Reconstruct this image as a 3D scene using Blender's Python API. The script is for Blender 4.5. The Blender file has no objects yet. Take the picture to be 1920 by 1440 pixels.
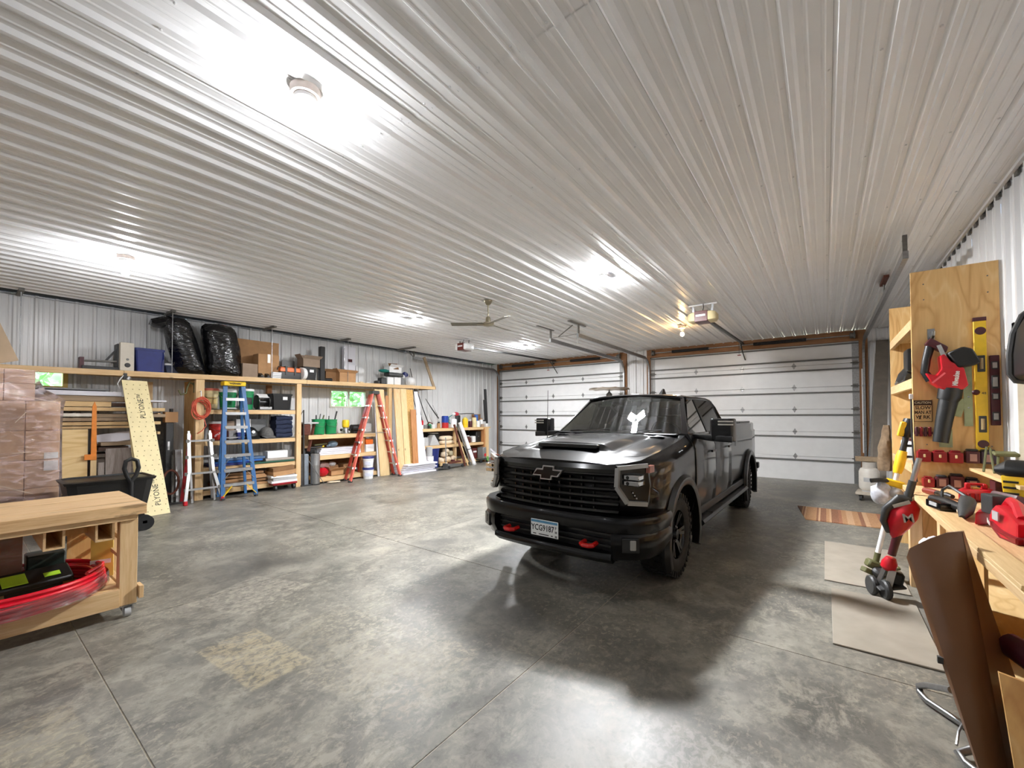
import bpy, bmesh, math, random
from mathutils import Vector as V, Matrix, Euler

random.seed(7)
R = math.radians
scene = bpy.context.scene
C = scene.collection

# ------------------------------------------------------------------ camera, world, exposure
EYE = V((0.0, 0.0, 1.635))
cam_d = bpy.data.cameras.new('camera')
cam = bpy.data.objects.new('camera', cam_d)
C.objects.link(cam)
cam_d.sensor_fit = 'HORIZONTAL'
cam_d.sensor_width = 36.0
cam_d.lens = 784.97 / 1920 * 36.0
cam_d.shift_y = 42.19 / 1920
cam_d.clip_start = 0.05
cam_d.clip_end = 200
_yaw, _pit, _rol = .642059, .0220403, -.0020254
_fw = V((-math.sin(_yaw) * math.cos(_pit), math.cos(_yaw) * math.cos(_pit), math.sin(_pit)))
_rt = V((math.cos(_yaw), math.sin(_yaw), 0))
_up = _rt.cross(_fw)
_r2 = _rt * math.cos(_rol) + _up * math.sin(_rol)
_u2 = -_rt * math.sin(_rol) + _up * math.cos(_rol)
cam.matrix_world = Matrix((
    (_r2.x, _u2.x, -_fw.x, EYE.x), (_r2.y, _u2.y, -_fw.y, EYE.y),
    (_r2.z, _u2.z, -_fw.z, EYE.z), (0, 0, 0, 1)))
scene.camera = cam
scene.view_settings.view_transform = 'Standard'
scene.view_settings.look = 'None'
scene.view_settings.gamma = 1
scene.view_settings.use_curve_mapping = False
scene.view_settings.exposure = 2.05
scene.cycles.use_denoising = True
scene.cycles.max_bounces = 8
scene.cycles.diffuse_bounces = 5
scene.cycles.glossy_bounces = 4
scene.cycles.transparent_max_bounces = 12
scene.cycles.sample_clamp_indirect = 6
BULB = 135.0        # emission of the round bulbs
PANEL = 640.0       # emission of the winged LED lamps
SKY = 0.62
w = bpy.data.worlds.new('sky')
scene.world = w
w.use_nodes = True
_n = w.node_tree.nodes
_n.clear()
_sk = _n.new('ShaderNodeTexSky')
_sk.sky_type = 'NISHITA'
_sk.sun_disc = False
_sk.sun_elevation = R(48)
_sk.sun_rotation = R(200)
_bg = _n.new('ShaderNodeBackground')
_bg.inputs[1].default_value = SKY
_wo = _n.new('ShaderNodeOutputWorld')
w.node_tree.links.new(_sk.outputs[0], _bg.inputs[0])
w.node_tree.links.new(_bg.outputs[0], _wo.inputs[0])

# ------------------------------------------------------------------ helpers
def lin(c):
    if isinstance(c, (int, float)):
        c = (c, c, c)
    return tuple((x / 255 / 12.92 if x <= 10 else ((x / 255 + .055) / 1.055) ** 2.4) for x in c) + (1,)

class NT:
    def __init__(s, name):
        s.m = bpy.data.materials.new(name)
        s.m.use_nodes = True
        s.t = s.m.node_tree
        s.b = s.t.nodes['Principled BSDF']
    def n(s, kind, **kw):
        nd = s.t.nodes.new('ShaderNode' + kind)
        for k, v in kw.items():
            if k.startswith('i_'):
                key = k[2:]
                nd.inputs[int(key) if key.isdigit() else key].default_value = v
            else:
                setattr(nd, k, v)
        return nd
    def l(s, a, b):
        s.t.links.new(a, b)
    def coords(s, scale=(1, 1, 1), kind='Object', rot=(0, 0, 0)):
        tc = s.n('TexCoord')
        mp = s.n('Mapping')
        mp.inputs['Scale'].default_value = scale
        mp.inputs['Rotation'].default_value = rot
        s.l(tc.outputs[kind], mp.inputs[0])
        return mp.outputs[0]
    def ramp(s, fac, stops):
        r = s.n('ValToRGB')
        el = r.color_ramp.elements
        while len(el) < len(stops):
            el.new(.5)
        for e, (p, c) in zip(el, stops):
            e.position = p
            e.color = c if len(c) == 4 else lin(c)
        s.l(fac, r.inputs[0])
        return r.outputs[0]
    def mix(s, f, a, b, blend='MIX'):
        m = s.n('Mix', data_type='RGBA', blend_type=blend)
        for sock, val in ((m.inputs[0], f), (m.inputs[6], a), (m.inputs[7], b)):
            if hasattr(val, 'is_linked'):
                s.l(val, sock)
            else:
                sock.default_value = val
        return m.outputs[2]
    def bump(s, h, strength=.2, dist=.01):
        b = s.n('Bump', i_Strength=strength, i_Distance=dist)
        s.l(h, b.inputs['Height'])
        s.l(b.outputs[0], s.b.inputs['Normal'])

def mat(name, col, rough=.5, metal=0., var=.10, scale=14., bump=0., coat=0., emit=0., alpha=1., spec=.5):
    """plain painted, plastic or metal surface with a little procedural unevenness"""
    s = NT(name)
    c = lin(col)
    nz = s.n('TexNoise', i_Scale=scale, i_Detail=4.)
    s.l(s.coords(), nz.inputs['Vector'])
    lo = tuple(x * (1 - var) for x in c[:3]) + (1,)
    hi = tuple(min(1, x * (1 + var)) for x in c[:3]) + (1,)
    s.l(s.ramp(nz.outputs[0], [(.3, lo), (.7, hi)]), s.b.inputs['Base Color'])
    s.b.inputs['Roughness'].default_value = rough
    s.b.inputs['Metallic'].default_value = metal
    s.b.inputs['Specular IOR Level'].default_value = spec
    if coat:
        s.b.inputs['Coat Weight'].default_value = coat
        s.b.inputs['Coat Roughness'].default_value = .03
    if bump:
        s.bump(nz.outputs[0], bump, .004)
    if emit:
        s.b.inputs['Emission Color'].default_value = c
        s.b.inputs['Emission Strength'].default_value = emit
    if alpha < 1:
        s.b.inputs['Alpha'].default_value = alpha
    return s.m

def wood(name, a, b, axis=1, scale=1., knots=True, rough=.6, crack=0.):
    s = NT(name)
    sc = [16 * scale] * 3
    sc[axis] = 1.1 * scale
    v = s.coords(tuple(sc))
    n1 = s.n('TexNoise', i_Scale=1.6, i_Detail=6., i_Distortion=1.2)
    s.l(v, n1.inputs['Vector'])
    n2 = s.n('TexNoise', i_Scale=9., i_Detail=3.)
    s.l(v, n2.inputs['Vector'])
    col = s.ramp(n1.outputs[0], [(.32, a), (.55, tuple((x + y) / 2 for x, y in zip(a, b))), (.72, b)])
    col = s.mix(.25, col, s.ramp(n2.outputs[0], [(.35, a), (.7, b)]), 'MULTIPLY') if False else s.mix(.3, col, s.ramp(n2.outputs[0], [(.35, b), (.7, a)]))
    if knots:
        kc = [3.2] * 3
        kc[axis] = 1.6
        vo = s.n('TexVoronoi', i_Scale=1.0)
        s.l(s.coords(tuple(kc)), vo.inputs['Vector'])
        k = s.ramp(vo.outputs['Distance'], [(.045, (1, 1, 1, 1)), (.085, (0, 0, 0, 1))])
        col = s.mix(k, col, lin(tuple(x * .55 for x in a)))
    if crack:
        cs = [5.] * 3
        cs[axis] = .9
        n3 = s.n('TexNoise', i_Scale=1.5, i_Detail=5., i_Distortion=1.0, i_Roughness=.65)
        s.l(s.coords(tuple(cs)), n3.inputs['Vector'])
        col = s.mix(s.ramp(n3.outputs[0], [(.60, (0, 0, 0, 1)), (.66, (crack, crack, crack, 1))]), col, lin(tuple(x * .5 for x in b)))
    s.l(col, s.b.inputs['Base Color'])
    s.b.inputs['Roughness'].default_value = rough
    s.bump(n2.outputs[0], .08, .003)
    return s.m

def glass(name, tint, gloss=1.0, rough=.02, ior=1.5):
    s = NT(name)
    t = s.n('BsdfTransparent')
    t.inputs[0].default_value = lin(tint)
    g = s.n('BsdfGlossy', i_Roughness=rough)
    fr = s.n('Fresnel', i_IOR=ior)
    mx = s.n('MixShader')
    nz = s.n('TexNoise', i_Scale=3.)
    s.l(s.coords(), nz.inputs['Vector'])
    s.l(s.ramp(nz.outputs[0], [(.2, (235, 238, 240)), (.8, (255, 255, 255))]), g.inputs[0])
    s.l(fr.outputs[0], mx.inputs[0])
    s.l(t.outputs[0], mx.inputs[1])
    s.l(g.outputs[0], mx.inputs[2])
    s.l(mx.outputs[0], s.t.nodes['Material Output'].inputs[0])
    return s.m

def plywood(name, a, b, c_, axis=2):
    """rotary cut veneer: wide contour bands stretched along the sheet"""
    s = NT(name)
    sc = [2.6] * 3
    sc[axis] = .9
    n1 = s.n('TexNoise', i_Scale=1.1, i_Detail=2.5, i_Distortion=.6)
    s.l(s.coords(tuple(sc)), n1.inputs['Vector'])
    m1 = s.n('Math', operation='MULTIPLY'); s.l(n1.outputs[0], m1.inputs[0]); m1.inputs[1].default_value = 11.
    m2 = s.n('Math', operation='PINGPONG'); s.l(m1.outputs[0], m2.inputs[0]); m2.inputs[1].default_value = 1.
    col = s.ramp(m2.outputs[0], [(.0, b), (.35, a), (.8, a), (1., c_)])
    sc2 = [60] * 3
    sc2[axis] = 4
    n2 = s.n('TexNoise', i_Scale=1., i_Detail=4.)
    s.l(s.coords(tuple(sc2)), n2.inputs['Vector'])
    col = s.mix(.30, col, s.ramp(n2.outputs[0], [(.3, b), (.7, a)]))
    s.l(col, s.b.inputs['Base Color'])
    s.b.inputs['Roughness'].default_value = .6
    s.bump(n2.outputs[0], .08, .002)
    return s.m

class M:
    """collects shapes in metres (world or thing space) for ONE mesh"""
    def __init__(s):
        s.v = []
        s.f = []
    def add(s, vs, fs):
        o = len(s.v)
        s.v += [V(p) for p in vs]
        s.f += [tuple(i + o for i in f) for f in fs]
        return s
    def box(s, x0, y0, z0, x1, y1, z1):
        x0, x1 = min(x0, x1), max(x0, x1); y0, y1 = min(y0, y1), max(y0, y1); z0, z1 = min(z0, z1), max(z0, z1)
        return s.add([(x0, y0, z0), (x1, y0, z0), (x1, y1, z0), (x0, y1, z0), (x0, y0, z1), (x1, y0, z1), (x1, y1, z1), (x0, y1, z1)],
                     [(3, 2, 1, 0), (4, 5, 6, 7), (0, 1, 5, 4), (1, 2, 6, 5), (2, 3, 7, 6), (3, 0, 4, 7)])
    def ob(s, c, size, rot=(0, 0, 0)):
        m = Euler(rot).to_matrix()
        h = V(size) / 2
        q = M().box(-h.x, -h.y, -h.z, h.x, h.y, h.z)
        return s.add([V(c) + m @ p for p in q.v], q.f)
    def bar(s, a, b, wd, ht, up=(0, 0, 1)):
        a, b = V(a), V(b)
        d = (b - a).normalized()
        side = d.cross(V(up))
        if side.length < 1e-4:
            side = d.cross(V((1, 0, 0)))
        side.normalize()
        u = side.cross(d)
        q = []
        for p in (a, b):
            for sx, sz in ((-1, -1), (1, -1), (1, 1), (-1, 1)):
                q.append(p + side * sx * wd / 2 + u * sz * ht / 2)
        return s.add(q, [(0, 1, 2, 3), (7, 6, 5, 4), (0, 4, 5, 1), (1, 5, 6, 2), (2, 6, 7, 3), (3, 7, 4, 0)])
    def tube(s, pts, r, n=8, closed=False):
        pts = [V(p) for p in pts]
        k = len(pts)
        rr = r if isinstance(r, (list, tuple)) else [r] * k
        rings = []
        prev = None
        for i, p in enumerate(pts):
            a = pts[(i - 1) % k] if (closed or i) else p
            b = pts[(i + 1) % k] if (closed or i < k - 1) else p
            d = (b - a).normalized()
            if prev is None:
                e = d.cross(V((0, 0, 1)))
                if e.length < 1e-3:
                    e = d.cross(V((1, 0, 0)))
            else:
                e = prev - d * prev.dot(d)
                if e.length < 1e-4:
                    e = d.cross(V((0, 0, 1)))
            e.normalize()
            prev = e
            g = d.cross(e)
            rings.append([p + (e * math.cos(2 * math.pi * j / n) + g * math.sin(2 * math.pi * j / n)) * rr[i] for j in range(n)])
        fs = []
        for i in range(k if closed else k - 1):
            i2 = (i + 1) % k
            for j in range(n):
                j2 = (j + 1) % n
                fs.append((i * n + j, i * n + j2, i2 * n + j2, i2 * n + j))
        if not closed:
            fs.append(tuple(reversed(range(n))))
            fs.append(tuple((k - 1) * n + j for j in range(n)))
        return s.add([p for ring in rings for p in ring], fs)
    def cyl(s, a, b, r, r2=None, n=16):
        return s.tube([a, b], [r, r if r2 is None else r2], n)
    def lathe(s, c, prof, n=20, rot=None):
        """prof: (radius, height) pairs turned about the z axis through c"""
        m = Euler(rot).to_matrix() if rot else Matrix.Identity(3)
        vs, fs = [], []
        for r, z in prof:
            for j in range(n):
                t = 2 * math.pi * j / n
                vs.append(V(c) + m @ V((max(r, 1e-4) * math.cos(t), max(r, 1e-4) * math.sin(t), z)))
        for i in range(len(prof) - 1):
            for j in range(n):
                j2 = (j + 1) % n
                fs.append((i * n + j, i * n + j2, (i + 1) * n + j2, (i + 1) * n + j))
        fs.append(tuple(reversed(range(n))))
        fs.append(tuple((len(prof) - 1) * n + j for j in range(n)))
        return s.add(vs, fs)
    def prism(s, poly, vec):
        vec = V(vec)
        k = len(poly)
        return s.add([V(p) for p in poly] + [V(p) + vec for p in poly],
                     [tuple(reversed(range(k))), tuple(range(k, 2 * k))] + [(i, (i + 1) % k, k + (i + 1) % k, k + i) for i in range(k)])
    def quad(s, *p):
        return s.add(p, [tuple(range(len(p)))])
    def loft(s, secs, cap=True, closed=True):
        k = len(secs[0])
        fs = []
        for i in range(len(secs) - 1):
            for j in range(k if closed else k - 1):
                j2 = (j + 1) % k
                fs.append((i * k + j, i * k + j2, (i + 1) * k + j2, (i + 1) * k + j))
        if cap:
            fs += [tuple(reversed(range(k))), tuple((len(secs) - 1) * k + j for j in range(k))]
        return s.add([p for q in secs for p in q], fs)
    def grid(s, fn, nu, nv, thick=None):
        vs = [V(fn(i / nu, j / nv)) for j in range(nv + 1) for i in range(nu + 1)]
        fs = [(j * (nu + 1) + i, j * (nu + 1) + i + 1, (j + 1) * (nu + 1) + i + 1, (j + 1) * (nu + 1) + i) for j in range(nv) for i in range(nu)]
        if thick is None:
            return s.add(vs, fs)
        t = V(thick)
        n = len(vs)
        fs2 = [tuple(reversed([i + n for i in f])) for f in fs]
        rim = [i for i in range(nu + 1)] + [j * (nu + 1) + nu for j in range(1, nv + 1)] + [nv * (nu + 1) + i for i in range(nu - 1, -1, -1)] + [j * (nu + 1) for j in range(nv - 1, 0, -1)]
        k = len(rim)
        fs3 = [(rim[(i + 1) % k], rim[i], rim[i] + n, rim[(i + 1) % k] + n) for i in range(k)]
        return s.add(vs + [p + t for p in vs], fs + fs2 + fs3)
    def blob(s, c, rad, n=10, m=7, jit=0., seed=1, power=1.):
        rg = random.Random(seed)
        vs, fs = [], []
        for i in range(m + 1):
            ph = math.pi * i / m
            for j in range(n):
                th = 2 * math.pi * j / n
                q = [math.sin(ph) * math.cos(th), math.sin(ph) * math.sin(th), math.cos(ph)]
                q = [math.copysign(abs(x) ** power, x) for x in q]
                k = 1 + (rg.random() - .5) * jit * (1 if 0 < i < m else 0)
                vs.append(V(c) + V((q[0] * rad[0] * k, q[1] * rad[1] * k, q[2] * rad[2] * k)))
        for i in range(m):
            for j in range(n):
                fs.append((i * n + j, (i + 1) * n + j, (i + 1) * n + (j + 1) % n, i * n + (j + 1) % n))
        return s.add(vs, fs)
    def turned(s, piv, rot):
        m = Euler(rot).to_matrix()
        s.v = [V(piv) + m @ (p - V(piv)) for p in s.v]
        return s

OFF = {}
def mesh(name, mb, m, off, bevel=0., seg=1, smooth=38):
    me = bpy.data.meshes.new(name)
    me.from_pydata([p - off for p in mb.v], [], mb.f)
    if bevel:
        bm = bmesh.new()
        bm.from_mesh(me)
        es = [e for e in bm.edges if len(e.link_faces) == 2 and e.calc_face_angle(0) > R(30)]
        bmesh.ops.bevel(bm, geom=es, offset=bevel, segments=seg, affect='EDGES', profile=.6, clamp_overlap=True)
        bm.to_mesh(me)
        bm.free()
    else:
        bm = bmesh.new()
        bm.from_mesh(me)
        bmesh.ops.recalc_face_normals(bm, faces=bm.faces)
        bm.to_mesh(me)
        bm.free()
    if m:
        me.materials.append(m)
    me.shade_smooth()
    me.set_sharp_from_angle(angle=R(smooth))
    return me

def weigh(o):
    md = o.modifiers.new('even_shading', 'WEIGHTED_NORMAL')
    md.keep_sharp = True

def part(name, mb, m, parent, label=None, bevel=0., seg=1, smooth=38, kind=None):
    off = OFF[parent.name]
    o = bpy.data.objects.new(name, mesh(name, mb, m, off, bevel, seg, smooth))
    C.objects.link(o)
    o.parent = parent
    OFF[o.name] = off
    if bevel:
        weigh(o)
    if label:
        o['label'] = label
    if kind:
        o['kind'] = kind
    return o

def thing(name, label, cat, loc=(0, 0, 0), group=None, rotz=0., local=False, kind=None):
    o = bpy.data.objects.new(name, None)
    C.objects.link(o)
    o.location = loc
    o.rotation_euler = (0, 0, rotz)
    o.empty_display_size = .1
    if kind:
        o['kind'] = kind
    else:
        o['label'] = label
        o['category'] = cat
    if group:
        o['group'] = group
    OFF[o.name] = V((0, 0, 0)) if local else V(loc)
    return o

def top(name, label, cat, mb, m, group=None, bevel=0., seg=1, smooth=38, kind=None):
    xs = [p.x for p in mb.v]; ys = [p.y for p in mb.v]; zs = [p.z for p in mb.v]
    off = V(((min(xs) + max(xs)) / 2, (min(ys) + max(ys)) / 2, min(zs)))
    o = bpy.data.objects.new(name, mesh(name, mb, m, off, bevel, seg, smooth))
    C.objects.link(o)
    o.location = off
    OFF[o.name] = off
    if bevel:
        weigh(o)
    if label:
        o['label'] = label
    if cat:
        o['category'] = cat
    if group:
        o['group'] = group
    if kind:
        o['kind'] = kind
    return o

def struct(name, mb=None, m=None, bevel=0., loc=(0, 0, 0)):
    if mb is None:
        return thing(name, None, None, loc, kind='structure')
    o = top(name, None, None, mb, m, bevel=bevel, kind='structure')
    return o

def dup(root, loc, label, rotz=None, swap=None):
    def cp(o, par):
        c = o.copy()
        C.objects.link(c)
        if par is not None:
            c.parent = par
        OFF[c.name] = OFF[o.name]
        for ch in [x for x in o.children]:
            cp(ch, c)
        return c
    r = cp(root, None)
    r.location = loc
    if rotz is not None:
        r.rotation_euler = (0, 0, rotz)
    r['label'] = label
    if swap:
        for o in [r] + list(r.children_recursive):
            if o.type == 'MESH' and any(s.material in swap for s in o.material_slots):
                o.data = o.data.copy()
                for i, mm in enumerate(o.data.materials):
                    if mm in swap:
                        o.data.materials[i] = swap[mm]
    return r

def text(name, body, size, m, parent, origin, xdir, ydir, depth=.001, align='CENTER', label=None, bold=0., sx=1.):
    """flat lettering standing a hair proud of the surface it is printed on"""
    cu = bpy.data.curves.new(name, 'FONT')
    cu.body = body
    cu.size = size
    cu.align_x = align
    cu.align_y = 'CENTER'
    cu.extrude = depth
    cu.offset = bold
    cu.resolution_u = 2
    tmp = bpy.data.objects.new(name, cu)
    C.objects.link(tmp)
    bpy.context.view_layer.update()
    me = bpy.data.meshes.new_from_object(tmp.evaluated_get(bpy.context.evaluated_depsgraph_get()))
    bpy.data.objects.remove(tmp)
    x, y = V(xdir).normalized(), V(ydir).normalized()
    z = x.cross(y)
    off = OFF[parent.name]
    for vt in me.vertices:
        c = vt.co
        vt.co = V(origin) + x * c.x * sx + y * c.y + z * c.z - off
    me.name = name
    me.materials.clear()
    me.materials.append(m)
    o = bpy.data.objects.new(name, me)
    C.objects.link(o)
    o.parent = parent
    OFF[o.name] = off
    if label:
        o['label'] = label
    return o

# ------------------------------------------------------------------ materials
white_steel = mat('white_steel', 214, .30, 0, .02, 3, spec=.6)
ceil_steel = mat('ceiling_steel', 236, .27, 0, .02, 3, spec=.6)
door_white = mat('door_white', 222, .32, 0, .03, 5)
galv = mat('galvanised', (150, 150, 150), .38, .85, .18, 30)
dark_galv = mat('dull_galvanised', (112, 110, 106), .5, .7, .2, 25)
black_pl = mat('black_plastic', 22, .42, 0, .2, 30)
black_gl = mat('black_gloss', 12, .18, 0, .2, 20)
black_rb = mat('black_rubber', 24, .75, 0, .25, 60, bump=.2)
char_pl = mat('charcoal_plastic', 52, .5, 0, .15, 30)
grey_pl = mat('grey_plastic', 120, .5, 0, .1, 20)
lgrey_pl = mat('light_grey_plastic', 176, .45, 0, .08, 20)
white_pl = mat('white_plastic', 228, .4, 0, .05, 20)
cream_pl = mat('cream_plastic', (222, 206, 158), .5, 0, .08, 12)
red_pl = mat('red_plastic', (196, 22, 38), .38, 0, .12, 14)
dred_pl = mat('dark_red_plastic', (138, 16, 26), .42, 0, .15, 14)
maroon_pl = mat('maroon_plastic', (74, 24, 32), .45, 0, .2, 16)
orange_pl = mat('orange_plastic', (226, 110, 40), .45, 0, .1, 14)
yellow_pl = mat('yellow_plastic', (238, 196, 34), .4, 0, .08, 14)
green_pl = mat('green_plastic', (24, 132, 78), .38, 0, .1, 10)
teal_pl = mat('teal_plastic', (20, 120, 112), .45, 0, .12, 10)
blue_pl = mat('blue_plastic', (32, 44, 110), .42, 0, .12, 10)
lblue_pl = mat('bright_blue_plastic', (40, 98, 178), .42, 0, .12, 10)
olive_pl = mat('olive_plastic', (92, 92, 56), .6, 0, .15, 20)
chrome = mat('chrome', 210, .12, 1., .03, 8)
brushed = mat('brushed_aluminium', 178, .34, .9, .06, 30)
steel = mat('steel', 140, .35, .9, .12, 30)
rust = mat('rusty_iron', (96, 52, 38), .75, .3, .3, 30, bump=.3)
brass = mat('brass', (190, 164, 96), .3, .9, .1, 20)
card = mat('cardboard', (178, 136, 94), .8, 0, .09, 9)
card_d = mat('dark_cardboard', (134, 98, 64), .85, 0, .1, 9)
card_g = mat('grey_cardboard', (150, 130, 112), .85, 0, .08, 9)
paper = mat('white_paper', 232, .7, 0, .04, 12)
foam = mat('white_board', (216, 215, 222), .6, 0, .03, 8)
denim = mat('navy_cloth', (30, 38, 62), .9, 0, .25, 22, bump=.4)
burlap = mat('brown_cloth', (120, 100, 78), .95, 0, .25, 24, bump=.5)
cream_cloth = mat('cream_cloth', (226, 206, 178), .9, 0, .12, 16, bump=.4)
grey_cloth = mat('grey_cloth', (92, 90, 88), .9, 0, .2, 30, bump=.3)
tape = mat('clear_tape', (216, 200, 176), .25, 0, .05, 10)
pine = wood('pine', (224, 194, 148), (198, 158, 108), 1)
pine_x = wood('pine_across', (224, 194, 148), (198, 158, 108), 0)
pine_z = wood('pine_upright', (226, 196, 150), (200, 160, 110), 2)
pine_r = wood('reddish_pine_upright', (196, 140, 90), (160, 104, 60), 2)
pale_z = wood('pale_board', (226, 200, 154), (208, 176, 124), 2)
pale_y = wood('pale_board_lying', (220, 190, 140), (196, 160, 108), 1)
grey_y = wood('weathered_board', (168, 146, 118), (132, 110, 84), 1)
barnw = wood('barn_wood', (176, 166, 158), (120, 108, 102), 2, knots=False)
barn_y = wood('barn_wood_lying', (150, 138, 126), (96, 84, 76), 1, knots=False)
dark_y = wood('dark_board', (86, 58, 40), (48, 32, 24), 1, knots=False)
ply_z = plywood('plywood_upright', (226, 186, 124), (200, 152, 90), (236, 204, 146), 2)
ply_y = plywood('plywood_lying', (226, 198, 144), (204, 168, 110), (236, 212, 164), 1)
oldply = plywood('old_plywood', (208, 164, 100), (178, 130, 72), (220, 184, 124), 2)
header_w = wood('header_lumber', (158, 110, 66), (108, 72, 40), 0)
osb = mat('strand_board', (206, 164, 98), .7, 0, .3, 45, bump=.3)
bench_top = wood('bench_lumber', (230, 196, 148), (194, 150, 100), 1, 1.2, crack=.55)
# ------------------------------------------------------------------ the shell
XL, XR, YB, YF, ZC = -10.58, 1.29, -4.6, 12.86, 3.66

def concrete():
    s = NT('sealed_concrete')
    g = s.n('NewGeometry')
    def noise(sc, mscale=(1, 1, 1), det=6., dis=0., rough=.6):
        mp = s.n('Mapping'); mp.inputs['Scale'].default_value = mscale
        s.l(g.outputs['Position'], mp.inputs[0])
        q = s.n('TexNoise', i_Scale=sc, i_Detail=det, i_Distortion=dis, i_Roughness=rough)
        s.l(mp.outputs[0], q.inputs['Vector'])
        return q.outputs[0]
    big = noise(.55, det=5., dis=.6)
    mid = noise(1.9, det=8., dis=.4, rough=.68)
    fine = noise(13., det=8., rough=.75)
    strk = noise(5.5, (1.15, .8, 1), det=9., dis=.5, rough=.78)
    fleck = noise(24., (1.1, .8, 1), det=4., dis=.6, rough=.7)
    c = s.ramp(big, [(.32, (96, 95, 91)), (.48, (122, 120, 114)), (.66, (146, 143, 135))])
    c = s.mix(.55, c, s.ramp(mid, [(.36, (70, 70, 68)), (.50, (120, 118, 112)), (.64, (168, 164, 154))]))
    zone = s.ramp(noise(.5, det=4., dis=.4), [(.40, (0, 0, 0, 1)), (.60, (1, 1, 1, 1))])
    worn = s.ramp(strk, [(.48, (0, 0, 0, 1)), (.60, (1, 1, 1, 1))])
    wz = s.mix(1., worn, zone, 'MULTIPLY')
    c = s.mix(s.mix(1., wz, (.6, .6, .6, 1), 'MULTIPLY'), c, lin((184, 179, 166)))
    fl = s.ramp(fleck, [(.53, (0, 0, 0, 1)), (.61, (1, 1, 1, 1))])
    zone2 = s.ramp(noise(.8, det=3.), [(.42, (.05, .05, .05, 1)), (.62, (1, 1, 1, 1))])
    c = s.mix(s.mix(1., s.mix(1., fl, zone2, 'MULTIPLY'), (.5, .5, .5, 1), 'MULTIPLY'), c, lin((194, 186, 168)))
    spots = s.ramp(fine, [(.38, (1, 1, 1, 1)), (.47, (0, 0, 0, 1))])
    c = s.mix(s.mix(1., spots, (.38, .38, .38, 1), 'MULTIPLY'), c, lin((74, 72, 69)))
    # patches where the sealer has worn off to the pale concrete, and one painted light gap, each with its own outline
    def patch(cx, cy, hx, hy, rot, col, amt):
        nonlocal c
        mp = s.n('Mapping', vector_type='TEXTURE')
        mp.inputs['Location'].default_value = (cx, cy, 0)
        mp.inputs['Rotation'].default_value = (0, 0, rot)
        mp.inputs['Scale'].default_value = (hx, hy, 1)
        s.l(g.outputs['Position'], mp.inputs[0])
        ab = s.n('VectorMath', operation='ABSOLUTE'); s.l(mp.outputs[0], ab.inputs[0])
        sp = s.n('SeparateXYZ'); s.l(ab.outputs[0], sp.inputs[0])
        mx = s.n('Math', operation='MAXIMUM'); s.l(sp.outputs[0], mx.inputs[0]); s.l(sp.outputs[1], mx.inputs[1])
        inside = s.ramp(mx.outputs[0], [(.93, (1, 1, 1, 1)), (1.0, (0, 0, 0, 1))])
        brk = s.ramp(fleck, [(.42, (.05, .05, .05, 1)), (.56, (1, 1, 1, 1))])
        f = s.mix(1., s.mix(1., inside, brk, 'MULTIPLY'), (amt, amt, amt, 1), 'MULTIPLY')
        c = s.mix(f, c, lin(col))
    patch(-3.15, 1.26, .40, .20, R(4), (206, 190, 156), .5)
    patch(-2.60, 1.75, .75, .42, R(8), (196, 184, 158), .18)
    patch(-4.25, 1.68, .36, .36, R(20), (196, 190, 178), .42)  # lit gap in the cart's shadow, painted pale into the floor colour
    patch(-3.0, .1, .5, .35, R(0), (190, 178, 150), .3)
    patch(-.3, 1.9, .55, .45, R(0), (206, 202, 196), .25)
    c = s.mix(1., c, (.79, .775, .75, 1), 'MULTIPLY')
    s.l(c, s.b.inputs['Base Color'])
    s.l(s.ramp(mid, [(.3, (.34, .34, .34, 1)), (.7, (.52, .52, .52, 1))]), s.b.inputs['Roughness'])
    s.b.inputs['Specular IOR Level'].default_value = .38
    s.bump(fine, .15, .005)
    return s.m
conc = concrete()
joint_m = mat('joint_dust', (168, 160, 144), .9, 0, .2, 20)

floor = struct('floor', M().box(XL - .1, YB - .1, -.12, XR + .1, YF + .6, -.004), joint_m)
gx = [XL, -7.45, -4.5, -1.56, XR]
gy = [YB, -2.36, .59, 3.5, 6.64, 9.66, YF + .4]
for i in range(4):
    for j in range(6):
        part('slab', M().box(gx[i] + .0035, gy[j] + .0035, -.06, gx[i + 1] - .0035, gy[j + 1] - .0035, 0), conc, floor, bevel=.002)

PITCH = .2335
def rib_profile(a, b, phase):
    """(position, rise) of ribbed steel between a and b"""
    pts = {round(a, 4): 0., round(b, 4): 0.}
    k = math.floor((a - phase) / PITCH) - 1
    while phase + k * PITCH < b + .3:
        c = phase + k * PITCH
        for d, h in ((-.034, 0), (-.015, .026), (.015, .026), (.034, 0), (.066, 0), (.074, .0045), (.084, .0045), (.092, 0), (.142, 0), (.150, .0045), (.160, .0045), (.168, 0)):
            if a + .002 < c + d < b - .002:
                pts[round(c + d, 4)] = h
        k += 1
    return sorted(pts.items())

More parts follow.
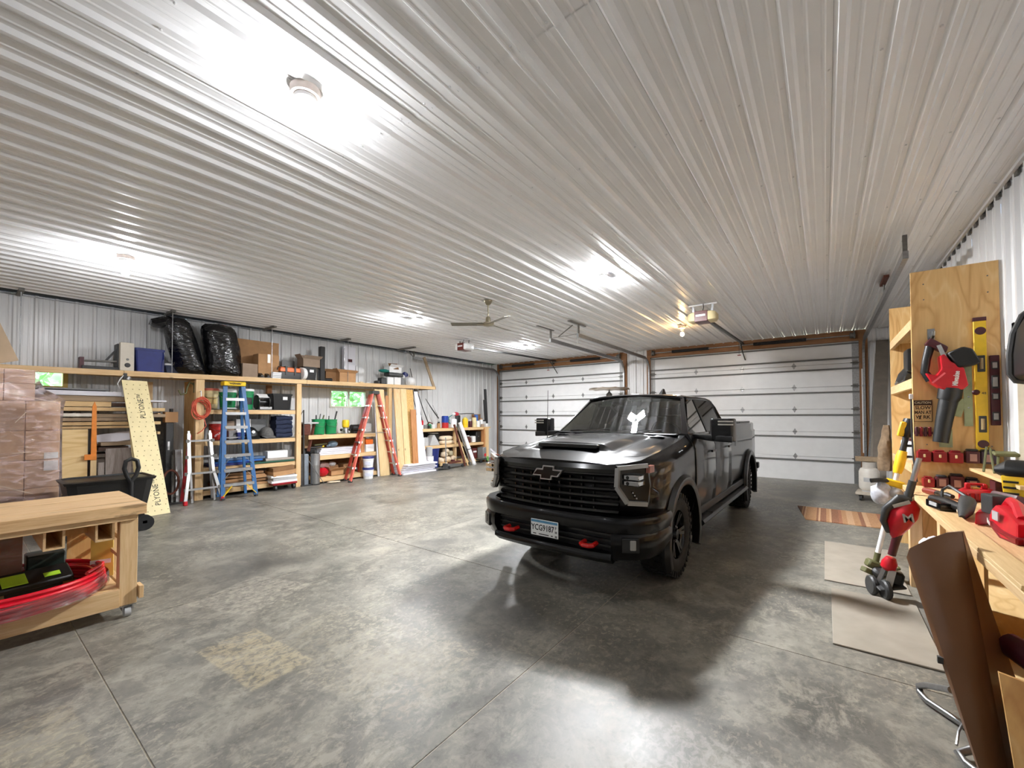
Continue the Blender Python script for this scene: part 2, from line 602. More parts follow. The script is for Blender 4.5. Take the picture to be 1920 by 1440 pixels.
ceiling = struct('ceiling', M().box(XL - .1, YB - .1, ZC + .012, XR + .1, YF + .3, ZC + .1), mat('ceiling_backing', 60, .9))
laps = [YB, -1.78, 1.85, 5.47, 8.85, YF]
for r in range(5):
    y0, y1 = laps[r] - .012, laps[r + 1] + .012
    z = ZC + (.0035 if r % 2 else 0)
    x = .101 - .036 - .0005 - 4 * PITCH * 11
    while x < XR:
        a, b = max(x, XL), min(x + 4 * PITCH, XR)
        if b - a > .02:
            q = M()
            pr = rib_profile(a + .0006, b - .0006, .101)
            q.add([(p, y, z - h) for y in (y0, y1) for p, h in pr], [(i, len(pr) + i, len(pr) + i + 1, i + 1) for i in range(len(pr) - 1)])
            part('ceiling_panel', q, ceil_steel, ceiling, smooth=25)
        x += 4 * PITCH
q = M()
for yy in [-.6, .62, 1.80, 3.05, 4.25, 5.42, 6.6, 7.8]:
    for k in range(-44, 6):
        xx = .101 + k * PITCH - .052
        if XL < xx < XR:
            q.lathe((xx, yy, ZC - .006), [(.004, -.002), (.008, 0), (.008, .006)], 6)
part('screws', q, white_steel, ceiling, kind='stuff')

def wall_panels(parent, along, a, b, z0, z1, at, face, phase, holes=()):
    """vertical ribbed sheets on the line `at`; along = 'x' or 'y'; face = +1/-1 into the room"""
    cuts = [a]
    k = math.ceil((a - phase + .05) / (4 * PITCH))
    while phase - .05 + k * 4 * PITCH < b - .05:
        cuts.append(phase - .05 + k * 4 * PITCH); k += 1
    for h in holes:
        cuts += [h[0], h[1]]
    cuts = sorted(set(round(c, 4) for c in cuts + [b]))
    for i in range(len(cuts) - 1):
        u0, u1 = cuts[i] + .0006, cuts[i + 1] - .0006
        spans = [(z0, z1)]
        for h in holes:
            if u0 > h[0] - .01 and u1 < h[1] + .01:
                spans = [(z0, h[2]), (h[3], z1)]
        pr = rib_profile(u0, u1, phase)
        for s0, s1 in spans:
            q = M()
            vs = []
            for z in (s0, s1):
                for p, h in pr:
                    vs.append((at + face * h, p, z) if along == 'y' else (p, at + face * h, z))
            q.add(vs, [(j, j + 1, len(pr) + j + 1, len(pr) + j) for j in range(len(pr) - 1)])
            part('wall_panel', q, white_steel, parent, smooth=25)

W1 = (6.02, 7.14, 1.86, 2.36)
W2 = (.55, 1.20, 2.10, 2.46)
W3 = (3.5, 5.28, 1.24, 2.40)
W4 = (-2.4, -1.3, 1.86, 2.36)
wl = struct('wall_left', M().box(XL - .16, YB, 0, XL - .155, W4[0], ZC).box(XL - .16, W4[0], W4[3], XL - .155, W4[1], ZC).box(XL - .16, W4[0], 0, XL - .155, W4[1], W4[2]).box(XL - .16, W4[1], 0, XL - .155, W2[0], ZC).box(XL - .16, W2[0], 0, XL - .155, W2[1], W2[2]).box(XL - .16, W2[0], W2[3], XL - .155, W2[1], ZC)
            .box(XL - .16, W2[1], 0, XL - .155, W1[0], ZC).box(XL - .16, W1[0], 0, XL - .155, W1[1], W1[2]).box(XL - .16, W1[0], W1[3], XL - .155, W1[1], ZC).box(XL - .16, W1[1], 0, XL - .155, YF, ZC), white_steel)
wall_panels(wl, 'y', YB, YF, 0, ZC, XL, 1, .12, [W1, W2, W4])
wr = struct('wall_right', M().box(XR + .155, YB, 0, XR + .16, W3[0], ZC).box(XR + .155, W3[0], 0, XR + .16, W3[1], W3[2]).box(XR + .155, W3[0], W3[3], XR + .16, W3[1], ZC).box(XR + .155, W3[1], 0, XR + .16, YF, ZC), white_steel)
wall_panels(wr, 'y', YB, YF, 0, ZC, XR, -1, .05, [W3])
wb = struct('wall_back', M().box(XL, YB - .1, 0, XR, YB - .06, ZC), white_steel)
wall_panels(wb, 'x', XL, XR, 0, ZC, YB, 1, .101)
wf = struct('wall_front', M().box(-5.02, YF - .01, 0, -4.38, YF + .15, ZC).box(XL, YF - .01, 0, -10.3, YF + .15, ZC).box(.82, YF - .01, 0, XR, YF + .15, ZC), white_steel)
wall_panels(wf, 'x', -5.02, -4.38, 0, ZC, YF - .02, -1, -4.75)
wall_panels(wf, 'x', XL, -10.3, 0, ZC, YF - .02, -1, -10.45)
wall_panels(wf, 'x', .82, XR, 0, ZC, YF - .02, -1, .95)
# eave trims
trim = struct('trim_1', M().box(XL + .002, YB, ZC - .036, XL + .026, YF, ZC - .022), galv)
struct('trim_2', M().box(XR - .05, YB, ZC - .05, XR - .022, YF, ZC - .021), white_steel)
q = M()
for i in range(74):
    yy = YB + .12 + i * PITCH
    q.box(XR - .024, yy, ZC - .085, XR - .004, yy + .13, ZC - .052)
struct('trim_3', q, dark_galv)['kind'] = 'structure'

# windows in the left wall, with the frames standing proud of the sheeting
win_glass = glass('window_glass', (236, 246, 240))
def window(name, h, X, face, fm, mull=True, fw=.045):
    y0, y1, z0, z1 = h
    t = struct(name, loc=(X, (y0 + y1) / 2, z0))
    a, b = X + face * .028, X - face * .16
    for nm, bx in (('frame_head', (y0, y1, z1 - fw, z1)), ('frame_sill', (y0, y1, z0, z0 + fw)), ('frame_jamb', (y0, y0 + fw, z0 + fw, z1 - fw)), ('frame_jamb', (y1 - fw, y1, z0 + fw, z1 - fw))):
        part(nm, M().box(a, bx[0], bx[2], b, bx[1], bx[3]), fm, t, bevel=.004)
    ym = (y0 + y1) / 2
    if mull:
        part('mullion', M().box(X + face * .012, ym - .025, z0 + fw, X - face * .06, ym + .025, z1 - fw), fm, t, bevel=.003)
    for p0, p1 in (((y0 + fw, ym - .025), (ym + .025, y1 - fw)) if mull else ((y0 + fw, y1 - fw),)):
        part('pane', M().box(X - face * .05, p0, z0 + fw, X - face * .056, p1, z1 - fw), win_glass, t)
    return t
vinyl = mat('window_vinyl', (206, 204, 190), .45, 0, .05, 10)
pinef = mat('varnished_frame', (226, 190, 104), .45, 0, .12, 8)
window('window_1', W1, XL, 1, vinyl)
window('window_2', W2, XL, 1, pinef, False, .06)
window('window_4', W4, XL, 1, vinyl)
t = struct('window_3', loc=(XR, 4.4, 1.2))
for nm, bx in (('frame_jamb', (5.20, 5.28, 1.24, 2.40)), ('frame_jamb', (3.5, 3.58, 1.24, 2.40)), ('frame_head', (3.5, 5.28, 2.32, 2.40)), ('frame_sill', (3.46, 5.34, 1.16, 1.24))):
    part(nm, M().box(XR - .035, bx[0], bx[2], XR + .15, bx[1], bx[3]), white_pl, t, bevel=.005)
part('blind', M().box(XR + .03, 3.58, 1.24, XR + .04, 5.20, 2.32), mat('cream_blind', (238, 222, 188), .8, 0, .04, 8), t, label='cream pulled-down blind')

# lumber framing round the overhead doors
fr = struct('trim_4', M().box(-10.3, YF - .06, 3.40, -5.02, YF + .1, ZC - .01), header_w)
struct('trim_5', M().box(-4.38, YF - .06, 3.40, .82, YF + .1, ZC - .01), header_w)
jamb_w = wood('jamb_lumber', (150, 104, 62), (112, 74, 40), 2, 1., False)
for i, (a, b) in enumerate(((-10.3, -10.2), (-5.14, -5.02), (-4.38, -4.27), (.66, .82))):
    struct('trim_%d' % (6 + i), M().box(a, YF - .07, 0, b, YF + .1, 3.40), jamb_w)

strut_m = mat('dull_strut', (104, 103, 100), .6, .3, .1, 20)
def overhead_door(name, x0, x1, hx):
    t = struct(name, loc=((x0 + x1) / 2, YF, 0))
    zb = [0, .6, 1.22, 1.78, 2.33, 2.88, 3.385]
    part('outer_skin', M().box(x0 - .03, YF + .022, -.02, x1 + .03, YF + .03, 3.42), door_white, t)
    for i in range(6):
        part('door_panel', M().box(x0, YF - .03, zb[i] + .003, x1, YF + .02, zb[i + 1] - .003), door_white, t, bevel=.006, seg=2)
        for xa, xb in ((x0, x0 + .13), (x1 - .13, x1)):
            part('end_stile', M().box(xa, YF - .034, zb[i] + .006, xb, YF - .030, zb[i + 1] - .006), galv if xb == x1 and x1 > 0 else lgrey_pl, t)
    for z in (3.35, 3.00, 2.75, 2.19, 1.64, 1.10, .51):
        q = M().box(x0, YF - .056, z - .004, x1, YF - .034, z + .004).box(x0, YF - .060, z - .020, x1, YF - .056, z + .020)
        part('strut', q, strut_m, t)
    for z in zb[1:-1]:
        for x in hx:
            q = M().prism([(x - .045, YF - .034, z), (x, YF - .034, z - .085), (x + .045, YF - .034, z), (x, YF - .034, z + .085)], (0, -.006, 0))
            q.cyl((x - .05, YF - .046, z), (x + .05, YF - .046, z), .011, n=8)
            part('hinge', q, galv, t)
        for x in (x0 + .07, x1 - .07):
            q = M().box(x - .05, YF - .045, z - .05, x + .05, YF - .034, z + .05).cyl((x - .09, YF - .06, z), (x + .1, YF - .06, z), .012, n=8)
            part('roller_bracket', q, dark_galv, t)
    return t
overhead_door('door_1', -10.2, -5.14, (-8.92, -7.75, -6.58))
overhead_door('door_2', -4.27, .66, (-2.96, -1.79, -.62))

# torsion shafts with springs
def springs(label, x0, x1, spans, xc):
    t = thing('torsion_spring_shaft', label, 'door spring', ((x0 + x1) / 2, YF - .14, 3.47))
    y, z = YF - .14, 3.52
    part('shaft', M().cyl((x0, y, z), (x1, y, z), .016, n=10), galv, t)
    for a, b in spans:
        pts, rr = [], []
        n = int((b - a) / .014)
        for i in range(n + 1):
            pts.append((a + (b - a) * i / n, y, z)); rr.append(.046 if i % 2 else .038)
        part('spring', M().tube(pts, rr, 10), mat('dark_spring', 46, .55, .5, .2, 40) if not bpy.data.materials.get('dark_spring') else bpy.data.materials['dark_spring'], t)
    for x in (x0 + .06, x1 - .06):
        part('cable_drum', M().lathe((x, y, z), [(.02, -.05), (.07, -.045), (.06, 0), (.07, .03), (.02, .035)], 16, (0, R(90), 0)), dark_galv, t)
    for x in (xc, x0 + .02, x1 - .02):
        part('bearing_plate', M().box(x - .012, y - .06, z - .07, x + .012, YF - .06, z + .09), dark_galv, t)
springs('galvanised shaft with two dark springs over the left garage door', -10.1, -5.2, ((-9.5, -8.5), (-7.0, -5.9)), -7.7)
springs('galvanised shaft with two dark springs over the right garage door', -4.2, .6, ((-3.6, -2.6), (-1.5, -.35)), -1.8)

# door tracks: upright, bend, long level run, and what hangs it from the ceiling
def track(label, x, side, yend, zt=3.36, hang=True):
    t = thing('door_track', label, 'track', (x, YF - .1, 0))
    pts = [(x, YF - .1, .05), (x, YF - .1, zt - .38)]
    for k in range(1, 7):
        a = k / 6 * math.pi / 2
        pts.append((x, YF - .1 - .38 * (1 - math.cos(a)), zt - .38 + .38 * math.sin(a)))
    q = M()
    for i in range(len(pts) - 1):
        q.bar(pts[i], pts[i + 1], .045, .06, (1, 0, 0) if False else (0, 1, .01))
    part('upright_rail', q, galv, t)
    part('level_rail', M().bar((x, YF - .45, zt), (x, yend, zt + .03), .05, .085), galv, t)
    for z in (.5, 1.4, 2.3):
        part('jamb_bracket', M().box(x - .03, YF - .12, z, x + .03, YF - .06, z + .05), dark_galv, t)
    if hang:
        part('hanger', M().box(x - .02, yend + .02, zt, x + .02, yend + .05, ZC - .02), dark_galv, t)
    return t
a = track('galvanised track in the corner by the left wall', -10.17, 1, 8.5, 3.40)
part('hanger_brace', M().bar((-10.15, 8.55, 3.42), (-10.15, 8.25, 3.63), .035, .006, (1, 0, 0)), dark_galv, a)
b = track('galvanised track on the right side of the left door', -5.10, 1, 8.30)
part('ceiling_strap', M().box(-5.12, 7.75, 3.625, -5.07, 8.45, 3.64), dark_galv, b)
c2 = track('galvanised track on the left side of the right door', -4.30, 1, 8.15)
part('ceiling_strap', M().box(-4.33, 7.75, 3.625, -4.27, 8.5, 3.64), dark_galv, c2)
part('cross_strap', M().bar((-5.08, 8.30, 3.43), (-4.30, 8.2, 3.43), .035, .006), dark_galv, c2)
part('hanger_brace', M().bar((-4.86, 8.28, 3.44), (-4.45, 8.2, 3.64), .035, .006), dark_galv, c2)
part('drop_rod', M().cyl((-4.30, 8.16, 3.22), (-4.30, 8.16, 3.64), .012, n=6), dark_galv, c2)
d = track('galvanised track along the right wall above the tall shelf', .74, -1, 6.3, 3.38)
part('ceiling_strap', M().box(.70, 7.95, 3.60, .76, 8.5, 3.635), rust, d)
part('drop_rod', M().cyl((.74, 8.4, 3.4), (.74, 8.4, 3.63), .012, n=6), dark_galv, d)

# ------------------------------------------------------------------ lamps
bulb_m = mat('lit_bulb', (248, 250, 255), .4, emit=BULB)
bulb2_m = mat('lit_bulb_bright', (248, 250, 255), .4, emit=BULB * 1.7)
warm_m = mat('lit_warm_bulb', (255, 206, 140), .4, emit=BULB * .6)
led_m = mat('lit_led_panel', (250, 252, 255), .4, emit=PANEL)
led_dim = mat('lit_led_panel_weaker', (250, 252, 255), .4, emit=PANEL * .36)
bulb_neck = mat('bulb_neck', 232, .35, 0, .03)
def lamp(x, y, label, kind):
    t = thing('ceiling_lamp', label, 'lamp', (x, y, ZC - .26), 'ceiling lamps')
    z = ZC - .02
    if kind == 'wing':
        part('socket', M().lathe((x, y, z - .07), [(.02, 0), (.05, .01), (.06, .05), (.02, .07)], 18), white_pl, t)
        for az in (35, 155, 275):
            ca, sa = math.cos(R(az)), math.sin(R(az))
            pn = part('light_panel', M().ob((x + .13 * ca, y + .13 * sa, z - .050), (.20, .13, .018), (0, R(2), R(az))), white_pl, t, bevel=.004)
            part('diffuser', M().ob((x + .13 * ca, y + .13 * sa, z - .0625), (.19, .12, .008), (0, R(2), R(az))), led_m if x > -4 else led_dim, pn)
        return t
    part('box_cover', M().lathe((x, y, z - .045), [(.085, 0), (.088, .012), (.088, .045)], 24), mat('ceiling_box', (178, 166, 156), .5) if not bpy.data.materials.get('ceiling_box') else bpy.data.materials['ceiling_box'], t)
    part('lamp_holder', M().lathe((x, y, z - .115), [(.026, 0), (.032, .004), (.036, .03), (.062, .048), (.066, .066), (.05, .07)], 24), white_pl, t)
    part('bulb_neck', M().lathe((x, y, z - .196), [(.030, .022), (.026, .042), (.020, .066), (.018, .081)], 16), bulb_neck, t)
    part('bulb', M().blob((x, y, z - .200), (.042, .042, .046), 14, 10), warm_m if kind == 'warm' else (bulb2_m if x < -5 else bulb_m), t)
    return t
lamp(-2.53, 1.27, 'nearest bare bulb lamp in a white holder above the open floor', 'bulb')
lamp(-6.98, 1.27, 'bare bulb lamp above the wooden cart side, nearer the left wall', 'bulb')
lamp(-2.49, 5.61, 'bright winged LED lamp over the black truck', 'wing')
lamp(-6.83, 5.61, 'bright winged LED lamp left of the ceiling fan', 'wing')
lamp(-6.79, 9.77, 'small bright winged LED lamp near the left garage door', 'wing')
lamp(-2.52, 9.70, 'yellow warm bulb lamp next to the right garage door opener', 'warm')
lamp(-2.53, -3.05, 'bare bulb lamp behind the viewpoint, over the right of the bay', 'bulb')
lamp(-6.98, -3.05, 'bare bulb lamp behind the viewpoint, over the left of the bay', 'bulb')

# fan
t = thing('ceiling_fan', 'nickel three-bladed ceiling fan on a downrod', 'fan', (-4.68, 5.57, 3.2))
nickel = mat('nickel', (150, 142, 122), .3, .9, .08, 12)
part('canopy', M().lathe((-4.68, 5.57, 3.56), [(.02, 0), (.035, .01), (.07, .06), (.075, .085)], 20), nickel, t)
part('downrod', M().cyl((-4.68, 5.57, 3.34), (-4.68, 5.57, 3.57), .013, n=10), nickel, t)
part('motor', M().lathe((-4.68, 5.57, 3.19), [(.02, 0), (.075, .008), (.10, .03), (.10, .06), (.05, .08), (.04, .15), (.028, .17)], 24), nickel, t)
for az in (338, 94, 214):
    ca, sa = math.cos(R(az)), math.sin(R(az))
    q = M().ob((-4.68 + .37 * ca, 5.57 + .37 * sa, 3.235), (.56, .125, .010), (R(12), 0, R(az)))
    b = part('blade', q, mat('fan_blade', (128, 124, 112), .4, .5, .1) if not bpy.data.materials.get('fan_blade') else bpy.data.materials['fan_blade'], t, bevel=.004)
    part('blade_iron', M().bar((-4.68 + .07 * ca, 5.57 + .07 * sa, 3.225), (-4.68 + .2 * ca, 5.57 + .2 * sa, 3.228), .04, .008), nickel, b)

# openers
def opener(label, x, y, z, railz, lit):
    t = thing('garage_door_opener', label, 'door opener', (x, y, z))
    hd = mat('opener_brown', (96, 40, 34), .4, 0, .15) if not bpy.data.materials.get('opener_brown') else bpy.data.materials['opener_brown']
    h = part('motor_head', M().box(x - .11, y - .16, z, x + .11, y + .16, z + .19), hd, t, bevel=.012, seg=2)
    part('name_plate', M().box(x - .085, y - .164, z + .09, x + .075, y - .16, z + .125), white_pl, h, label='white name plate')
    for s in (-1, 1):
        lens = M()
        secs = []
        for k, (dx, sc) in enumerate(((.11, 1), (.17, .98), (.22, .82), (.245, .5))):
            secs.append([(x + s * dx, y + .15 * sc * cy, z + .095 + .09 * sc * cz) for cy, cz in ((-1, -.8), (-.7, -1), (.7, -1), (1, -.8), (1, .8), (.7, 1), (-.7, 1), (-1, .8))])
        lens.loft(secs)
        part('light_cover', lens, cream_pl if lit else white_pl, t, label='milky plastic light cover')
        part('hanging_bracket', M().bar((x + s * .15, y, z + .18), (x + s * .17, y, ZC - .03), .035, .006, (0, 1, 0)), galv, t)
    part('ceiling_angle', M().box(x - .24, y - .02, ZC - .045, x + .24, y + .02, ZC - .022), white_pl, t)
    part('power_cord', M().tube([(x + .02, y - .1, z + .19), (x + .03, y - .06, z + .26), (x + .02, y - .05, ZC - .03)], .007, 6), black_pl, t)
    part('rail', M().bar((x, y + .16, z + .12), (x, YF - .16, railz), .05, .045), black_pl, t)
    part('door_arm', M().tube([(x, YF - .55, railz - .03), (x, YF - .3, railz - .22), (x + .04, YF - .1, 3.12)], .013, 6), black_pl, t)
    part('release_cord', M().tube([(x - .03, YF - .6, railz - .02), (x - .03, YF - .6, railz - .34)], .005, 6), black_pl, t)
    part('release_handle', M().cyl((x - .07, YF - .6, railz - .36), (x + .01, YF - .6, railz - .36), .012, n=8), dred_pl, t)
    return t
opener('white and brown door opener hanging before the right garage door', -1.74, 8.07, 3.30, 3.56, True)
opener('white and brown door opener hanging before the left garage door', -7.58, 8.05, 3.345, 3.56, False)

# ------------------------------------------------------------------ outside the windows
top('lawn', 'grass ground outside the windows', 'grass', M().box(-60, -40, -.5, XL - .3, 60, -.4), mat('lawn_green', (120, 160, 70), .9, 0, .2, 2, bump=.3), kind=None)
leaf_m = [mat('leaf_light', (204, 222, 172), .6, 0, .3, 6), mat('leaf_mid', (158, 194, 122), .6, 0, .3, 6), mat('leaf_pale', (234, 240, 214), .6, 0, .2, 6)]
def hedge(label, cx, cy, cz, rx, ry, rz, n, seed):
    rg = random.Random(seed)
    t = thing('leafy_tree', label, 'tree', (cx, cy, -.4))
    part('trunk', M().tube([(cx, cy, -.42), (cx + .1, cy + .1, 1.2), (cx, cy + .2, cz)], [.14, .11, .05], 8), grey_y, t)
    for mi, mm in enumerate(leaf_m):
        q = M()
        for i in range(n):
            p = V((rg.uniform(-1, 1), rg.uniform(-1, 1), rg.uniform(-1, 1)))
            if p.length > 1: p.normalize()
            c = V((cx + p.x * rx, cy + p.y * ry, cz + p.z * rz))
            a = V((rg.uniform(-1, 1), rg.uniform(-1, 1), rg.uniform(-1, 1))).normalized()
            b = a.cross(V((rg.uniform(-1, 1), rg.uniform(-1, 1), rg.uniform(-1, 1)))).normalized()
            L, W = rg.uniform(.10, .22), rg.uniform(.05, .09)
            q.quad(c - a * L, c - b * W, c + a * L, c + b * W)
        part('leaves', q, mm, t, kind='stuff')
hedge('bright green leafy tree outside the double window', -14.2, 8.6, 2.3, 1.7, 2.6, 2.2, 1500, 3)
hedge('bright green leafy tree outside the yellow framed window', -14.0, 1.6, 2.3, 1.7, 2.4, 2.2, 1200, 5)
# ------------------------------------------------------------------ the pickup (built in its own axes: x right, y rearwards from the front axle)
paint = mat('black_paint', (12, 11, 12), .35, 0., .1, 4, coat=.7, spec=.1)
paint.node_tree.nodes['Principled BSDF'].inputs['Coat IOR'].default_value = 1.38
trimb = mat('satin_black_trim', (16, 16, 17), .32, 0, .15, 20)
inner = mat('wheel_well', (9, 9, 10), .8, 0, .2, 20)
tyre_m = mat('tyre_rubber', (30, 29, 28), .8, 0, .2, 40, bump=.2)
rim_m = mat('black_rim', (20, 20, 21), .22, .6, .1, 10, coat=.5)
lens_m = glass('lamp_lens', (215, 218, 222), ior=1.5)
wind_g = glass('windscreen_glass', (206, 222, 214), ior=1.8)
side_g = glass('tinted_glass', (64, 58, 52), ior=1.5)
drl_m = mat('lamp_strip', (150, 148, 144), .25, .2, .05, 10)
seat_m = mat('dark_seat', (40, 40, 42), .7, 0, .15, 20)
truck = thing('pickup_truck', 'black crew cab pickup truck parked before the garage doors', 'truck', (-2.09, 4.48, 0), rotz=R(-1.15), local=True)

def mirror(half):
    return half + [(-x, y, z) for x, y, z in reversed(half) if abs(x) > 1e-6]

def sect(v, zb, hw, zsh, te, tz, zt, inn=None):
    """half outline of the body at station v, from the underside round to the top centre"""
    h = [(0, v, zb), (hw - .10, v, zb), (hw - .03, v, zb + .05), (hw, v, zb + .18), (hw + .005, v, (zb + zsh) / 2 + .08), (hw, v, zsh - .06), (hw - .02, v, zsh), (te + .02, v, tz - .02), (te, v, tz)]
    if inn:
        h += [(inn, v, tz), (inn - .02, v, zt), (0, v, zt)]
    else:
        h += [(te * .66, v, tz + (zt - tz) * .6), (te * .33, v, tz + (zt - tz) * .9), (0, v, zt)]
    return mirror(h)

def carve(o, cuts):
    """open the wheel wells"""
    bpy.context.view_layer.update()
    for q in cuts:
        me = mesh('cut', q, inner, V((0, 0, 0)))
        c = bpy.data.objects.new('cut', me)
        C.objects.link(c)
        c.matrix_world = o.matrix_world
        md = o.modifiers.new('b', 'BOOLEAN')
        md.object = c
        md.operation = 'DIFFERENCE'
        md.solver = 'EXACT'
        md.material_mode = 'TRANSFER'
        bpy.context.view_layer.update()
        new = bpy.data.meshes.new_from_object(o.evaluated_get(bpy.context.evaluated_depsgraph_get()))
        o.modifiers.clear()
        o.data = new
        bpy.data.objects.remove(c)
    o.data.shade_smooth()
    o.data.set_sharp_from_angle(angle=R(32))

def well(v, r=.515):
    q = M()
    for s in (-1, 1):
        q.cyl((s * .55, v, .44), (s * 1.2, v, .44), r, n=40)
    return q
front = [sect(-1.0, .74, .60, 1.13, .56, 1.20, 1.235), sect(-.9, .72, .76, 1.15, .70, 1.215, 1.25), sect(-.8, .70, .865, 1.17, .79, 1.235, 1.27), sect(-.6, .62, .915, 1.20, .81, 1.265, 1.30),
         sect(0, .58, .925, 1.245, .81, 1.325, 1.365), sect(.30, .56, .925, 1.29, .82, 1.375, 1.405), sect(.42, .56, .925, 1.315, .83, 1.41, 1.42)]
fb = part('front_body', M().loft(front), paint, truck, label='front fenders and engine bay')
carve(fb, [well(0)])
cabin = [sect(v, .54, .925, 1.32, .835, 1.43, 1.22, .74) for v in (.42, .9, 1.5, 2.1, 2.62)]
part('cabin', M().loft(cabin), paint, truck)
bed = [sect(2.66, .56, .905, 1.40, .865, 1.50, 1.49), sect(3.4, .56, .905, 1.40, .865, 1.50, 1.49), sect(4.3, .58, .905, 1.40, .865, 1.50, 1.49),
       sect(4.78, .62, .90, 1.39, .86, 1.50, 1.49), sect(4.9, .66, .875, 1.37, .83, 1.485, 1.475)]
bd = part('cargo_bed', M().loft(bed), paint, truck)
carve(bd, [well(4.02)])
part('bed_cover', M().box(-.82, 2.72, 1.49, .82, 3.75, 1.525).box(-.82, 3.77, 1.49, .82, 4.82, 1.525), trimb, truck, bevel=.012, seg=2, label='folding black bed cover')
# doors stand a few millimetres proud of the side with a gap all round
for s in (-1, 1):
    for a, b in ((.46, 1.375), (1.39, 2.36)):
        prof = [(.60, .915), (.72, .930), (.95, .935), (1.15, .932), (1.27, .925), (1.33, .900), (1.425, .848)]
        secs = []
        for v in (a, a + .02, (a + b) / 2, b - .02, b):
            e = .004 if v in (a, b) else .010
            secs.append([(s * (u + e), v, z) for z, u in prof] + [(s * (u - .03), v, z) for z, u in reversed(prof)])
        d = part('door', M().loft(secs), paint, truck, smooth=30)
        part('door_handle', M().box(s * .945, b - .28, 1.185, s * .972, b - .09, 1.215), paint, d, bevel=.008, seg=2)
    part('rocker', M().box(s * .84, .58, .49, s * .915, 3.45, .585), trimb, truck, bevel=.01)
    st = part('side_step', M().loft([[(s * (.93 + .065 * math.cos(k * math.pi / 4)), v, .44 + .04 * math.sin(k * math.pi / 4)) for k in range(8)] for v in (.55, .62, 3.3, 3.4)]), trimb, truck)
    for v in (.9, 1.9, 2.9):
        part('step_bracket', M().bar((s * .75, v, .56), (s * .93, v, .44), .05, .02), trimb, st)
    part('step_pad', M().box(s * .90, 1.0, .478, s * .98, 1.6, .484), char_pl, st)
    part('mud_flap', M().box(s * .70, .50, .30, s * .915, .52, .62), black_rb, truck)
# arch flares
for v0 in (0, 4.02):
    for s in (-1, 1):
        q = M()
        secs = []
        for k in range(21):
            a = R(-24 + 228 * k / 20)
            ca, sa = math.cos(a), math.sin(a)
            pt = lambda r, u: (s * u, v0 + r * ca, .44 + r * sa)
            secs.append([pt(.50, .88), pt(.495, .955), pt(.52, .968), pt(.565, .962), pt(.60, .925), pt(.60, .90)])
        part('wheel_arch_flare', q.loft(secs), mat('flare_paint', (13, 12, 12), .35, 0., .1, 6, coat=.5, spec=.2) if not bpy.data.materials.get('flare_paint') else bpy.data.materials['flare_paint'], truck)

# bonnet with raised scoop
def hood_z(u, v):
    t = (v + 1.06) / 1.46
    z = 1.262 + .165 * t - .05 * (abs(u) / .8) ** 2.4 - .035 * max(0, 1 - t * 6)
    e = abs(u)
    if v > -.74:
        rise = min(1, (v + .74) / .07)
        fade = max(0, 1 - max(0, v + .45) / .85)
        side = max(0, min(1, (.47 - e) / .10))
        z += .058 * rise * fade * side
    z += .016 * max(0, min(1, (e - .50) / .06)) * max(0, min(1, (.80 - e) / .1)) * min(1, t * 3)
    return z
q = M()
us = [-.815 + 1.63 * i / 76 for i in range(77)]
vv = [-1.075, -1.05, -1.0, -.95, -.9, -.86, -.82, -.79, -.77, -.755, -.74, -.73, -.72, -.71, -.70, -.69, -.68, -.67, -.65] + [-.62 + 1.02 * k / 20 for k in range(21)]
pts = [(u, v + (.20 * (abs(u) / .815) ** 2 if v < -.9 else .20 * (abs(u) / .815) ** 2 * max(0, (-.6 - v) / .3)) , hood_z(u, v)) for v in vv for u in us]
nu = len(us)
top_f = [(j * nu + i, j * nu + i + 1, (j + 1) * nu + i + 1, (j + 1) * nu + i) for j in range(len(vv) - 1) for i in range(nu - 1)]
q.add(pts, top_f)
lip = [(u, -1.075 + .20 * (abs(u) / .815) ** 2 + .01, 1.165 + .02 * (abs(u) / .815) ** 2) for u in us]
q.add([pts[i] for i in range(nu)] + lip, [(i, i + 1, nu + i + 1, nu + i) for i in range(nu - 1)])
part('hood', q, paint, truck, smooth=40)
sc = part('hood_scoop', M().box(-.345, -.752, 1.312, .345, -.69, 1.352), trimb, truck, bevel=.01, label='black hood air intake')
for k in range(3):
    part('scoop_bar', M().box(-.33, -.758, 1.318 + k * .012, .33, -.75, 1.322 + k * .012), black_gl, sc)
for s in (-1, 1):
    part('hood_vent', M().ob((s * .60, .18, hood_z(.6, .18) + .004), (.15, .10, .008), (R(-6), 0, 0)), trimb, truck, bevel=.003)
part('cowl', M().box(-.76, .34, 1.405, .76, .46, 1.43), trimb, truck, bevel=.01)
for s, l in ((-.62, .55), (.02, .55)):
    part('wiper', M().tube([(s, .42, 1.445), (s + .12, .40, 1.455), (s + l, .43, 1.462)], .009, 6), black_pl, truck)

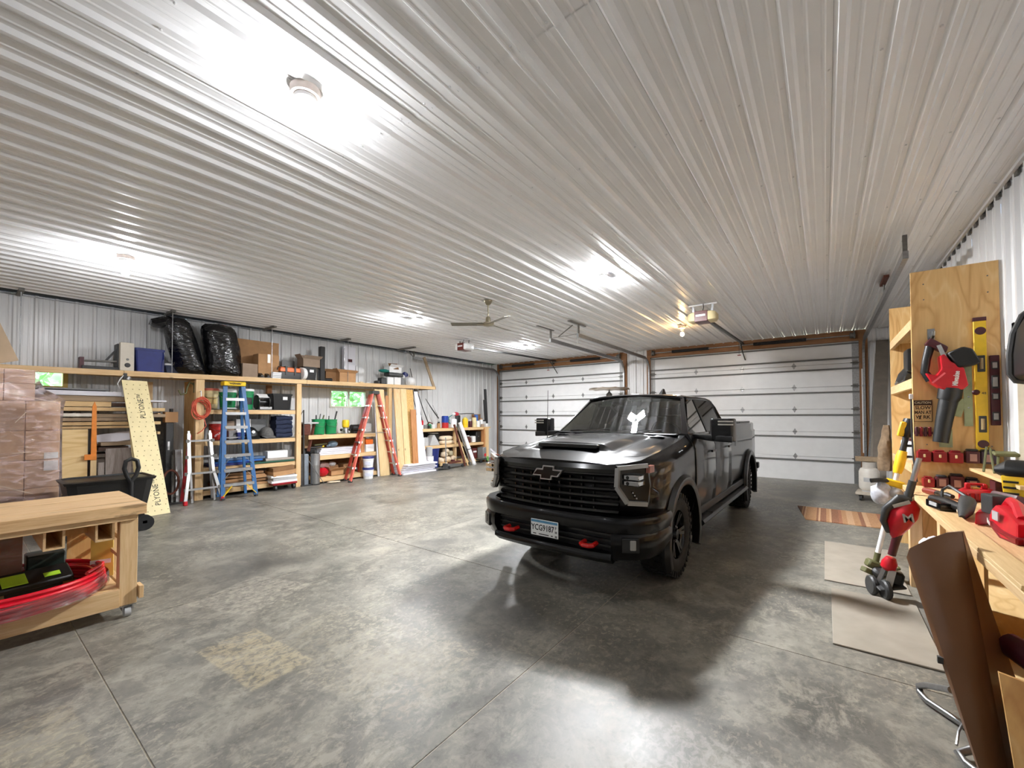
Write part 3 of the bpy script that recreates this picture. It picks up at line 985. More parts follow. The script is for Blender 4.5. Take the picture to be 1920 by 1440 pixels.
# cab: roof, pillars, glass
prof = [(.655, 1.845), (.635, 1.878), (.56, 1.902), (.42, 1.916), (.2, 1.924), (0, 1.926)]
def roof_sec(v, dz, th=.03, w=1.):
    o = [(u * w, v + (-.05 * (1 - (u / .655) ** 2) if v < 1.1 else .0), z + dz) for u, z in prof]
    full = o + [(-x, y, z) for x, y, z in reversed(o[:-1])]
    return full + [(x * .985, y, z - th) for x, y, z in reversed(full)]
part('roof', M().loft([roof_sec(1.0, -.022, .02), roof_sec(1.06, -.008), roof_sec(1.3, 0), roof_sec(1.9, .002), roof_sec(2.28, -.006), roof_sec(2.42, -.035, .03, .985)]), paint, truck, smooth=40)
for s in (-1, 1):
    part('front_pillar', M().loft([[(s * (u - .0), v, z) for u, v, z in ((.80, .40, 1.40), (.855, .47, 1.40), (.835, .54, 1.43), (.775, .48, 1.43))], [(s * u, v, z) for u, v, z in ((.618, 1.0, 1.855), (.655, 1.02, 1.85), (.645, 1.10, 1.85), (.605, 1.06, 1.86))]]), paint, truck)
    part('window_rail', M().tube([(s * .655, 1.06, 1.85), (s * .665, 1.5, 1.862), (s * .665, 2.0, 1.862), (s * .655, 2.30, 1.845), (s * .70, 2.42, 1.75), (s * .83, 2.52, 1.44)], .022, 8), paint, truck)
    part('middle_pillar', M().bar((s * .838, 1.385, 1.42), (s * .66, 1.385, 1.86), .02, .085, (0, 1, 0)), black_gl, truck)
    part('rear_pillar', M().loft([[(s * .845, 2.36, 1.42), (s * .845, 2.62, 1.42), (s * .80, 2.62, 1.42), (s * .80, 2.36, 1.42)], [(s * .668, 2.26, 1.855), (s * .66, 2.42, 1.85), (s * .62, 2.42, 1.85), (s * .62, 2.26, 1.855)]]), paint, truck)
    part('side_window', M().quad((s * .838, .52, 1.425), (s * .838, 1.35, 1.425), (s * .663, 1.35, 1.858), (s * .663, 1.10, 1.852)), side_g, truck)
    part('side_window', M().quad((s * .838, 1.42, 1.425), (s * .838, 2.38, 1.425), (s * .666, 2.26, 1.858), (s * .664, 1.42, 1.86)), side_g, truck)
q = M()
q.grid(lambda i, j: ((i * 2 - 1) * (.785 - .165 * j), .31 + .66 * j + (.13 - .07 * j) * (abs(i * 2 - 1) ** 2), 1.425 + .475 * j - .045 * j * abs(i * 2 - 1) ** 2), 12, 6)
part('windscreen', q, wind_g, truck)
part('rear_window', M().quad((-.76, 2.60, 1.44), (.76, 2.60, 1.44), (.60, 2.41, 1.86), (-.60, 2.41, 1.86)), side_g, truck)
part('rear_panel', M().box(-.84, 2.58, 1.2, .84, 2.63, 1.45), paint, truck)
# inside
part('dashboard', M().loft([mirror([(0, .42, 1.30), (.72, .42, 1.30), (.72, .42, 1.43), (0, .40, 1.445)]), mirror([(0, .95, 1.22), (.72, .95, 1.22), (.72, .95, 1.40), (0, .95, 1.44)])]), char_pl, truck)
part('centre_screen', M().ob((.02, .96, 1.44), (.32, .03, .12), (R(-10), 0, 0)), black_gl, truck, bevel=.006)
sw = M()
sw.tube([V((.40, 1.12, 1.40)) + Euler((R(-62), 0, 0)).to_matrix() @ V((.185 * math.cos(a), .185 * math.sin(a), 0)) for a in [2 * math.pi * k / 24 for k in range(24)]], .015, 8, True)
sw.bar((.23, 1.12, 1.40), (.57, 1.12, 1.40), .03, .02)
part('steering_wheel', sw, black_pl, truck)
for u in (-.40, .40):
    q = M().loft([[(u - .24, 1.62, 1.2), (u + .24, 1.62, 1.2), (u + .24, 1.74, 1.2), (u - .24, 1.74, 1.2)], [(u - .25, 1.68, 1.45), (u + .25, 1.68, 1.45), (u + .24, 1.79, 1.45), (u - .24, 1.79, 1.45)], [(u - .18, 1.75, 1.62), (u + .18, 1.75, 1.62), (u + .17, 1.83, 1.62), (u - .17, 1.83, 1.62)]])
    se = part('seat', q, seat_m, truck, bevel=.03, seg=2)
    part('headrest', M().box(u - .13, 1.76, 1.64, u + .13, 1.85, 1.80), seat_m, se, bevel=.03, seg=2)
q = M().box(-.68, 2.36, 1.2, .68, 2.50, 1.62)
rs = part('rear_seat', q, seat_m, truck, bevel=.03, seg=2)
for u in (-.45, 0, .45):
    part('headrest', M().box(u - .12, 2.38, 1.63, u + .12, 2.46, 1.76), seat_m, rs, bevel=.03, seg=2)
part('rear_view_mirror', M().ob((0, 1.0, 1.80), (.24, .03, .07), (R(8), 0, 0)).tube([(0, .98, 1.80), (0, .93, 1.86)], .01, 6), black_pl, truck, bevel=.008)
part('windscreen_sticker', M().ob((-.33, .905, 1.80), (.14, .004, .10), (R(-36), 0, 0)), grey_pl, truck)

# roof lamps and aerials
for u in (-.54, -.20, 0, .20, .54):
    part('roof_marker', M().loft([[(u - .055, 1.02, 1.90 - .05 * abs(u)), (u + .055, 1.02, 1.90 - .05 * abs(u)), (u + .055, 1.13, 1.915 - .05 * abs(u)), (u - .055, 1.13, 1.915 - .05 * abs(u))], [(u - .035, 1.05, 1.926 - .05 * abs(u)), (u + .035, 1.05, 1.926 - .05 * abs(u)), (u + .04, 1.12, 1.93 - .05 * abs(u)), (u - .04, 1.12, 1.93 - .05 * abs(u))]]), lens_m if False else grey_pl, truck, bevel=.006)
part('roof_aerial', M().loft([[(.26, 1.25, 1.92), (.31, 1.25, 1.92), (.31, 1.43, 1.92), (.26, 1.43, 1.92)], [(.28, 1.36, 2.0), (.29, 1.36, 2.0), (.29, 1.41, 2.0), (.28, 1.41, 2.0)]]), black_gl, truck)
part('mast_aerial', M().cyl((-.86, .22, 1.30), (-.86, .24, 1.97), .006, .003, 6), black_pl, truck)

# towing mirrors
for s in (-1, 1):
    mi = part('mirror_arm', M().loft([[(s * .86, v, z) for v, z in ((.60, 1.375), (.60, 1.425), (.72, 1.43), (.72, 1.37))], [(s * 1.06, v, z) for v, z in ((.56, 1.35), (.56, 1.42), (.68, 1.42), (.68, 1.35))], [(s * 1.28, v, z) for v, z in ((.54, 1.34), (.54, 1.41), (.68, 1.41), (.68, 1.34))]]), trimb, truck, bevel=.012, seg=2)
    q = M().loft([[(s * u, v, z) for u, v in ((1.045, .60), (1.075, .555), (1.27, .555), (1.295, .60), (1.295, .70), (1.045, .70))] for z in (1.35, 1.60)])
    hd = part('mirror_head', q, paint, mi, bevel=.02, seg=3)
    part('mirror_glass', M().box(s * 1.06, .701, 1.37, s * 1.28, .706, 1.58), chrome, hd) if False else None
    for z in (1.535, 1.568):
        part('mirror_lamp', M().box(s * 1.14, .548, z - .008, s * 1.29, .56, z + .008), mat('mirror_lamp_lens', (205, 200, 190), .15, .6) if not bpy.data.materials.get('mirror_lamp_lens') else bpy.data.materials['mirror_lamp_lens'], hd, label='silver lamp strip')

# grille
def fz(u, base=-1.07):
    return base + .12 * (abs(u) / .65) ** 2 * .8
part('grille_backing', M().grid(lambda i, j: ((i * 2 - 1) * .66, fz((i * 2 - 1) * .66) + .07, .72 + .46 * j), 10, 1, (0, .03, 0)), inner, truck)
for k, z in enumerate((.785, .85, .915, .98, 1.045, 1.11)):
    secs = []
    for i in range(15):
        u = -.66 + 1.32 * i / 14
        v = fz(u)
        secs.append([(u, v - .005, z - .022), (u, v - .022, z), (u, v - .005, z + .018), (u, v + .05, z + .012), (u, v + .05, z - .018)])
    part('grille_bar', M().loft(secs), black_gl, truck, smooth=30)
for k in range(11):
    u = -.55 + .11 * k
    part('grille_divider', M().box(u - .007, fz(u) + .004, .73, u + .007, fz(u) + .05, 1.13), black_gl, truck)
secs = []
for i in range(15):
    u = -.70 + 1.4 * i / 14
    v = fz(u)
    secs.append([(u, v - .012, 1.125), (u, v - .022, 1.16), (u, v + .0, 1.20), (u, v + .08, 1.20), (u, v + .08, 1.125)])
part('grille_header', M().loft(secs), black_gl, truck)
# emblem: the crossed bow-tie outline on the grille
def bow(k, v):
    w, h, cw, ch, sl = .165 * k, .032 * k, .062 * k, .070 * k, .03
    w, h, cw, ch = .165 - k, .034 - k, .066 - k * 1.1, .066 - k
    return [(x, v, 1.118 + z - .02) for x, z in ((-w, -h), (-w + .045, h), (-cw + .012, h), (-cw + .020, ch), (cw + .012, ch), (cw + .008, h), (w, h), (w - .045, -h), (cw - .012, -h), (cw - .020, -ch), (-cw - .012, -ch), (-cw - .008, -h))]
em = part('emblem', M().prism(bow(0, -1.108), (0, .03, 0)), brushed, truck, label='silver outlined black cross emblem')
part('emblem_centre', M().prism(bow(.011, -1.112), (0, .01, 0)), black_gl, em)

# headlamp clusters
for s in (-1, 1):
    def hp(u, z, dv=0):
        return (s * u, -1.06 + .55 * max(0, u - .62) ** 1.25 * 1.9 + .10 + dv - .1, z)
    hl = part('headlamp', M().prism([hp(.655, 1.20, .02), hp(.87, 1.20, .02), hp(.885, 1.03, .02), hp(.87, .86, .02), hp(.76, .86, .02), hp(.66, .97, .02)], (0, .03, 0)), black_gl, truck, label='dark headlamp housing')
    strip = [hp(.88, 1.205, -.012), hp(.68, 1.18, -.012), hp(.672, 1.02, -.012), hp(.745, .885, -.012), hp(.875, .875, -.012)]
    q = M()
    for i in range(4):
        q.bar(strip[i], strip[i + 1], .036, .034, (0, 1, 0))
    part('running_light', q, drl_m, hl, label='silver angular light strip')
    for z in (1.105, 1.055):
        lb = part('reflector', M().box(s * .72, hp(.72, 0)[1] - .012, z - .02, s * .855, hp(.855, 0)[1] + .02, z + .022), chrome, hl, bevel=.006)
    for u in (.755, .815):
        for z in (1.105, 1.055):
            hl2 = part('lamp_projector', M().lathe(hp(u, z, -.03), [(.004, -.004), (.013, 0), (.015, .01)], 12, (R(90), 0, 0)), black_gl, hl)
    part('amber_marker', M().box(s * .865, hp(.86, 0)[1] + .01, 1.14, s * .90, hp(.9, 0)[1] + .08, 1.20), mat('amber_lens', (150, 90, 74), .2, 0, .1) if not bpy.data.materials.get('amber_lens') else bpy.data.materials['amber_lens'], hl)
    for k in range(3):
        part('indicator_led', M().box(s * (.775 + .016 * k), hp(.78, 0)[1] - .004, .965 - .022 * k, s * (.787 + .016 * k), hp(.78, 0)[1] + .012, .977 - .022 * k), chrome, hl)

# bumper with a recess in the middle
path = [(.955, -.50), (.955, -.66), (.925, -.86), (.84, -1.0), (.70, -1.085), (.64, -1.10), (.5, -1.12), (.25, -1.135), (0, -1.14)]
full = path + [(-u, v) for u, v in reversed(path[:-1])]
def bump_part(name, pts, z0, z1, lean=.03, m=paint):
    secs = []
    for i, (u, v) in enumerate(pts):
        a = pts[max(0, i - 1)]; b = pts[min(len(pts) - 1, i + 1)]
        d = V((b[0] - a[0], b[1] - a[1], 0)).normalized()
        nrm = V((d.y, -d.x, 0))
        if nrm.dot(V((u, v, 0))) < 0: nrm = -nrm
        p = V((u, v, 0))
        secs.append([p + nrm * 0 + V((0, 0, z1)), p + nrm * .012 + V((0, 0, z1 - .02)), p + nrm * .012 + V((0, 0, (z0 + z1) / 2)), p - nrm * lean + V((0, 0, z0)), p - nrm * (.08 + lean) + V((0, 0, z0)), p - nrm * .09 + V((0, 0, z1))])
    return part(name, M().loft(secs), m, truck, smooth=35)
bump_part('bumper_bar', full, .635, .765, .0)
bump_part('bumper_corner', path[:6], .40, .632, .05)
bump_part('bumper_corner', [(-u, v) for u, v in reversed(path[:6])], .40, .632, .05)
bump_part('lower_bumper_bar', path[5:] + [(-u, v) for u, v in reversed(path[5:-1])], .36, .455, .05)
part('bumper_recess', M().box(-.66, -1.02, .38, .66, -.98, .66), inner, truck)
for z in (.50, .55, .60):
    part('recess_slat', M().box(-.62, -1.045, z - .008, .62, -1.02, z + .008), trimb, truck)
for s in (-1, 1):
    fl = part('fog_lamp', M().ob((s * .79, -1.045, .545), (.15, .03, .13), (0, 0, s * R(33))), black_gl, truck, bevel=.012, seg=2)
    part('fog_lens', M().ob((s * .815, -1.05, .55), (.05, .012, .085), (0, 0, s * R(33))), drl_m, fl, bevel=.006)
    part('tow_hook', M().tube([(s * .43 - .055, -1.06, .515), (s * .43 - .055, -1.14, .51), (s * .43 - .025, -1.165, .51), (s * .43 + .025, -1.165, .51), (s * .43 + .055, -1.14, .51), (s * .43 + .055, -1.06, .515)], .02, 8), mat('hook_red', (196, 28, 24), .35, 0, .1) if not bpy.data.materials.get('hook_red') else bpy.data.materials['hook_red'], truck, label='red tow hook')
part('skid_plate', M().loft([[(-.55, -1.06, .40), (.55, -1.06, .40), (.55, -1.04, .375), (-.55, -1.04, .375)], [(-.5, -.7, .33), (.5, -.7, .33), (.5, -.7, .31), (-.5, -.7, .31)]]), trimb, truck)
# number plate
pl = part('number_plate', M().box(-.152, -1.158, .508, .152, -1.15, .66), mat('plate_white', (224, 226, 224), .4, 0, .03) , truck, bevel=.004, label='white number plate with blue band')
part('plate_band', M().box(-.145, -1.1595, .632, .145, -1.157, .654), mat('plate_blue', (84, 140, 176), .45, 0, .12), pl)
pk = mat('print_black', 20, .6)
text('plate_number', 'YCG9187', .078, pk, pl, (-.018, -1.159, .583), (1, 0, 0), (0, 0, 1), .0008, bold=.001, sx=.80)
text('plate_side_letter', 'F', .04, pk, pl, (.128, -1.159, .60), (1, 0, 0), (0, 0, 1), .0008)
part('plate_sticker', M().box(.118, -1.1595, .515, .14, -1.157, .535).box(.118, -1.1595, .555, .14, -1.157, .575), grey_pl, pl)
part('plate_slogan', M().box(-.125, -1.1595, .522, -.09, -1.157, .530).box(-.06, -1.1595, .522, .05, -1.157, .530).box(.075, -1.1595, .522, .095, -1.157, .530), pk, pl)

# rear
part('rear_bumper', M().box(-.90, 4.93, .52, .90, 5.12, .70), chrome if False else paint, truck, bevel=.02, seg=2)
part('tailgate', M().box(-.76, 4.90, .80, .76, 4.93, 1.47), paint, truck, bevel=.01)
for s in (-1, 1):
    part('tail_lamp', M().box(s * .78, 4.86, 1.02, s * .885, 4.925, 1.36), mat('tail_lens', (110, 10, 14), .2) if not bpy.data.materials.get('tail_lens') else bpy.data.materials['tail_lens'], truck, bevel=.01)
    part('bumper_step', M().box(s * .86, 4.95, .60, s * .94, 5.08, .72), trimb, truck, bevel=.015)
part('fuel_door', M().box(.905, 2.82, 1.16, .912, 2.98, 1.32), paint, truck, bevel=.003)
part('chassis', M().box(-.48, -.9, .42, -.38, 4.8, .58).box(.38, -.9, .42, .48, 4.8, .58).box(-.5, -.1, .36, .5, .1, .48).box(-.72, 3.93, .34, .72, 4.11, .50).box(-.72, -.08, .36, .72, .08, .48).box(-.35, .2, .34, .35, 1.6, .56), inner, truck)

# wheels
def wheel(u, v, s, first=None):
    if first:
        def cp(o, par):
            c = o.copy(); C.objects.link(c); c.parent = par; OFF[c.name] = OFF[o.name]
            for ch in list(o.children):
                cp(ch, c)
            return c
        c = cp(first, truck)
        c.location = (u, v, .42)
        c.rotation_euler = (0, 0, 0 if s > 0 else math.pi)
        return c
    rot = (0, R(90), 0)
    t = part('tyre', M().lathe((0, 0, 0), [(.245, -.125), (.26, -.138), (.33, -.145), (.385, -.135), (.405, -.118), (.408, -.06), (.408, .06), (.405, .118), (.385, .135), (.33, .145), (.26, .138), (.245, .125), (.235, 0)], 44, rot), tyre_m, truck, smooth=40)
    q = M()
    for k in range(34):
        a = 2 * math.pi * k / 34
        for j, (x0, x1, tw) in enumerate(((-.135, -.075, .35), (-.062, -.005, -.3), (.005, .062, .3), (.075, .135, -.35))):
            b = a + (.09 if j % 2 else 0)
            q.ob(((x0 + x1) / 2, .410 * math.cos(b), .410 * math.sin(b)), (x1 - x0, .045, .022), (b - math.pi / 2, 0, 0))
        for sd in (-1, 1):
            q.ob((sd * .138, .388 * math.cos(a), .388 * math.sin(a)), (.02, .035, .05), (a - math.pi / 2, 0, 0))
    part('tread_block', q, tyre_m, t, kind='stuff')
    rm = part('rim', M().lathe((0, 0, 0), [(.248, -.12), (.232, -.10), (.232, .10), (.250, .128), (.256, .134), (.250, .118), (.222, .085), (.222, -.1)], 36, rot), rim_m, t)
    q = M().lathe((0, 0, 0), [(.05, .02), (.10, .04), (.10, .075), (.06, .085), (.05, .12), (.02, .125)], 20, rot)
    for k in range(6):
        a = 2 * math.pi * k / 6
        for da in (-.13, .13):
            q.bar((.075, .06 * math.cos(a), .06 * math.sin(a)), (.105, .232 * math.cos(a + da), .232 * math.sin(a + da)), .032, .03, (1, 0, 0))
    part('spokes', q, rim_m, t)
    q = M()
    for k in range(8):
        a = 2 * math.pi * k / 8
        q.cyl((.07, .078 * math.cos(a), .078 * math.sin(a)), (.10, .078 * math.cos(a), .078 * math.sin(a)), .011, n=6)
    part('wheel_nuts', q, chrome, t, kind='stuff')
    q = M().lathe((0, 0, 0), [(.20, -.02), (.20, .0), (.06, .005)], 30, rot)
    part('brake_disc', q, steel, t)
    t.location = (u, v, .42)
    return t
w0 = wheel(.745, 0, 1)
wheel(-.745, 0, -1, w0)
wheel(.745, 4.02, 1, w0)
wheel(-.745, 4.02, -1, w0)
# ------------------------------------------------------------------ right side: tall shelf unit, its tool panel, the long bench
X0, X1 = .69, 1.27
t = thing('shelf_unit', 'tall plywood shelf unit with a tool panel on its near end', 'shelf', (.98, 6.45, 0))
part('tool_panel', M().box(X0, 5.62, .98, X1, 5.645, 3.03), ply_z, t, label='big plywood end panel with tools hung on it')
part('lower_end', M().box(X0, 5.645, 0, X1, 5.665, 2.6), ply_z, t)
part('far_end', M().box(X0, 7.30, 0, X1, 7.325, 3.02), ply_z, t)
for z in (1.12, 1.97, 2.55):
    part('shelf_board', M().box(X0 + .02, 5.665, z, X1, 7.30, z + .02), ply_y, t)
    part('shelf_edge', M().box(X0 - .002, 5.666, z - .07, X0 + .036, 7.299, z + .025), pine, t)
part('shelf_board', M().box(X0 + .02, 5.665, .45, X1, 7.30, .47), ply_y, t)
q = M()
for z in (2.9, 2.15, 1.35, 2.75):
    for x in (.78, 1.20):
        q.cyl((x, 5.615, z), (x, 5.621, z), .006, n=6)
part('screw_heads', q, dark_galv, t, kind='stuff')

# the shallow print of the caution sign is laser cut in wood
sg = thing('caution_sign', 'small wooden CAUTION SLOW MAN AT WORK sign', 'sign', (.755, 5.61, 1.57))
part('plaque', M().box(.69, 5.605, 1.57, .82, 5.617, 1.78), mat('sign_wood', (222, 184, 126), .6, 0, .1, 12), sg, bevel=.003)
brn = mat('burnt_brown', (62, 36, 22), .7)
part('header_band', M().box(.694, 5.602, 1.727, .816, 5.606, 1.776), brn, sg)
sgt = mat('sign_letters_cream', (232, 214, 178), .6)
text('letters', 'CAUTION', .032, sgt, sg, (.755, 5.6015, 1.752), (1, 0, 0), (0, 0, 1), .0006, bold=.0001, sx=.80)
part('border', M().box(.690, 5.603, 1.57, .6935, 5.6055, 1.78).box(.8165, 5.603, 1.57, .82, 5.6055, 1.78).box(.690, 5.603, 1.57, .82, 5.6055, 1.5735), brn, sg)
for i, wd in enumerate(('SLOW', 'MAN AT', 'W RK')):
    text('letters', wd, .044, brn, sg, (.755, 5.604, 1.703 - .045 * i), (1, 0, 0), (0, 0, 1), .0006, bold=.0012, sx=.88 if i != 1 else .70)
part('worker_figure', M().ob((.7345, 5.604, 1.611), (.010, .002, .024), (0, R(15), 0)).lathe((.7385, 5.604, 1.627), [(.005, -.001), (.005, .001)], 10, (R(90), 0, 0)).ob((.731, 5.604, 1.600), (.006, .002, .016), (0, R(30), 0)).ob((.7375, 5.604, 1.600), (.006, .002, .016), (0, R(-10), 0)), brn, sg)

# tools on the panel
lv = thing('spirit_level', 'long yellow spirit level hung on the plywood panel', 'level', (1.145, 5.60, 1.30))
part('level_body', M().loft([[(x, y, z) for x, y in ((1.10, 5.595), (1.18, 5.595), (1.18, 5.618), (1.10, 5.618))] for z in (1.30, 2.50)]), yellow_pl, lv, bevel=.003)
part('end_cap', M().box(1.098, 5.593, 2.49, 1.182, 5.619, 2.525), maroon_pl, lv)
for z, big in ((2.40, 0), (2.10, 1), (1.55, 1), (1.37, 0)):
    if big:
        f = part('vial_frame', M().box(1.118, 5.590, z - .075, 1.168, 5.597, z + .075), char_pl, lv, bevel=.006)
        part('vial', M().cyl((1.143, 5.588, z - .05), (1.143, 5.588, z + .05), .013, n=10), mat('vial_amber', (170, 150, 110), .2) if not bpy.data.materials.get('vial_amber') else bpy.data.materials['vial_amber'], f)
    else:
        f = part('hand_hole', M().lathe((1.143, 5.594, z), [(.036, 0), (.034, .004), (.02, .003)], 20, (R(90), 0, 0)), maroon_pl, lv)
text('print', '48', .03, black_pl, lv, (1.155, 5.594, 1.83), (1, 0, 0), (0, 0, 1), .0005)
nl = top('hook', 'small dark hook holding the yellow level', 'hook', M().lathe((1.105, 5.60, 1.84), [(.02, 0), (.026, .01), (.012, .03)], 12, (R(90), 0, 0)).box(1.10, 5.57, 1.83, 1.11, 5.62, 1.85), maroon_pl)
tl = thing('torpedo_level', 'short dark red spirit level right of the yellow one', 'level', (1.222, 5.60, 1.55))
part('level_body', M().box(1.195, 5.595, 1.54, 1.255, 5.618, 2.17), maroon_pl, tl, bevel=.004)
for z, h in ((2.08, .035), (1.93, .06), (1.80, .03), (1.62, .04)):
    f = part('vial_frame', M().box(1.203, 5.591, z - h, 1.247, 5.597, z + h), char_pl, tl, bevel=.004)
    part('vial', M().box(1.211, 5.588, z - h * .7, 1.239, 5.592, z + h * .7), lgrey_pl, f)
# blower
bl = thing('leaf_blower', 'red and black cordless blower hanging from a hook on the panel', 'blower', (.88, 5.5, 1.36))
hookm = part('battery_foot', M().loft([[(.76, 5.46, 2.30), (.90, 5.46, 2.20), (.92, 5.46, 2.26), (.80, 5.46, 2.36)], [(.76, 5.57, 2.30), (.90, 5.57, 2.20), (.92, 5.57, 2.26), (.80, 5.57, 2.36)]]), maroon_pl, bl, bevel=.02, seg=2)
part('latch', M().bar((.85, 5.455, 2.28), (.90, 5.455, 2.12), .03, .01, (0, 1, 0)), brushed, hookm)
part('handle', M().tube([(.80, 5.51, 2.28), (.775, 5.51, 2.16), (.76, 5.51, 2.04), (.80, 5.51, 1.96)], [.036, .032, .032, .036], 10), black_pl, bl)
part('motor_body', M().prism([(.755, 5.44, 2.03), (.80, 5.44, 1.93), (.87, 5.44, 1.865), (1.0, 5.44, 1.86), (1.035, 5.44, 1.90), (1.01, 5.44, 2.06), (.93, 5.44, 2.12), (.885, 5.44, 2.20), (.855, 5.44, 2.18), (.865, 5.44, 2.06), (.83, 5.44, 2.00)], (0, .14, 0)), red_pl, bl, bevel=.022, seg=2)
part('air_intake', M().loft([[(.90, 5.43, 2.20), (.90, 5.59, 2.20), (.97, 5.59, 2.06), (.97, 5.43, 2.06)], [(1.00, 5.42, 2.25), (1.00, 5.60, 2.25), (1.08, 5.60, 2.08), (1.08, 5.42, 2.08)], [(1.06, 5.42, 2.225), (1.06, 5.60, 2.225), (1.11, 5.60, 2.10), (1.11, 5.42, 2.10)]]), black_pl, bl, bevel=.01)
part('nozzle_collar', M().tube([(.93, 5.51, 1.88), (.92, 5.51, 1.80), (.90, 5.51, 1.76)], [.082, .082, .07], 18), black_pl, bl)
part('nozzle', M().tube([(.92, 5.51, 1.80), (.885, 5.51, 1.60), (.855, 5.51, 1.38)], [.068, .060, .054], 18), black_pl, bl)
text('maker_name', 'Milwaukee', .05, white_pl, bl, (.955, 5.438, 1.965), (.12, 0, 1), (-1, 0, .12), .0006, bold=.0015, sx=.62)
part('flash_stripe', M().bar((.80, 5.436, 1.93), (.885, 5.436, 2.02), .014, .004, (0, 1, 0)), mat('pale_red', (240, 110, 120), .4), bl)
hk = top('wall_hook', 'grey wall hook the red blower hangs from', 'hook', M().box(.80, 5.612, 2.36, .85, 5.62, 2.46).tube([(.825, 5.615, 2.39), (.825, 5.56, 2.36), (.825, 5.50, 2.385), (.825, 5.49, 2.42)], .012, 8), steel)
# squares
s1 = thing('framing_square', 'grey-green steel square hung between blower and yellow level', 'square', (1.06, 5.6, 1.53))
part('blade', M().box(1.03, 5.600, 1.53, 1.085, 5.608, 2.12), mat('zinc_green', (138, 146, 116), .4, .6, .1, 20), s1)
for z in (1.92, 1.80, 1.70):
    part('rivet', M().lathe((1.06, 5.598, z), [(.008, 0), (.006, .003)], 10, (R(90), 0, 0)), galv, s1)
part('sliding_head', M().box(1.0, 5.585, 1.93, 1.04, 5.61, 1.97), galv, s1, bevel=.006)
top('angle_gauge', 'small grey-green folding angle gauge behind the blower nozzle', 'gauge', M().bar((.98, 5.61, 1.78), (1.05, 5.61, 1.72), .02, .012, (0, 1, 0)).bar((1.03, 5.608, 1.78), (.985, 5.608, 1.62), .05, .012, (0, 1, 0)), bpy.data.materials['zinc_green'])
top('trowel', 'notched grey trowel end below the blower nozzle', 'trowel', M().box(.86, 5.60, 1.33, .95, 5.606, 1.50), bpy.data.materials['zinc_green'])

# battery docks: five red and dark holders on the upper row, four on the lower
def dock(x, z, m, label, w_=.095, h_=.10, batt=False):
    tt = thing('battery_holder', label, 'battery holder', (x, 5.56, z), 'battery holders on the plywood panel')
    part('holder_body', M().box(x - w_ / 2, 5.52, z, x + w_ / 2, 5.618, z + h_), m, tt, bevel=.012, seg=2)
    if batt:
        part('battery_label', M().box(x - .022, 5.516, z + .02, x + .022, 5.521, z + .085), mat('faded_label', (168, 130, 122), .5) if not bpy.data.materials.get('faded_label') else bpy.data.materials['faded_label'], tt)
        part('battery_cap', M().box(x - w_ / 2 + .008, 5.53, z + h_, x + w_ / 2 - .008, 5.61, z + h_ + .018), char_pl, tt, bevel=.008)
    else:
        part('lip', M().box(x - w_ / 2 + .015, 5.54, z + h_, x + w_ / 2 - .015, 5.61, z + h_ + .014), m, tt, bevel=.005)
        part('button', M().box(x - .008, 5.515, z + .045, x + .008, 5.521, z + .075), cream_pl, tt, bevel=.003)
for i, nm in enumerate(('leftmost', 'second from left', 'third from left')):
    dock(.748 + .105 * i, 1.19, dred_pl, 'bright red battery holder in the upper row, ' + nm)
dock(1.065, 1.195, maroon_pl, 'dark battery in the upper row, fourth from left', .09, .11, True)
dock(1.163, 1.195, mat('dark_violet_plastic', (52, 34, 56), .45, 0, .2), 'dark purple battery at the right end of the upper row', .10, .11, True)
dock(.775, .952, dred_pl, 'red battery holder at the left end of the lower row', .08, .085)
dock(.865, .952, maroon_pl, 'dark battery in the lower row beside the red holder', .085, .10, True)
dock(.962, .952, maroon_pl, 'tallest dark battery in the middle of the lower row', .095, .12, True)
dock(1.06, .952, bpy.data.materials['dark_violet_plastic'], 'purplish dark battery at the right end of the lower row', .085, .095, True)
ur = thing('drill_bit_rack', 'small dark red rack under the caution sign', 'rack', (.75, 5.6, 1.43))
part('rack_bar', M().box(.69, 5.57, 1.45, .815, 5.618, 1.475), maroon_pl, ur)
for i in range(4):
    part('bit_case', M().box(.695 + .03 * i, 5.565, 1.43, .717 + .03 * i, 5.60, 1.52), dred_pl if i % 2 else maroon_pl, ur, bevel=.004)

# bench along the right wall
bt = thing('workbench', 'long pine workbench against the right wall', 'workbench', (.95, 3.6, 0))
part('bench_top', M().box(.61, 1.75, .915, 1.28, 5.62, .95), bench_top, bt, bevel=.003)
part('front_rail', M().box(.60, 1.75, .905, .63, 5.62, .9485), pine, bt, bevel=.003)
for y in (5.54, 4.2, 2.0):
    part('leg', M().box(.63, y - .045, 0, .72, y + .045, .915), pine_z, bt, bevel=.003)
part('lower_shelf', M().box(.66, 1.9, .30, 1.27, 5.5, .33), ply_y, bt)
part('side_panel', M().box(.66, 3.28, .33, .675, 4.15, .85), oldply, bt)
part('back_panel', M().box(1.26, 1.8, .33, 1.275, 5.5, .9), oldply, bt)
top('plank', 'pale plank lying along the near edge of the bench', 'plank', M().box(.60, 2.5, .951, .70, 4.05, .972), pale_y, bevel=.002)
dr = thing('drawer_box', 'small pinkish wooden box under the bench front', 'box', (.72, 2.75, .62))
part('box_body', M().box(.715, 2.62, .68, .84, 2.86, .84), mat('pink_pine', (222, 176, 136), .6, 0, .08), dr, bevel=.01)
part('lip', M().box(.705, 2.61, .84, .85, 2.87, .855), pale_y, dr)

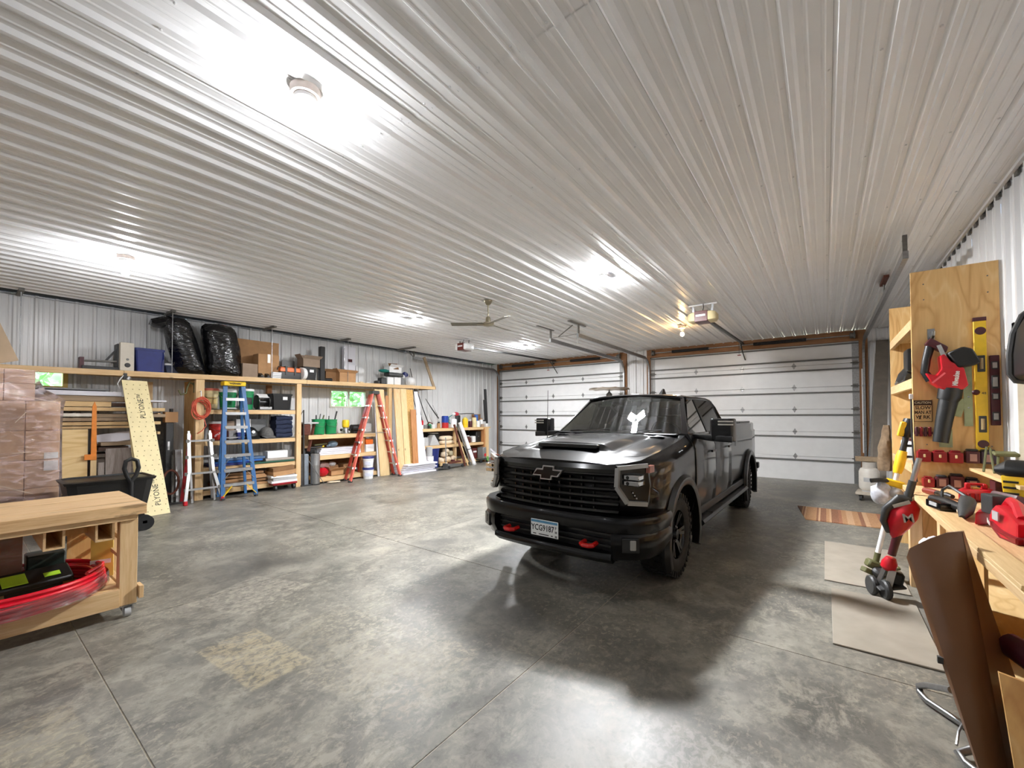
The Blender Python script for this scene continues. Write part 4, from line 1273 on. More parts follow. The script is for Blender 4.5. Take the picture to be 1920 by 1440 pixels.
# things on the bench
def toolbat(tt, c, rz=0., m=None):
    part('battery', M().ob(c, (.11, .075, .06), (0, 0, rz)), m or char_pl, tt, bevel=.008, seg=2)
r1 = thing('work_radio', 'ribbed red box with a small handle on the bench below the batteries', 'radio', (.93, 5.0, .95))
part('body', M().loft([[(.84, 4.80, .951), (1.06, 4.88, .951), (1.10, 5.10, .951), (.88, 5.04, .951)], [(.84, 4.80, 1.015), (1.06, 4.88, 1.015), (1.10, 5.10, 1.015), (.88, 5.04, 1.015)], [(.87, 4.84, 1.04), (1.03, 4.90, 1.04), (1.06, 5.06, 1.04), (.91, 5.01, 1.04)]]), red_pl, r1, bevel=.010, seg=2)
for k in range(5):
    part('rib', M().ob((.855 + .045 * k, 4.80 + .016 * k, .985), (.02, .018, .06), (0, 0, R(21))), dred_pl, r1, bevel=.004)
part('handle', M().box(.90, 4.92, 1.035, .93, 4.96, 1.085).box(1.0, 4.95, 1.035, 1.03, 4.99, 1.08).bar((.915, 4.94, 1.075), (1.015, 4.97, 1.075), .02, .02), red_pl, r1, bevel=.006)
part('display', M().box(.94, 4.92, 1.035, .98, 4.97, 1.05), mat('amber_knob', (206, 170, 90), .4), r1)
top('battery', 'dark battery pack behind the ribbed red box', 'battery', M().box(1.10, 5.1, .951, 1.22, 5.25, 1.09), maroon_pl, bevel=.012, seg=2)
d1 = thing('screwdriver', 'cordless screwdriver lying on the bench, dark red grip, black chuck', 'screwdriver', (.75, 4.95, .95))
part('grip', M().tube([(.69, 5.10, .978), (.72, 5.03, .978), (.745, 4.97, .978)], [.026, .028, .024], 12), mat('rust_red_plastic', (130, 46, 32), .45), d1)
part('gearbox', M().tube([(.745, 4.97, .978), (.785, 4.88, .978)], .022, 12), steel, d1)
part('chuck', M().tube([(.785, 4.88, .978), (.81, 4.82, .978)], [.026, .016], 12), black_pl, d1)
s_ = thing('multi_tool', 'black oscillating tool lying at the bench edge', 'power tool', (.70, 4.3, .95))
part('body', M().tube([(.66, 4.58, .985), (.70, 4.40, .99), (.74, 4.20, .99), (.76, 4.10, .985)], [.03, .036, .03, .026], 12), black_pl, s_)
part('battery', M().ob((.665, 4.33, .978), (.09, .20, .052), (0, 0, R(14))), black_gl, s_, bevel=.008, seg=2)
part('maker_label', M().ob((.622, 4.31, .985), (.004, .10, .026), (0, 0, R(14))), lgrey_pl, s_)
t2 = thing('string_trimmer_head', 'black tool with a strap loop lying before the red tool', 'power tool', (.74, 4.1, .95))
part('body', M().tube([(.80, 4.42, 1.03), (.78, 4.22, 1.03), (.74, 4.05, 1.0), (.70, 3.92, .97)], [.022, .045, .04, .016], 10), char_pl, t2)
part('loop_handle', M().tube([(.80, 4.36, 1.05), (.74, 4.50, 1.10), (.71, 4.55, 1.06), (.70, 4.52, .99)], .010, 6), char_pl, t2)
part('trigger', M().tube([(.75, 4.16, 1.0), (.73, 4.20, .98), (.72, 4.12, .97)], .010, 6), cream_cloth, t2)
t3 = thing('angle_grinder', 'red cordless tool with black battery lying on its side', 'power tool', (.78, 4.0, .95))
part('body', M().loft([[(.73, 3.80, .952), (.84, 3.90, .952), (.92, 4.10, .952), (.80, 4.05, .952)], [(.74, 3.83, 1.03), (.82, 3.92, 1.03), (.91, 4.08, 1.04), (.82, 4.04, 1.04)]]), red_pl, t3, bevel=.012, seg=2)
toolbat(t3, (.93, 4.16, .985), R(50), maroon_pl)
t4 = thing('router_tool', 'dark red tool with silver plate near the yellow drill', 'power tool', (1.02, 4.45, .95))
part('body', M().ob((1.0, 4.35, 1.03), (.10, .22, .12), (0, R(20), R(20))), maroon_pl, t4, bevel=.02, seg=2)
part('plate', M().ob((.97, 4.22, 1.02), (.08, .012, .06), (R(20), 0, R(20))), brushed, t4)
part('foot', M().ob((1.02, 4.40, .96), (.14, .2, .016), (0, 0, R(20))), char_pl, t4)
c1 = thing('nailer', 'big red case-like cordless tool nearest the viewer on the bench', 'power tool', (.85, 3.6, .95))
part('body', M().prism([(.80, 3.84, .97), (.765, 3.50, .955), (.80, 3.36, .955), (.80, 3.36, 1.06), (.79, 3.52, 1.10), (.80, 3.72, 1.10), (.80, 3.84, 1.04)], (.15, .05, 0)), red_pl, c1, bevel=.016, seg=2)
part('dark_belly', M().prism([(.795, 3.83, .955), (.758, 3.50, .951), (.79, 3.34, .951), (.79, 3.34, .99), (.758, 3.52, .99), (.795, 3.80, 1.0)], (.12, .05, 0)), dred_pl, c1, bevel=.008)
part('battery', M().ob((.83, 3.85, 1.085), (.085, .11, .12), (0, 0, R(15))), char_pl, c1, bevel=.012, seg=2)
part('handle', M().tube([(.86, 3.80, 1.07), (.87, 3.74, 1.125), (.85, 3.55, 1.125), (.84, 3.44, 1.07)], .026, 8), red_pl, c1)
part('plate', M().ob((.775, 3.60, 1.055), (.006, .07, .05), (0, 0, R(6))), lgrey_pl, c1)
text('maker_name', 'Milwaukee', .04, white_pl, c1, (.768, 3.70, 1.0), (-.10, -1, 0), (0, 0, 1), .0006, bold=.001, sx=.6)
c3 = thing('upright_power_tool', 'tall red tool body standing at the right edge of view', 'power tool', (.87, 3.25, .95))
part('body', M().loft([[(.82 + .0, 3.16, .951), (.96, 3.16, .951), (.96, 3.34, .951), (.83, 3.34, .951)], [(.83, 3.18, 1.19), (.95, 3.18, 1.19), (.95, 3.32, 1.19), (.84, 3.32, 1.19)]]), red_pl, c3, bevel=.025, seg=2)
part('base', M().box(.815, 3.15, .951, .965, 3.35, 1.0), dred_pl, c3, bevel=.012)
yd = thing('drill', 'yellow and black cordless drill standing at the right edge of view', 'drill', (1.05, 4.4, .95))
part('motor_body', M().tube([(.98, 4.50, 1.24), (1.03, 4.46, 1.25), (1.15, 4.40, 1.25), (1.22, 4.36, 1.25)], [.03, .07, .07, .05], 14), black_pl, yd)
part('grip', M().loft([[(.99, 4.40, 1.02), (1.13, 4.34, 1.02), (1.16, 4.42, 1.02), (1.02, 4.48, 1.02)], [(.98, 4.42, 1.21), (1.15, 4.34, 1.21), (1.17, 4.44, 1.21), (1.0, 4.50, 1.21)]]), yellow_pl, yd, bevel=.015, seg=2)
for k in range(4):
    part('vent', M().ob((1.02, 4.385, 1.05 + .04 * k), (.07, .012, .014), (0, 0, R(-24))), black_pl, yd)
part('battery', M().ob((1.08, 4.42, .985), (.14, .10, .066), (0, 0, R(-24))), black_pl, yd, bevel=.01)
# raised shelf at the wall side with a clamp and a yellow tool
sh2 = top('bench_riser', 'narrow pine shelf board above the bench by the window', 'shelf', M().box(1.04, 4.30, 1.13, 1.285, 5.55, 1.155).box(1.20, 4.9, .951, 1.23, 4.94, 1.13).box(1.20, 5.4, .951, 1.23, 5.44, 1.13), pale_y)
cl = thing('bar_clamp', 'small dark wire stand with a flat top on the narrow shelf', 'clamp', (1.16, 5.2, 1.155))
part('legs', M().tube([(1.06, 5.20, 1.158), (1.10, 5.30, 1.36), (1.12, 5.30, 1.35), (1.10, 5.10, 1.158)], .008, 6).tube([(1.12, 5.12, 1.158), (1.15, 5.22, 1.32)], .008, 6), olive_pl, cl)
part('tray', M().ob((1.19, 5.22, 1.31), (.14, .10, .03), (R(8), 0, 0)), olive_pl, cl, bevel=.008)
yk = thing('sander', 'yellow and black power tool on the narrow shelf', 'power tool', (1.20, 4.6, 1.155))
part('body', M().tube([(1.12, 4.62, 1.20), (1.18, 4.52, 1.20), (1.25, 4.45, 1.20)], [.03, .045, .04], 10), yellow_pl, yk)
part('head', M().ob((1.14, 4.74, 1.21), (.10, .12, .10), (0, 0, R(30))), black_pl, yk, bevel=.015)
top('tape_measure', 'black and silver coil of tools on the narrow shelf by the window sill', 'tool', M().box(1.17, 4.98, 1.156, 1.26, 5.08, 1.22).cyl((1.12, 4.95, 1.175), (1.25, 4.87, 1.18), .018, n=8), char_pl, bevel=.006)

# black thing hung at the picture's right edge
bs = thing('boot_tray', 'black rubber-edged case hanging on the right wall', 'case', (1.2, 4.7, 1.9))
part('shell', M().loft([[(x, 4.93 - .02, z) for x, z in ((1.17, 1.93), (1.20, 1.90), (1.285, 1.89), (1.285, 2.43), (1.25, 2.42), (1.19, 2.28), (1.17, 2.10))], [(x, 4.55, z) for x, z in ((1.17, 1.93), (1.20, 1.90), (1.285, 1.89), (1.285, 2.5), (1.25, 2.5), (1.19, 2.36), (1.17, 2.10))]]), black_pl, bs, bevel=.015, seg=2)
part('rubber_edge', M().tube([(1.275, 4.935, 1.885), (1.19, 4.94, 1.90), (1.165, 4.94, 1.95), (1.165, 4.94, 2.10), (1.185, 4.94, 2.26), (1.235, 4.94, 2.40), (1.275, 4.94, 2.44)], .024, 8), char_pl, bs)

# shelf unit contents
def bottle(name, label, cat, x, y, z, h, r, m, capm, group=None):
    tt = thing(name, label, cat, (x, y, z), group)
    part('bottle_body', M().lathe((x, y, z + .001), [(r * .9, 0), (r, h * .06), (r, h * .68), (r * .5, h * .82), (r * .38, h * .86), (r * .38, h * .9)], 14), m, tt)
    part('cap', M().lathe((x, y, z + h * .88), [(r * .46, 0), (r * .46, h * .12)], 12), capm, tt)
    return tt
k1 = thing('tool_tangle', 'black cordless nailer lying on the upper shelf of the plywood unit', 'power tool', (.85, 6.4, 1.995))
part('body', M().tube([(.76, 7.12, 2.05), (.78, 6.85, 2.09), (.82, 6.5, 2.16)], [.045, .075, .08], 12), black_pl, k1)
part('head', M().box(.74, 6.38, 2.12, .92, 6.66, 2.38), black_pl, k1, bevel=.03, seg=2)
part('grip', M().tube([(.78, 6.55, 2.16), (.77, 6.7, 2.03), (.76, 6.95, 2.03)], .032, 8), char_pl, k1)
part('silver_nose', M().cyl((.74, 6.95, 2.06), (.72, 7.06, 2.02), .02, n=8), brushed, k1)
k2 = thing('drill', 'black drill beside the nailer on the upper shelf of the plywood unit', 'drill', (.82, 5.95, 1.995))
part('body', M().cyl((.74, 6.0, 2.22), (.98, 5.92, 2.22), .05, n=12), black_pl, k2)
part('grip', M().ob((.86, 5.95, 2.12), (.07, .05, .2)), char_pl, k2, bevel=.012)
part('battery', M().ob((.86, 5.95, 2.03), (.13, .09, .065)), black_gl, k2, bevel=.01)
for i, (y, h, r, m, cm, lb) in enumerate(((6.9, .26, .05, white_pl, white_pl, 'tall narrow white bottle on the middle shelf of the plywood unit'), (6.55, .22, .075, white_pl, maroon_pl, 'white bottle with a dark cap on the middle shelf of the plywood unit'), (6.25, .18, .06, lgrey_pl, black_pl, 'short pale bottle with a black cap on the middle shelf of the plywood unit'))):
    bottle('bottle', lb, 'bottle', .78, y, 1.145, h, r, m, cm)
top('cardboard_box', 'small torn cardboard box on the low shelf of the plywood unit', 'box', M().box(.74, 5.95, .471, 1.1, 6.5, .75), card, bevel=.004)
top('tool_case', 'pinkish red case in the lower part of the plywood unit', 'case', M().box(.72, 5.72, .76, 1.1, 5.93, .90).box(.73, 5.75, .90, 1.08, 5.92, .915), mat('faded_red', (150, 66, 74), .5), bevel=.01)
top('tool_bag', 'dark bag in the lower part of the plywood unit', 'bag', M().blob((.86, 6.75, .62), (.16, .22, .15), 12, 8, .1, 4, .8), grey_cloth)

# brown coat hanging at the unit's far end, gas bottle, leaning panels
cy = M()
secs = []
for k in range(9):
    z = 1.50 - .075 * k
    w_ = .035 + .013 * min(k, 4) + .006 * math.sin(k * 2.1)
    secs.append([(.648 + w_ * math.cos(a) * .9 - .003 * k, 7.42 + w_ * math.sin(a) + .012 * math.sin(3 * a + k), z) for a in [2 * math.pi * j / 12 for j in range(12)]])
top('work_coat', 'brown canvas coat hanging at the far end of the plywood unit', 'coat', cy.loft(secs), burlap)
gb = thing('gas_bottle', 'white propane bottle standing on a low dolly by the right garage door', 'gas bottle', (.66, 10.6, .16))
part('cylinder', M().lathe((.66, 10.6, .185), [(.11, 0), (.145, .03), (.155, .07), (.155, .36), (.13, .42), (.07, .45), (.03, .455)], 28), mat('tank_white', (206, 200, 190), .35, 0, .05), gb)
part('foot_ring', M().lathe((.66, 10.6, .165), [(.11, 0), (.11, .04), (.10, .04), (.10, 0)], 24), lgrey_pl, gb)
part('collar', M().lathe((.66, 10.6, .60), [(.10, 0), (.10, .13), (.095, .13), (.095, 0)], 20), mat('tank_collar', (190, 184, 174), .4), gb)
part('valve', M().cyl((.66, 10.6, .62), (.66, 10.6, .72), .025, n=10), brass, gb)
part('label', M().loft([[(.66 + .1565 * math.cos(a), 10.6 + .1565 * math.sin(a), z) for a in [R(235 + 8 * k) for k in range(6)]] for z in (.36, .44)], cap=False, closed=False), lgrey_pl, gb)
top('plank', 'short weathered plank lying on top of the gas bottle', 'plank', M().box(.46, 10.52, .74, .84, 10.66, .83), grey_y, bevel=.004)
dl = thing('dolly', 'low dolly with casters under the propane bottle', 'dolly', (.66, 10.6, 0))
part('deck', M().prism([(.44, 10.38, .115), (.88, 10.38, .115), (.92, 10.85, .115), (.50, 10.85, .115)], (0, 0, .05)), mat('dolly_deck', (186, 176, 160), .6, 0, .1), dl, bevel=.006)
for x, y in ((.52, 10.46), (.82, 10.46), (.56, 10.78), (.84, 10.78)):
    part('caster', M().cyl((x - .02, y, .055), (x + .02, y, .055), .053, n=14).box(x - .03, y - .03, .09, x + .03, y + .03, .115), char_pl, dl)
pan = mat('dark_sheet_metal', (122, 114, 104), .45, .3, .12, 8)
pl_l = mat('pale_sheet_edge', (150, 144, 134), .4, .5, .1, 8)
for i, (dx, mm, lb) in enumerate(((0, pan, 'widest dark metal sheet leaning in the corner right of the garage door'), (-.05, pl_l, 'pale narrow metal trim leaning before the dark metal sheet'), (-.10, galv, 'thin grey metal trim leaning leftmost in the corner'))):
    wd = (.22, .05, .03)[i]
    top('metal_trim', lb, 'metal sheet', M().loft([[(.74 + dx, 11.3 - .02 * i, .0), (.74 + dx + wd, 11.3 - .02 * i, 0), (.74 + dx + wd, 11.33 - .02 * i, 0), (.74 + dx, 11.33 - .02 * i, 0)], [(.96 + dx * .4, 12.7 - .03 * i, 3.35 - .3 * i), (.96 + dx * .4 + wd, 12.7 - .03 * i, 3.35 - .3 * i), (.96 + dx * .4 + wd, 12.73 - .03 * i, 3.35 - .3 * i), (.96 + dx * .4, 12.73 - .03 * i, 3.35 - .3 * i)]]), mm)

# trimmers leaning on the bench corner
tr = thing('pole_saw', 'yellow and black pole pruner leaning on the plywood unit', 'pole tool', (.4, 5.8, 0))
P0, P1 = V((.39, 5.62, .16)), V((.675, 5.75, 1.55))
pp = lambda k: P0 + (P1 - P0) * k
part('lower_pole', M().cyl(pp(.05), pp(.50), .022, n=12), white_pl, tr, label='white lower pole')
part('elbow_clamp', M().blob(pp(.50) + V((.02, -.02, 0)), (.06, .05, .05), 12, 8), lgrey_pl, tr)
part('upper_pole', M().cyl(pp(.50), pp(.72), .020, n=12), white_pl, tr)
part('yellow_sleeve', M().tube([pp(.64), pp(.68), pp(.76), pp(.80)], [.032, .042, .044, .036], 12), yellow_pl, tr)
part('grip', M().tube([pp(.78), pp(.86), pp(.92)], [.03, .024, .03], 10), black_pl, tr)
part('motor_housing', M().tube([pp(.90), pp(.95), pp(1.03)], [.04, .065, .05], 12), black_pl, tr)
part('side_cover', M().ob(pp(.96) + V((-.05, -.045, 0)), (.05, .03, .15), (0, R(12), 0)), yellow_pl, tr, bevel=.01)
part('loop_guard', M().tube([pp(.84), pp(.84) + V((.09, -.02, .0)), pp(.90) + V((.12, -.03, .03)), pp(.80) + V((.10, -.03, -.05)), pp(.76) + V((.02, 0, 0))], .016, 6), black_pl, tr)
part('yellow_collar', M().ob(pp(.565), (.15, .07, .07), (0, R(15), 0)), yellow_pl, tr, bevel=.012)
part('front_handle', M().tube([pp(.565) + V((-.02, 0, .02)), pp(.565) + V((-.12, -.05, .03)), pp(.565) + V((-.19, -.07, .02))], .022, 8), black_pl, tr)
part('plastic_bag', M().blob(pp(.46) + V((-.075, -.01, .04)), (.085, .06, .11), 12, 9, .35, 9), mat('clear_bag', (196, 198, 204), .15, 0, .25, 20), tr, label='crumpled clear plastic wrapping')
part('cutter_tube', M().cyl(pp(.06), pp(-.02), .026, n=10), olive_pl, tr)
hd_ = part('cutter_head', M().ob(pp(-.03), (.15, .10, .08), (0, R(20), R(20))), olive_pl, tr, bevel=.015)
part('spool', M().lathe(pp(-.05) + V((.03, -.04, -.05)), [(.05, 0), (.06, .02), (.06, .05), (.04, .07)], 16, (R(25), R(10), 0)), char_pl, hd_)
part('line_guard', M().ob(pp(-.02) + V((.10, -.02, -.02)), (.16, .12, .03), (0, R(-20), R(10))), olive_pl, hd_, bevel=.008)
part('blade_cover', M().ob(pp(-.04) + V((-.06, -.05, -.04)), (.10, .07, .05), (0, R(25), R(40))), olive_pl, hd_, bevel=.008)
# red trimmer
rt = thing('power_head_tool', 'red and black cordless tiller leaning on the bench front', 'pole tool', (.42, 5.05, 0))
P0, P1 = V((.40, 5.02, .14)), V((.645, 4.95, 1.30))
part('upper_pole', M().cyl(pp(.76), pp(.97), .020, n=12), brushed, rt, label='bare silver top pole')
part('pole_sleeve', M().cyl(pp(.66), pp(.80), .028, n=12), char_pl, rt)
part('battery_handle', M().tube([pp(.66) + V((.02, 0, 0)), pp(.64) + V((-.05, -.02, .03)), pp(.56) + V((-.12, -.03, .02)), pp(.48) + V((-.12, -.03, 0)), pp(.40) + V((-.06, 0, 0))], [.032, .036, .03, .024, .026], 10), char_pl, rt)
part('grey_plate', M().ob(pp(.62) + V((-.035, -.05, .005)), (.12, .012, .03), (0, R(-25), 0)), lgrey_pl, rt)
mh = part('motor_head', M().loft([[pp(k) + V((s_x * math.cos(a), s_x * .85 * math.sin(a), .02 * math.cos(a))) for a in [2 * math.pi * j / 12 for j in range(12)]] for k, s_x in ((.36, .03), (.42, .07), (.50, .105), (.58, .10), (.64, .05))]), red_pl, rt, smooth=50)
text('maker_mark', 'M', .10, lgrey_pl, mh, pp(.51) + V((.03, -.096, .02)), (1, 0, .15), (-.15, 0, 1), .001, bold=.002)
part('drive_tube', M().tube([pp(.40), pp(.30), pp(.22)], [.035, .03, .03], 10), maroon_pl, rt)
part('red_coupler', M().tube([pp(.20), pp(.16), pp(.12), pp(.10)], [.035, .055, .055, .035], 14), red_pl, rt)
fk = part('fork', M().bar(pp(.11) + V((-.02, 0, 0)), pp(-.06) + V((-.04, .02, 0)), .03, .03).bar(pp(.11) + V((.03, -.02, 0)), pp(-.08) + V((.03, -.03, 0)), .045, .05), brushed, rt)
part('blade_guard', M().ob(pp(-.01) + V((.03, .01, -.01)), (.20, .16, .02), (R(10), R(-12), R(20))), char_pl, rt, bevel=.006)
for dx, dy in ((-.055, .03), (.03, -.05)):
    wq = part('tine_wheel', M().lathe(pp(-.10) + V((dx, dy, .06)), [(.02, -.02), (.075, -.022), (.085, -.01), (.085, .01), (.075, .022), (.02, .02)], 18, (0, R(90), R(20))), char_pl, rt)
part('motor_can', M().ob(pp(.02) + V((.08, .04, .02)), (.10, .09, .12), (0, R(10), 0)), black_pl, rt, bevel=.02)
# under the bench corner
bk = thing('bucket', 'grey plastic bucket on the floor behind the red tiller', 'bucket', (.80, 6.2 - .85, 0))
part('pail', M().lathe((.80, 5.30, .001), [(.12, 0), (.15, .30), (.158, .30), (.158, .32), (.145, .32), (.115, .02)], 22), lgrey_pl, bk)
part('bail', M().tube([(.80 + .155 * math.cos(a), 5.30 - .05 + .02 * math.cos(a), .31 - .10 * math.sin(a)) for a in [math.pi * k / 10 for k in range(11)]], .005, 6), steel, bk)
top('plastic_bag', 'crumpled white plastic bag inside the grey bucket', 'bag', M().blob((.80, 5.30, .40), (.135, .13, .14), 14, 9, .35, 3), mat('white_film', (226, 228, 236), .2, 0, .1, 18))

# mats and rug
gm = mat('grey_mat', (146, 138, 126), .7, 0, .10, 5, bump=.1)
top('floor_mat', 'large grey plywood floor sheet nearest the brown table', 'mat', M().box(.02, 3.79, .001, .60, 4.98, .014), gm, bevel=.003)
top('floor_mat', 'second grey plywood floor sheet farther along the bench', 'mat', M().box(-.03, 5.20, .001, .60, 6.78, .012), gm, bevel=.003)
def rugmat():
    s = NT('woven_rug')
    g = s.n('NewGeometry')
    sp = s.n('SeparateXYZ'); s.l(g.outputs['Position'], sp.inputs[0])
    mr = s.n('MapRange', i_1=-.40, i_2=.90); s.l(sp.outputs[0], mr.inputs[0])
    a, b, c3_, d_ = (126, 78, 54), (176, 132, 92), (198, 160, 124), (92, 54, 40)
    st = [(0, d_), (.045, b), (.06, a), (.075, c3_), (.09, b), (.20, a), (.22, c3_), (.24, a), (.30, b), (.33, c3_), (.35, a), (.42, (150, 92, 66)), (.45, b), (.50, c3_)]
    r = s.n('ValToRGB'); r.color_ramp.interpolation = 'CONSTANT'
    for i, (p, c) in enumerate(st):
        e = r.color_ramp.elements[i] if i < 2 else r.color_ramp.elements.new(p)
        e.position = p; e.color = lin(c)
    for p, c in ((.56, b), (.62, a), (.66, c3_), (.70, b), (.80, (150, 92, 66)), (.86, c3_), (.89, a)):
        e = r.color_ramp.elements.new(p); e.color = lin(c)
    s.l(mr.outputs[0], r.inputs[0])
    nz = s.n('TexNoise', i_Scale=60.); s.l(g.outputs['Position'], nz.inputs['Vector'])
    ck = s.n('TexVoronoi', i_Scale=9., distance='MANHATTAN'); s.l(g.outputs['Position'], ck.inputs['Vector'])
    f = s.ramp(ck.outputs['Distance'], [(.24, (.35, .35, .35, 1)), (.34, (0, 0, 0, 1))])
    c = s.mix(f, r.outputs[0], lin(a))
    s.l(s.mix(.25, c, s.ramp(nz.outputs[0], [(.3, d_), (.7, c3_)])), s.b.inputs['Base Color'])
    s.b.inputs['Roughness'].default_value = .95
    s.bump(nz.outputs[0], .3, .004)
    return s.m
top('rug', 'brown patterned rug lying across the floor before the garage door', 'rug', M().prism([(-.42, 9.12, .001), (-.27, 8.02, .001), (.95, 8.02, .001), (.85, 9.12, .001)], (0, 0, .012)), rugmat())

# brown folding table stood on end beside the bench
ft = thing('folding_table', 'brown folding table stood on end against the bench with grey tube legs', 'table', (.5, 2.8, 0))
brown = mat('brown_table', (108, 73, 45), .42, 0, .05, 6)
brown2 = mat('brown_table_rim', (140, 104, 72), .42, 0, .05, 6)
A = [V(p) for p in ((.335, 3.05, .878), (.36, 3.06, .93), (.43, 3.07, .985), (.50, 3.08, 1.03), (.548, 3.08, 1.043))]
D = V((.529, 2.66, .0)); Cc = V((.612, 2.70, .0))
q = M()
A2 = [D + (Cc - D) * k for k in (0, .2, .5, .8, 1)]
secs = []
for j in range(7):
    k = j / 6
    row = [a + (b - a) * k + V((-.02 * math.sin(math.pi * i / 4), -.03 * math.sin(math.pi * i / 4), 0)) for i, (a, b) in enumerate(zip(A, A2))]
    back = [p + V((.012, .03, 0)) for p in reversed(row)]
    secs.append(row + back)
part('table_top', q.loft(secs), brown, ft, smooth=50)
q = M()
secs = []
for j in range(7):
    k = j / 6
    p = A[-1] + (Cc - A[-1]) * k
    o_ = A[-1] + (V((.80, 3.12, .0)) - A[-1]) * k + V((.006, 0, 0))
    secs.append([p + V((.001, -.002, 0)), o_, o_ + V((.004, .02, 0)), p + V((.006, .03, 0))])
part('table_rim', q.loft(secs), brown2, ft)
part('leg_tube', M().tube([(.50, 3.10, .22), (.44, 3.34, .10), (.415, 3.40, .055), (.415, 3.38, .03), (.44, 3.32, .022), (.60, 3.12, .022), (.64, 3.02, .05)], .017, 10), steel, ft)
part('leg_tube', M().tube([(.62, 2.98, .10), (.53, 2.93, .04), (.485, 2.90, .022), (.50, 2.84, .02), (.60, 2.70, .02), (.66, 2.66, .05)], .017, 10), steel, ft)
part('brace_wire', M().tube([(.555, 3.06, .16), (.51, 3.03, .06), (.49, 2.96, .025)], .006, 6), steel, ft)
part('clip', M().ob((.435, 2.86, .46), (.04, .02, .03)), char_pl, ft)
top('plywood_sheet', 'plywood offcut leaning in the bottom right corner of view', 'plywood', M().loft([[(.60, 2.52, 0), (1.15, 2.30, 0), (1.15, 2.315, 0), (.60, 2.535, 0)], [(.585, 2.73, .52), (1.15, 2.48, .50), (1.15, 2.495, .50), (.585, 2.745, .52)]]), oldply)
top('gas_canister', 'dark red and black tube lying under the bench', 'canister', M().tube([(.70, 3.10, .52), (.76, 3.0, .50), (.90, 2.75, .44)], [.055, .06, .06], 14), maroon_pl)
top('saw_blade', 'silver hand saw blade under the bench', 'saw', M().prism([(.735, 2.82, .45), (.80, 2.70, .36), (.81, 2.70, .40)], (.004, .004, 0)), brushed)
# ------------------------------------------------------------------ left wall: the long high shelf and the racks under it
zt = lambda y: 2.41 + .016 * y
sh = thing('long_shelf', 'long pine shelf running high along the left wall', 'shelf', (-10.15, 4.5, 2.4))
for a, b in ((-4.4, 1.78), (1.785, 5.0), (5.005, 9.06)):
    q = M().loft([[(-9.82, y, zt(y) - .095), (-9.78, y, zt(y) - .095), (-9.78, y, zt(y)), (-9.82, y, zt(y))] for y in (a, b)])
    part('front_board', q, pine, sh, bevel=.003)
    part('shelf_deck', M().loft([[(-10.55, y, zt(y) - .035), (-9.821, y, zt(y) - .035), (-9.821, y, zt(y) - .015), (-10.55, y, zt(y) - .015)] for y in (a, b)]), ply_y, sh)
part('end_board', M().box(-10.55, 9.065, zt(9) - .09, -9.79, 9.10, zt(9)), grey_y, sh)
part('ledger', M().box(-10.56, 1.3, 2.375, -10.535, 9.05, 2.40), pine, sh)
# hangers from ceiling to shelf
hm = mat('hanger_block', (112, 110, 104), .6, .2, .2, 20)
for i, (y, x0, x1) in enumerate(((.62, -10.5, -10.0), (2.47, -10.3, -9.78), (4.25, -10.3, -9.70), (6.11, -10.3, -9.78), (7.98, -10.25, -9.45))):
    hg = part('ceiling_block', M().box(x0, y - .03, ZC - .06, x1, y + .03, ZC - .02), hm, sh)
    part('hanger_rod', M().cyl((-9.86 if i else -10.1, y, zt(y) - .1), (-9.86 if i else -10.1, y, ZC - .05), .007, n=6), galv, hg)
top('diagonal_brace', 'wide diagonal board from ceiling to shelf at the left edge of view', 'brace', M().bar((-9.85, .10, 3.62), (-9.85, .50, 2.46), .03, .20, (0, 1, .3)), mat('beige_board', (196, 172, 142), .7, 0, .08, 6))
top('diagonal_brace', 'thin diagonal board from ceiling to the right end of the shelf', 'brace', M().bar((-9.85, 8.66, 3.44), (-9.85, 9.09, 2.50), .03, .09, (0, 1, .3)), grey_y)

def box(name, label, cat, x0, x1, y0, y1, z0, z1, m, bevel=.006, group=None):
    return top(name, label, cat, M().box(x0, y0, z0 + .001, x1, y1, z1), m, group, bevel)
def tub(name, label, cat, x, y, z, sx, sy, h, m, lid=None, tag=None):
    """plastic tote with sloping sides and a rolled rim"""
    t = thing(name, label, cat, (x, y, z))
    a, b = .86, 1.0
    ring = lambda k, zz: [(x + sx / 2 * k * cx, y + sy / 2 * k * cy, zz) for cx, cy in ((-1, -.9), (-.9, -1), (.9, -1), (1, -.9), (1, .9), (.9, 1), (-.9, 1), (-1, .9))]
    part('tub_body', M().loft([ring(a, z + .001), ring(b, z + h), ring(b * .94, z + h), ring(a * .94, z + .02)]), m, t)
    part('rim', M().loft([ring(1.05, z + h * .9), ring(1.06, z + h), ring(.97, z + h + .004), ring(.97, z + h * .9)]), m, t)
    for s in (-1, 1):
        part('handle', M().box(x - sx * .16, y + s * sy * .52, z + h * .84, x + sx * .16, y + s * (sy * .52 + .02), z + h * .9), m, t)
    if lid:
        part('lid', M().loft([ring(1.07, z + h), ring(1.07, z + h + .03), ring(.95, z + h + .045)]), lid, t)
    if tag:
        part('label', M().box(x + sx * .49, y - .05 + tag, z + h * .62, x + sx * .505, y + .05 + tag, z + h * .82), paper, t, label='white paper label')
    return t
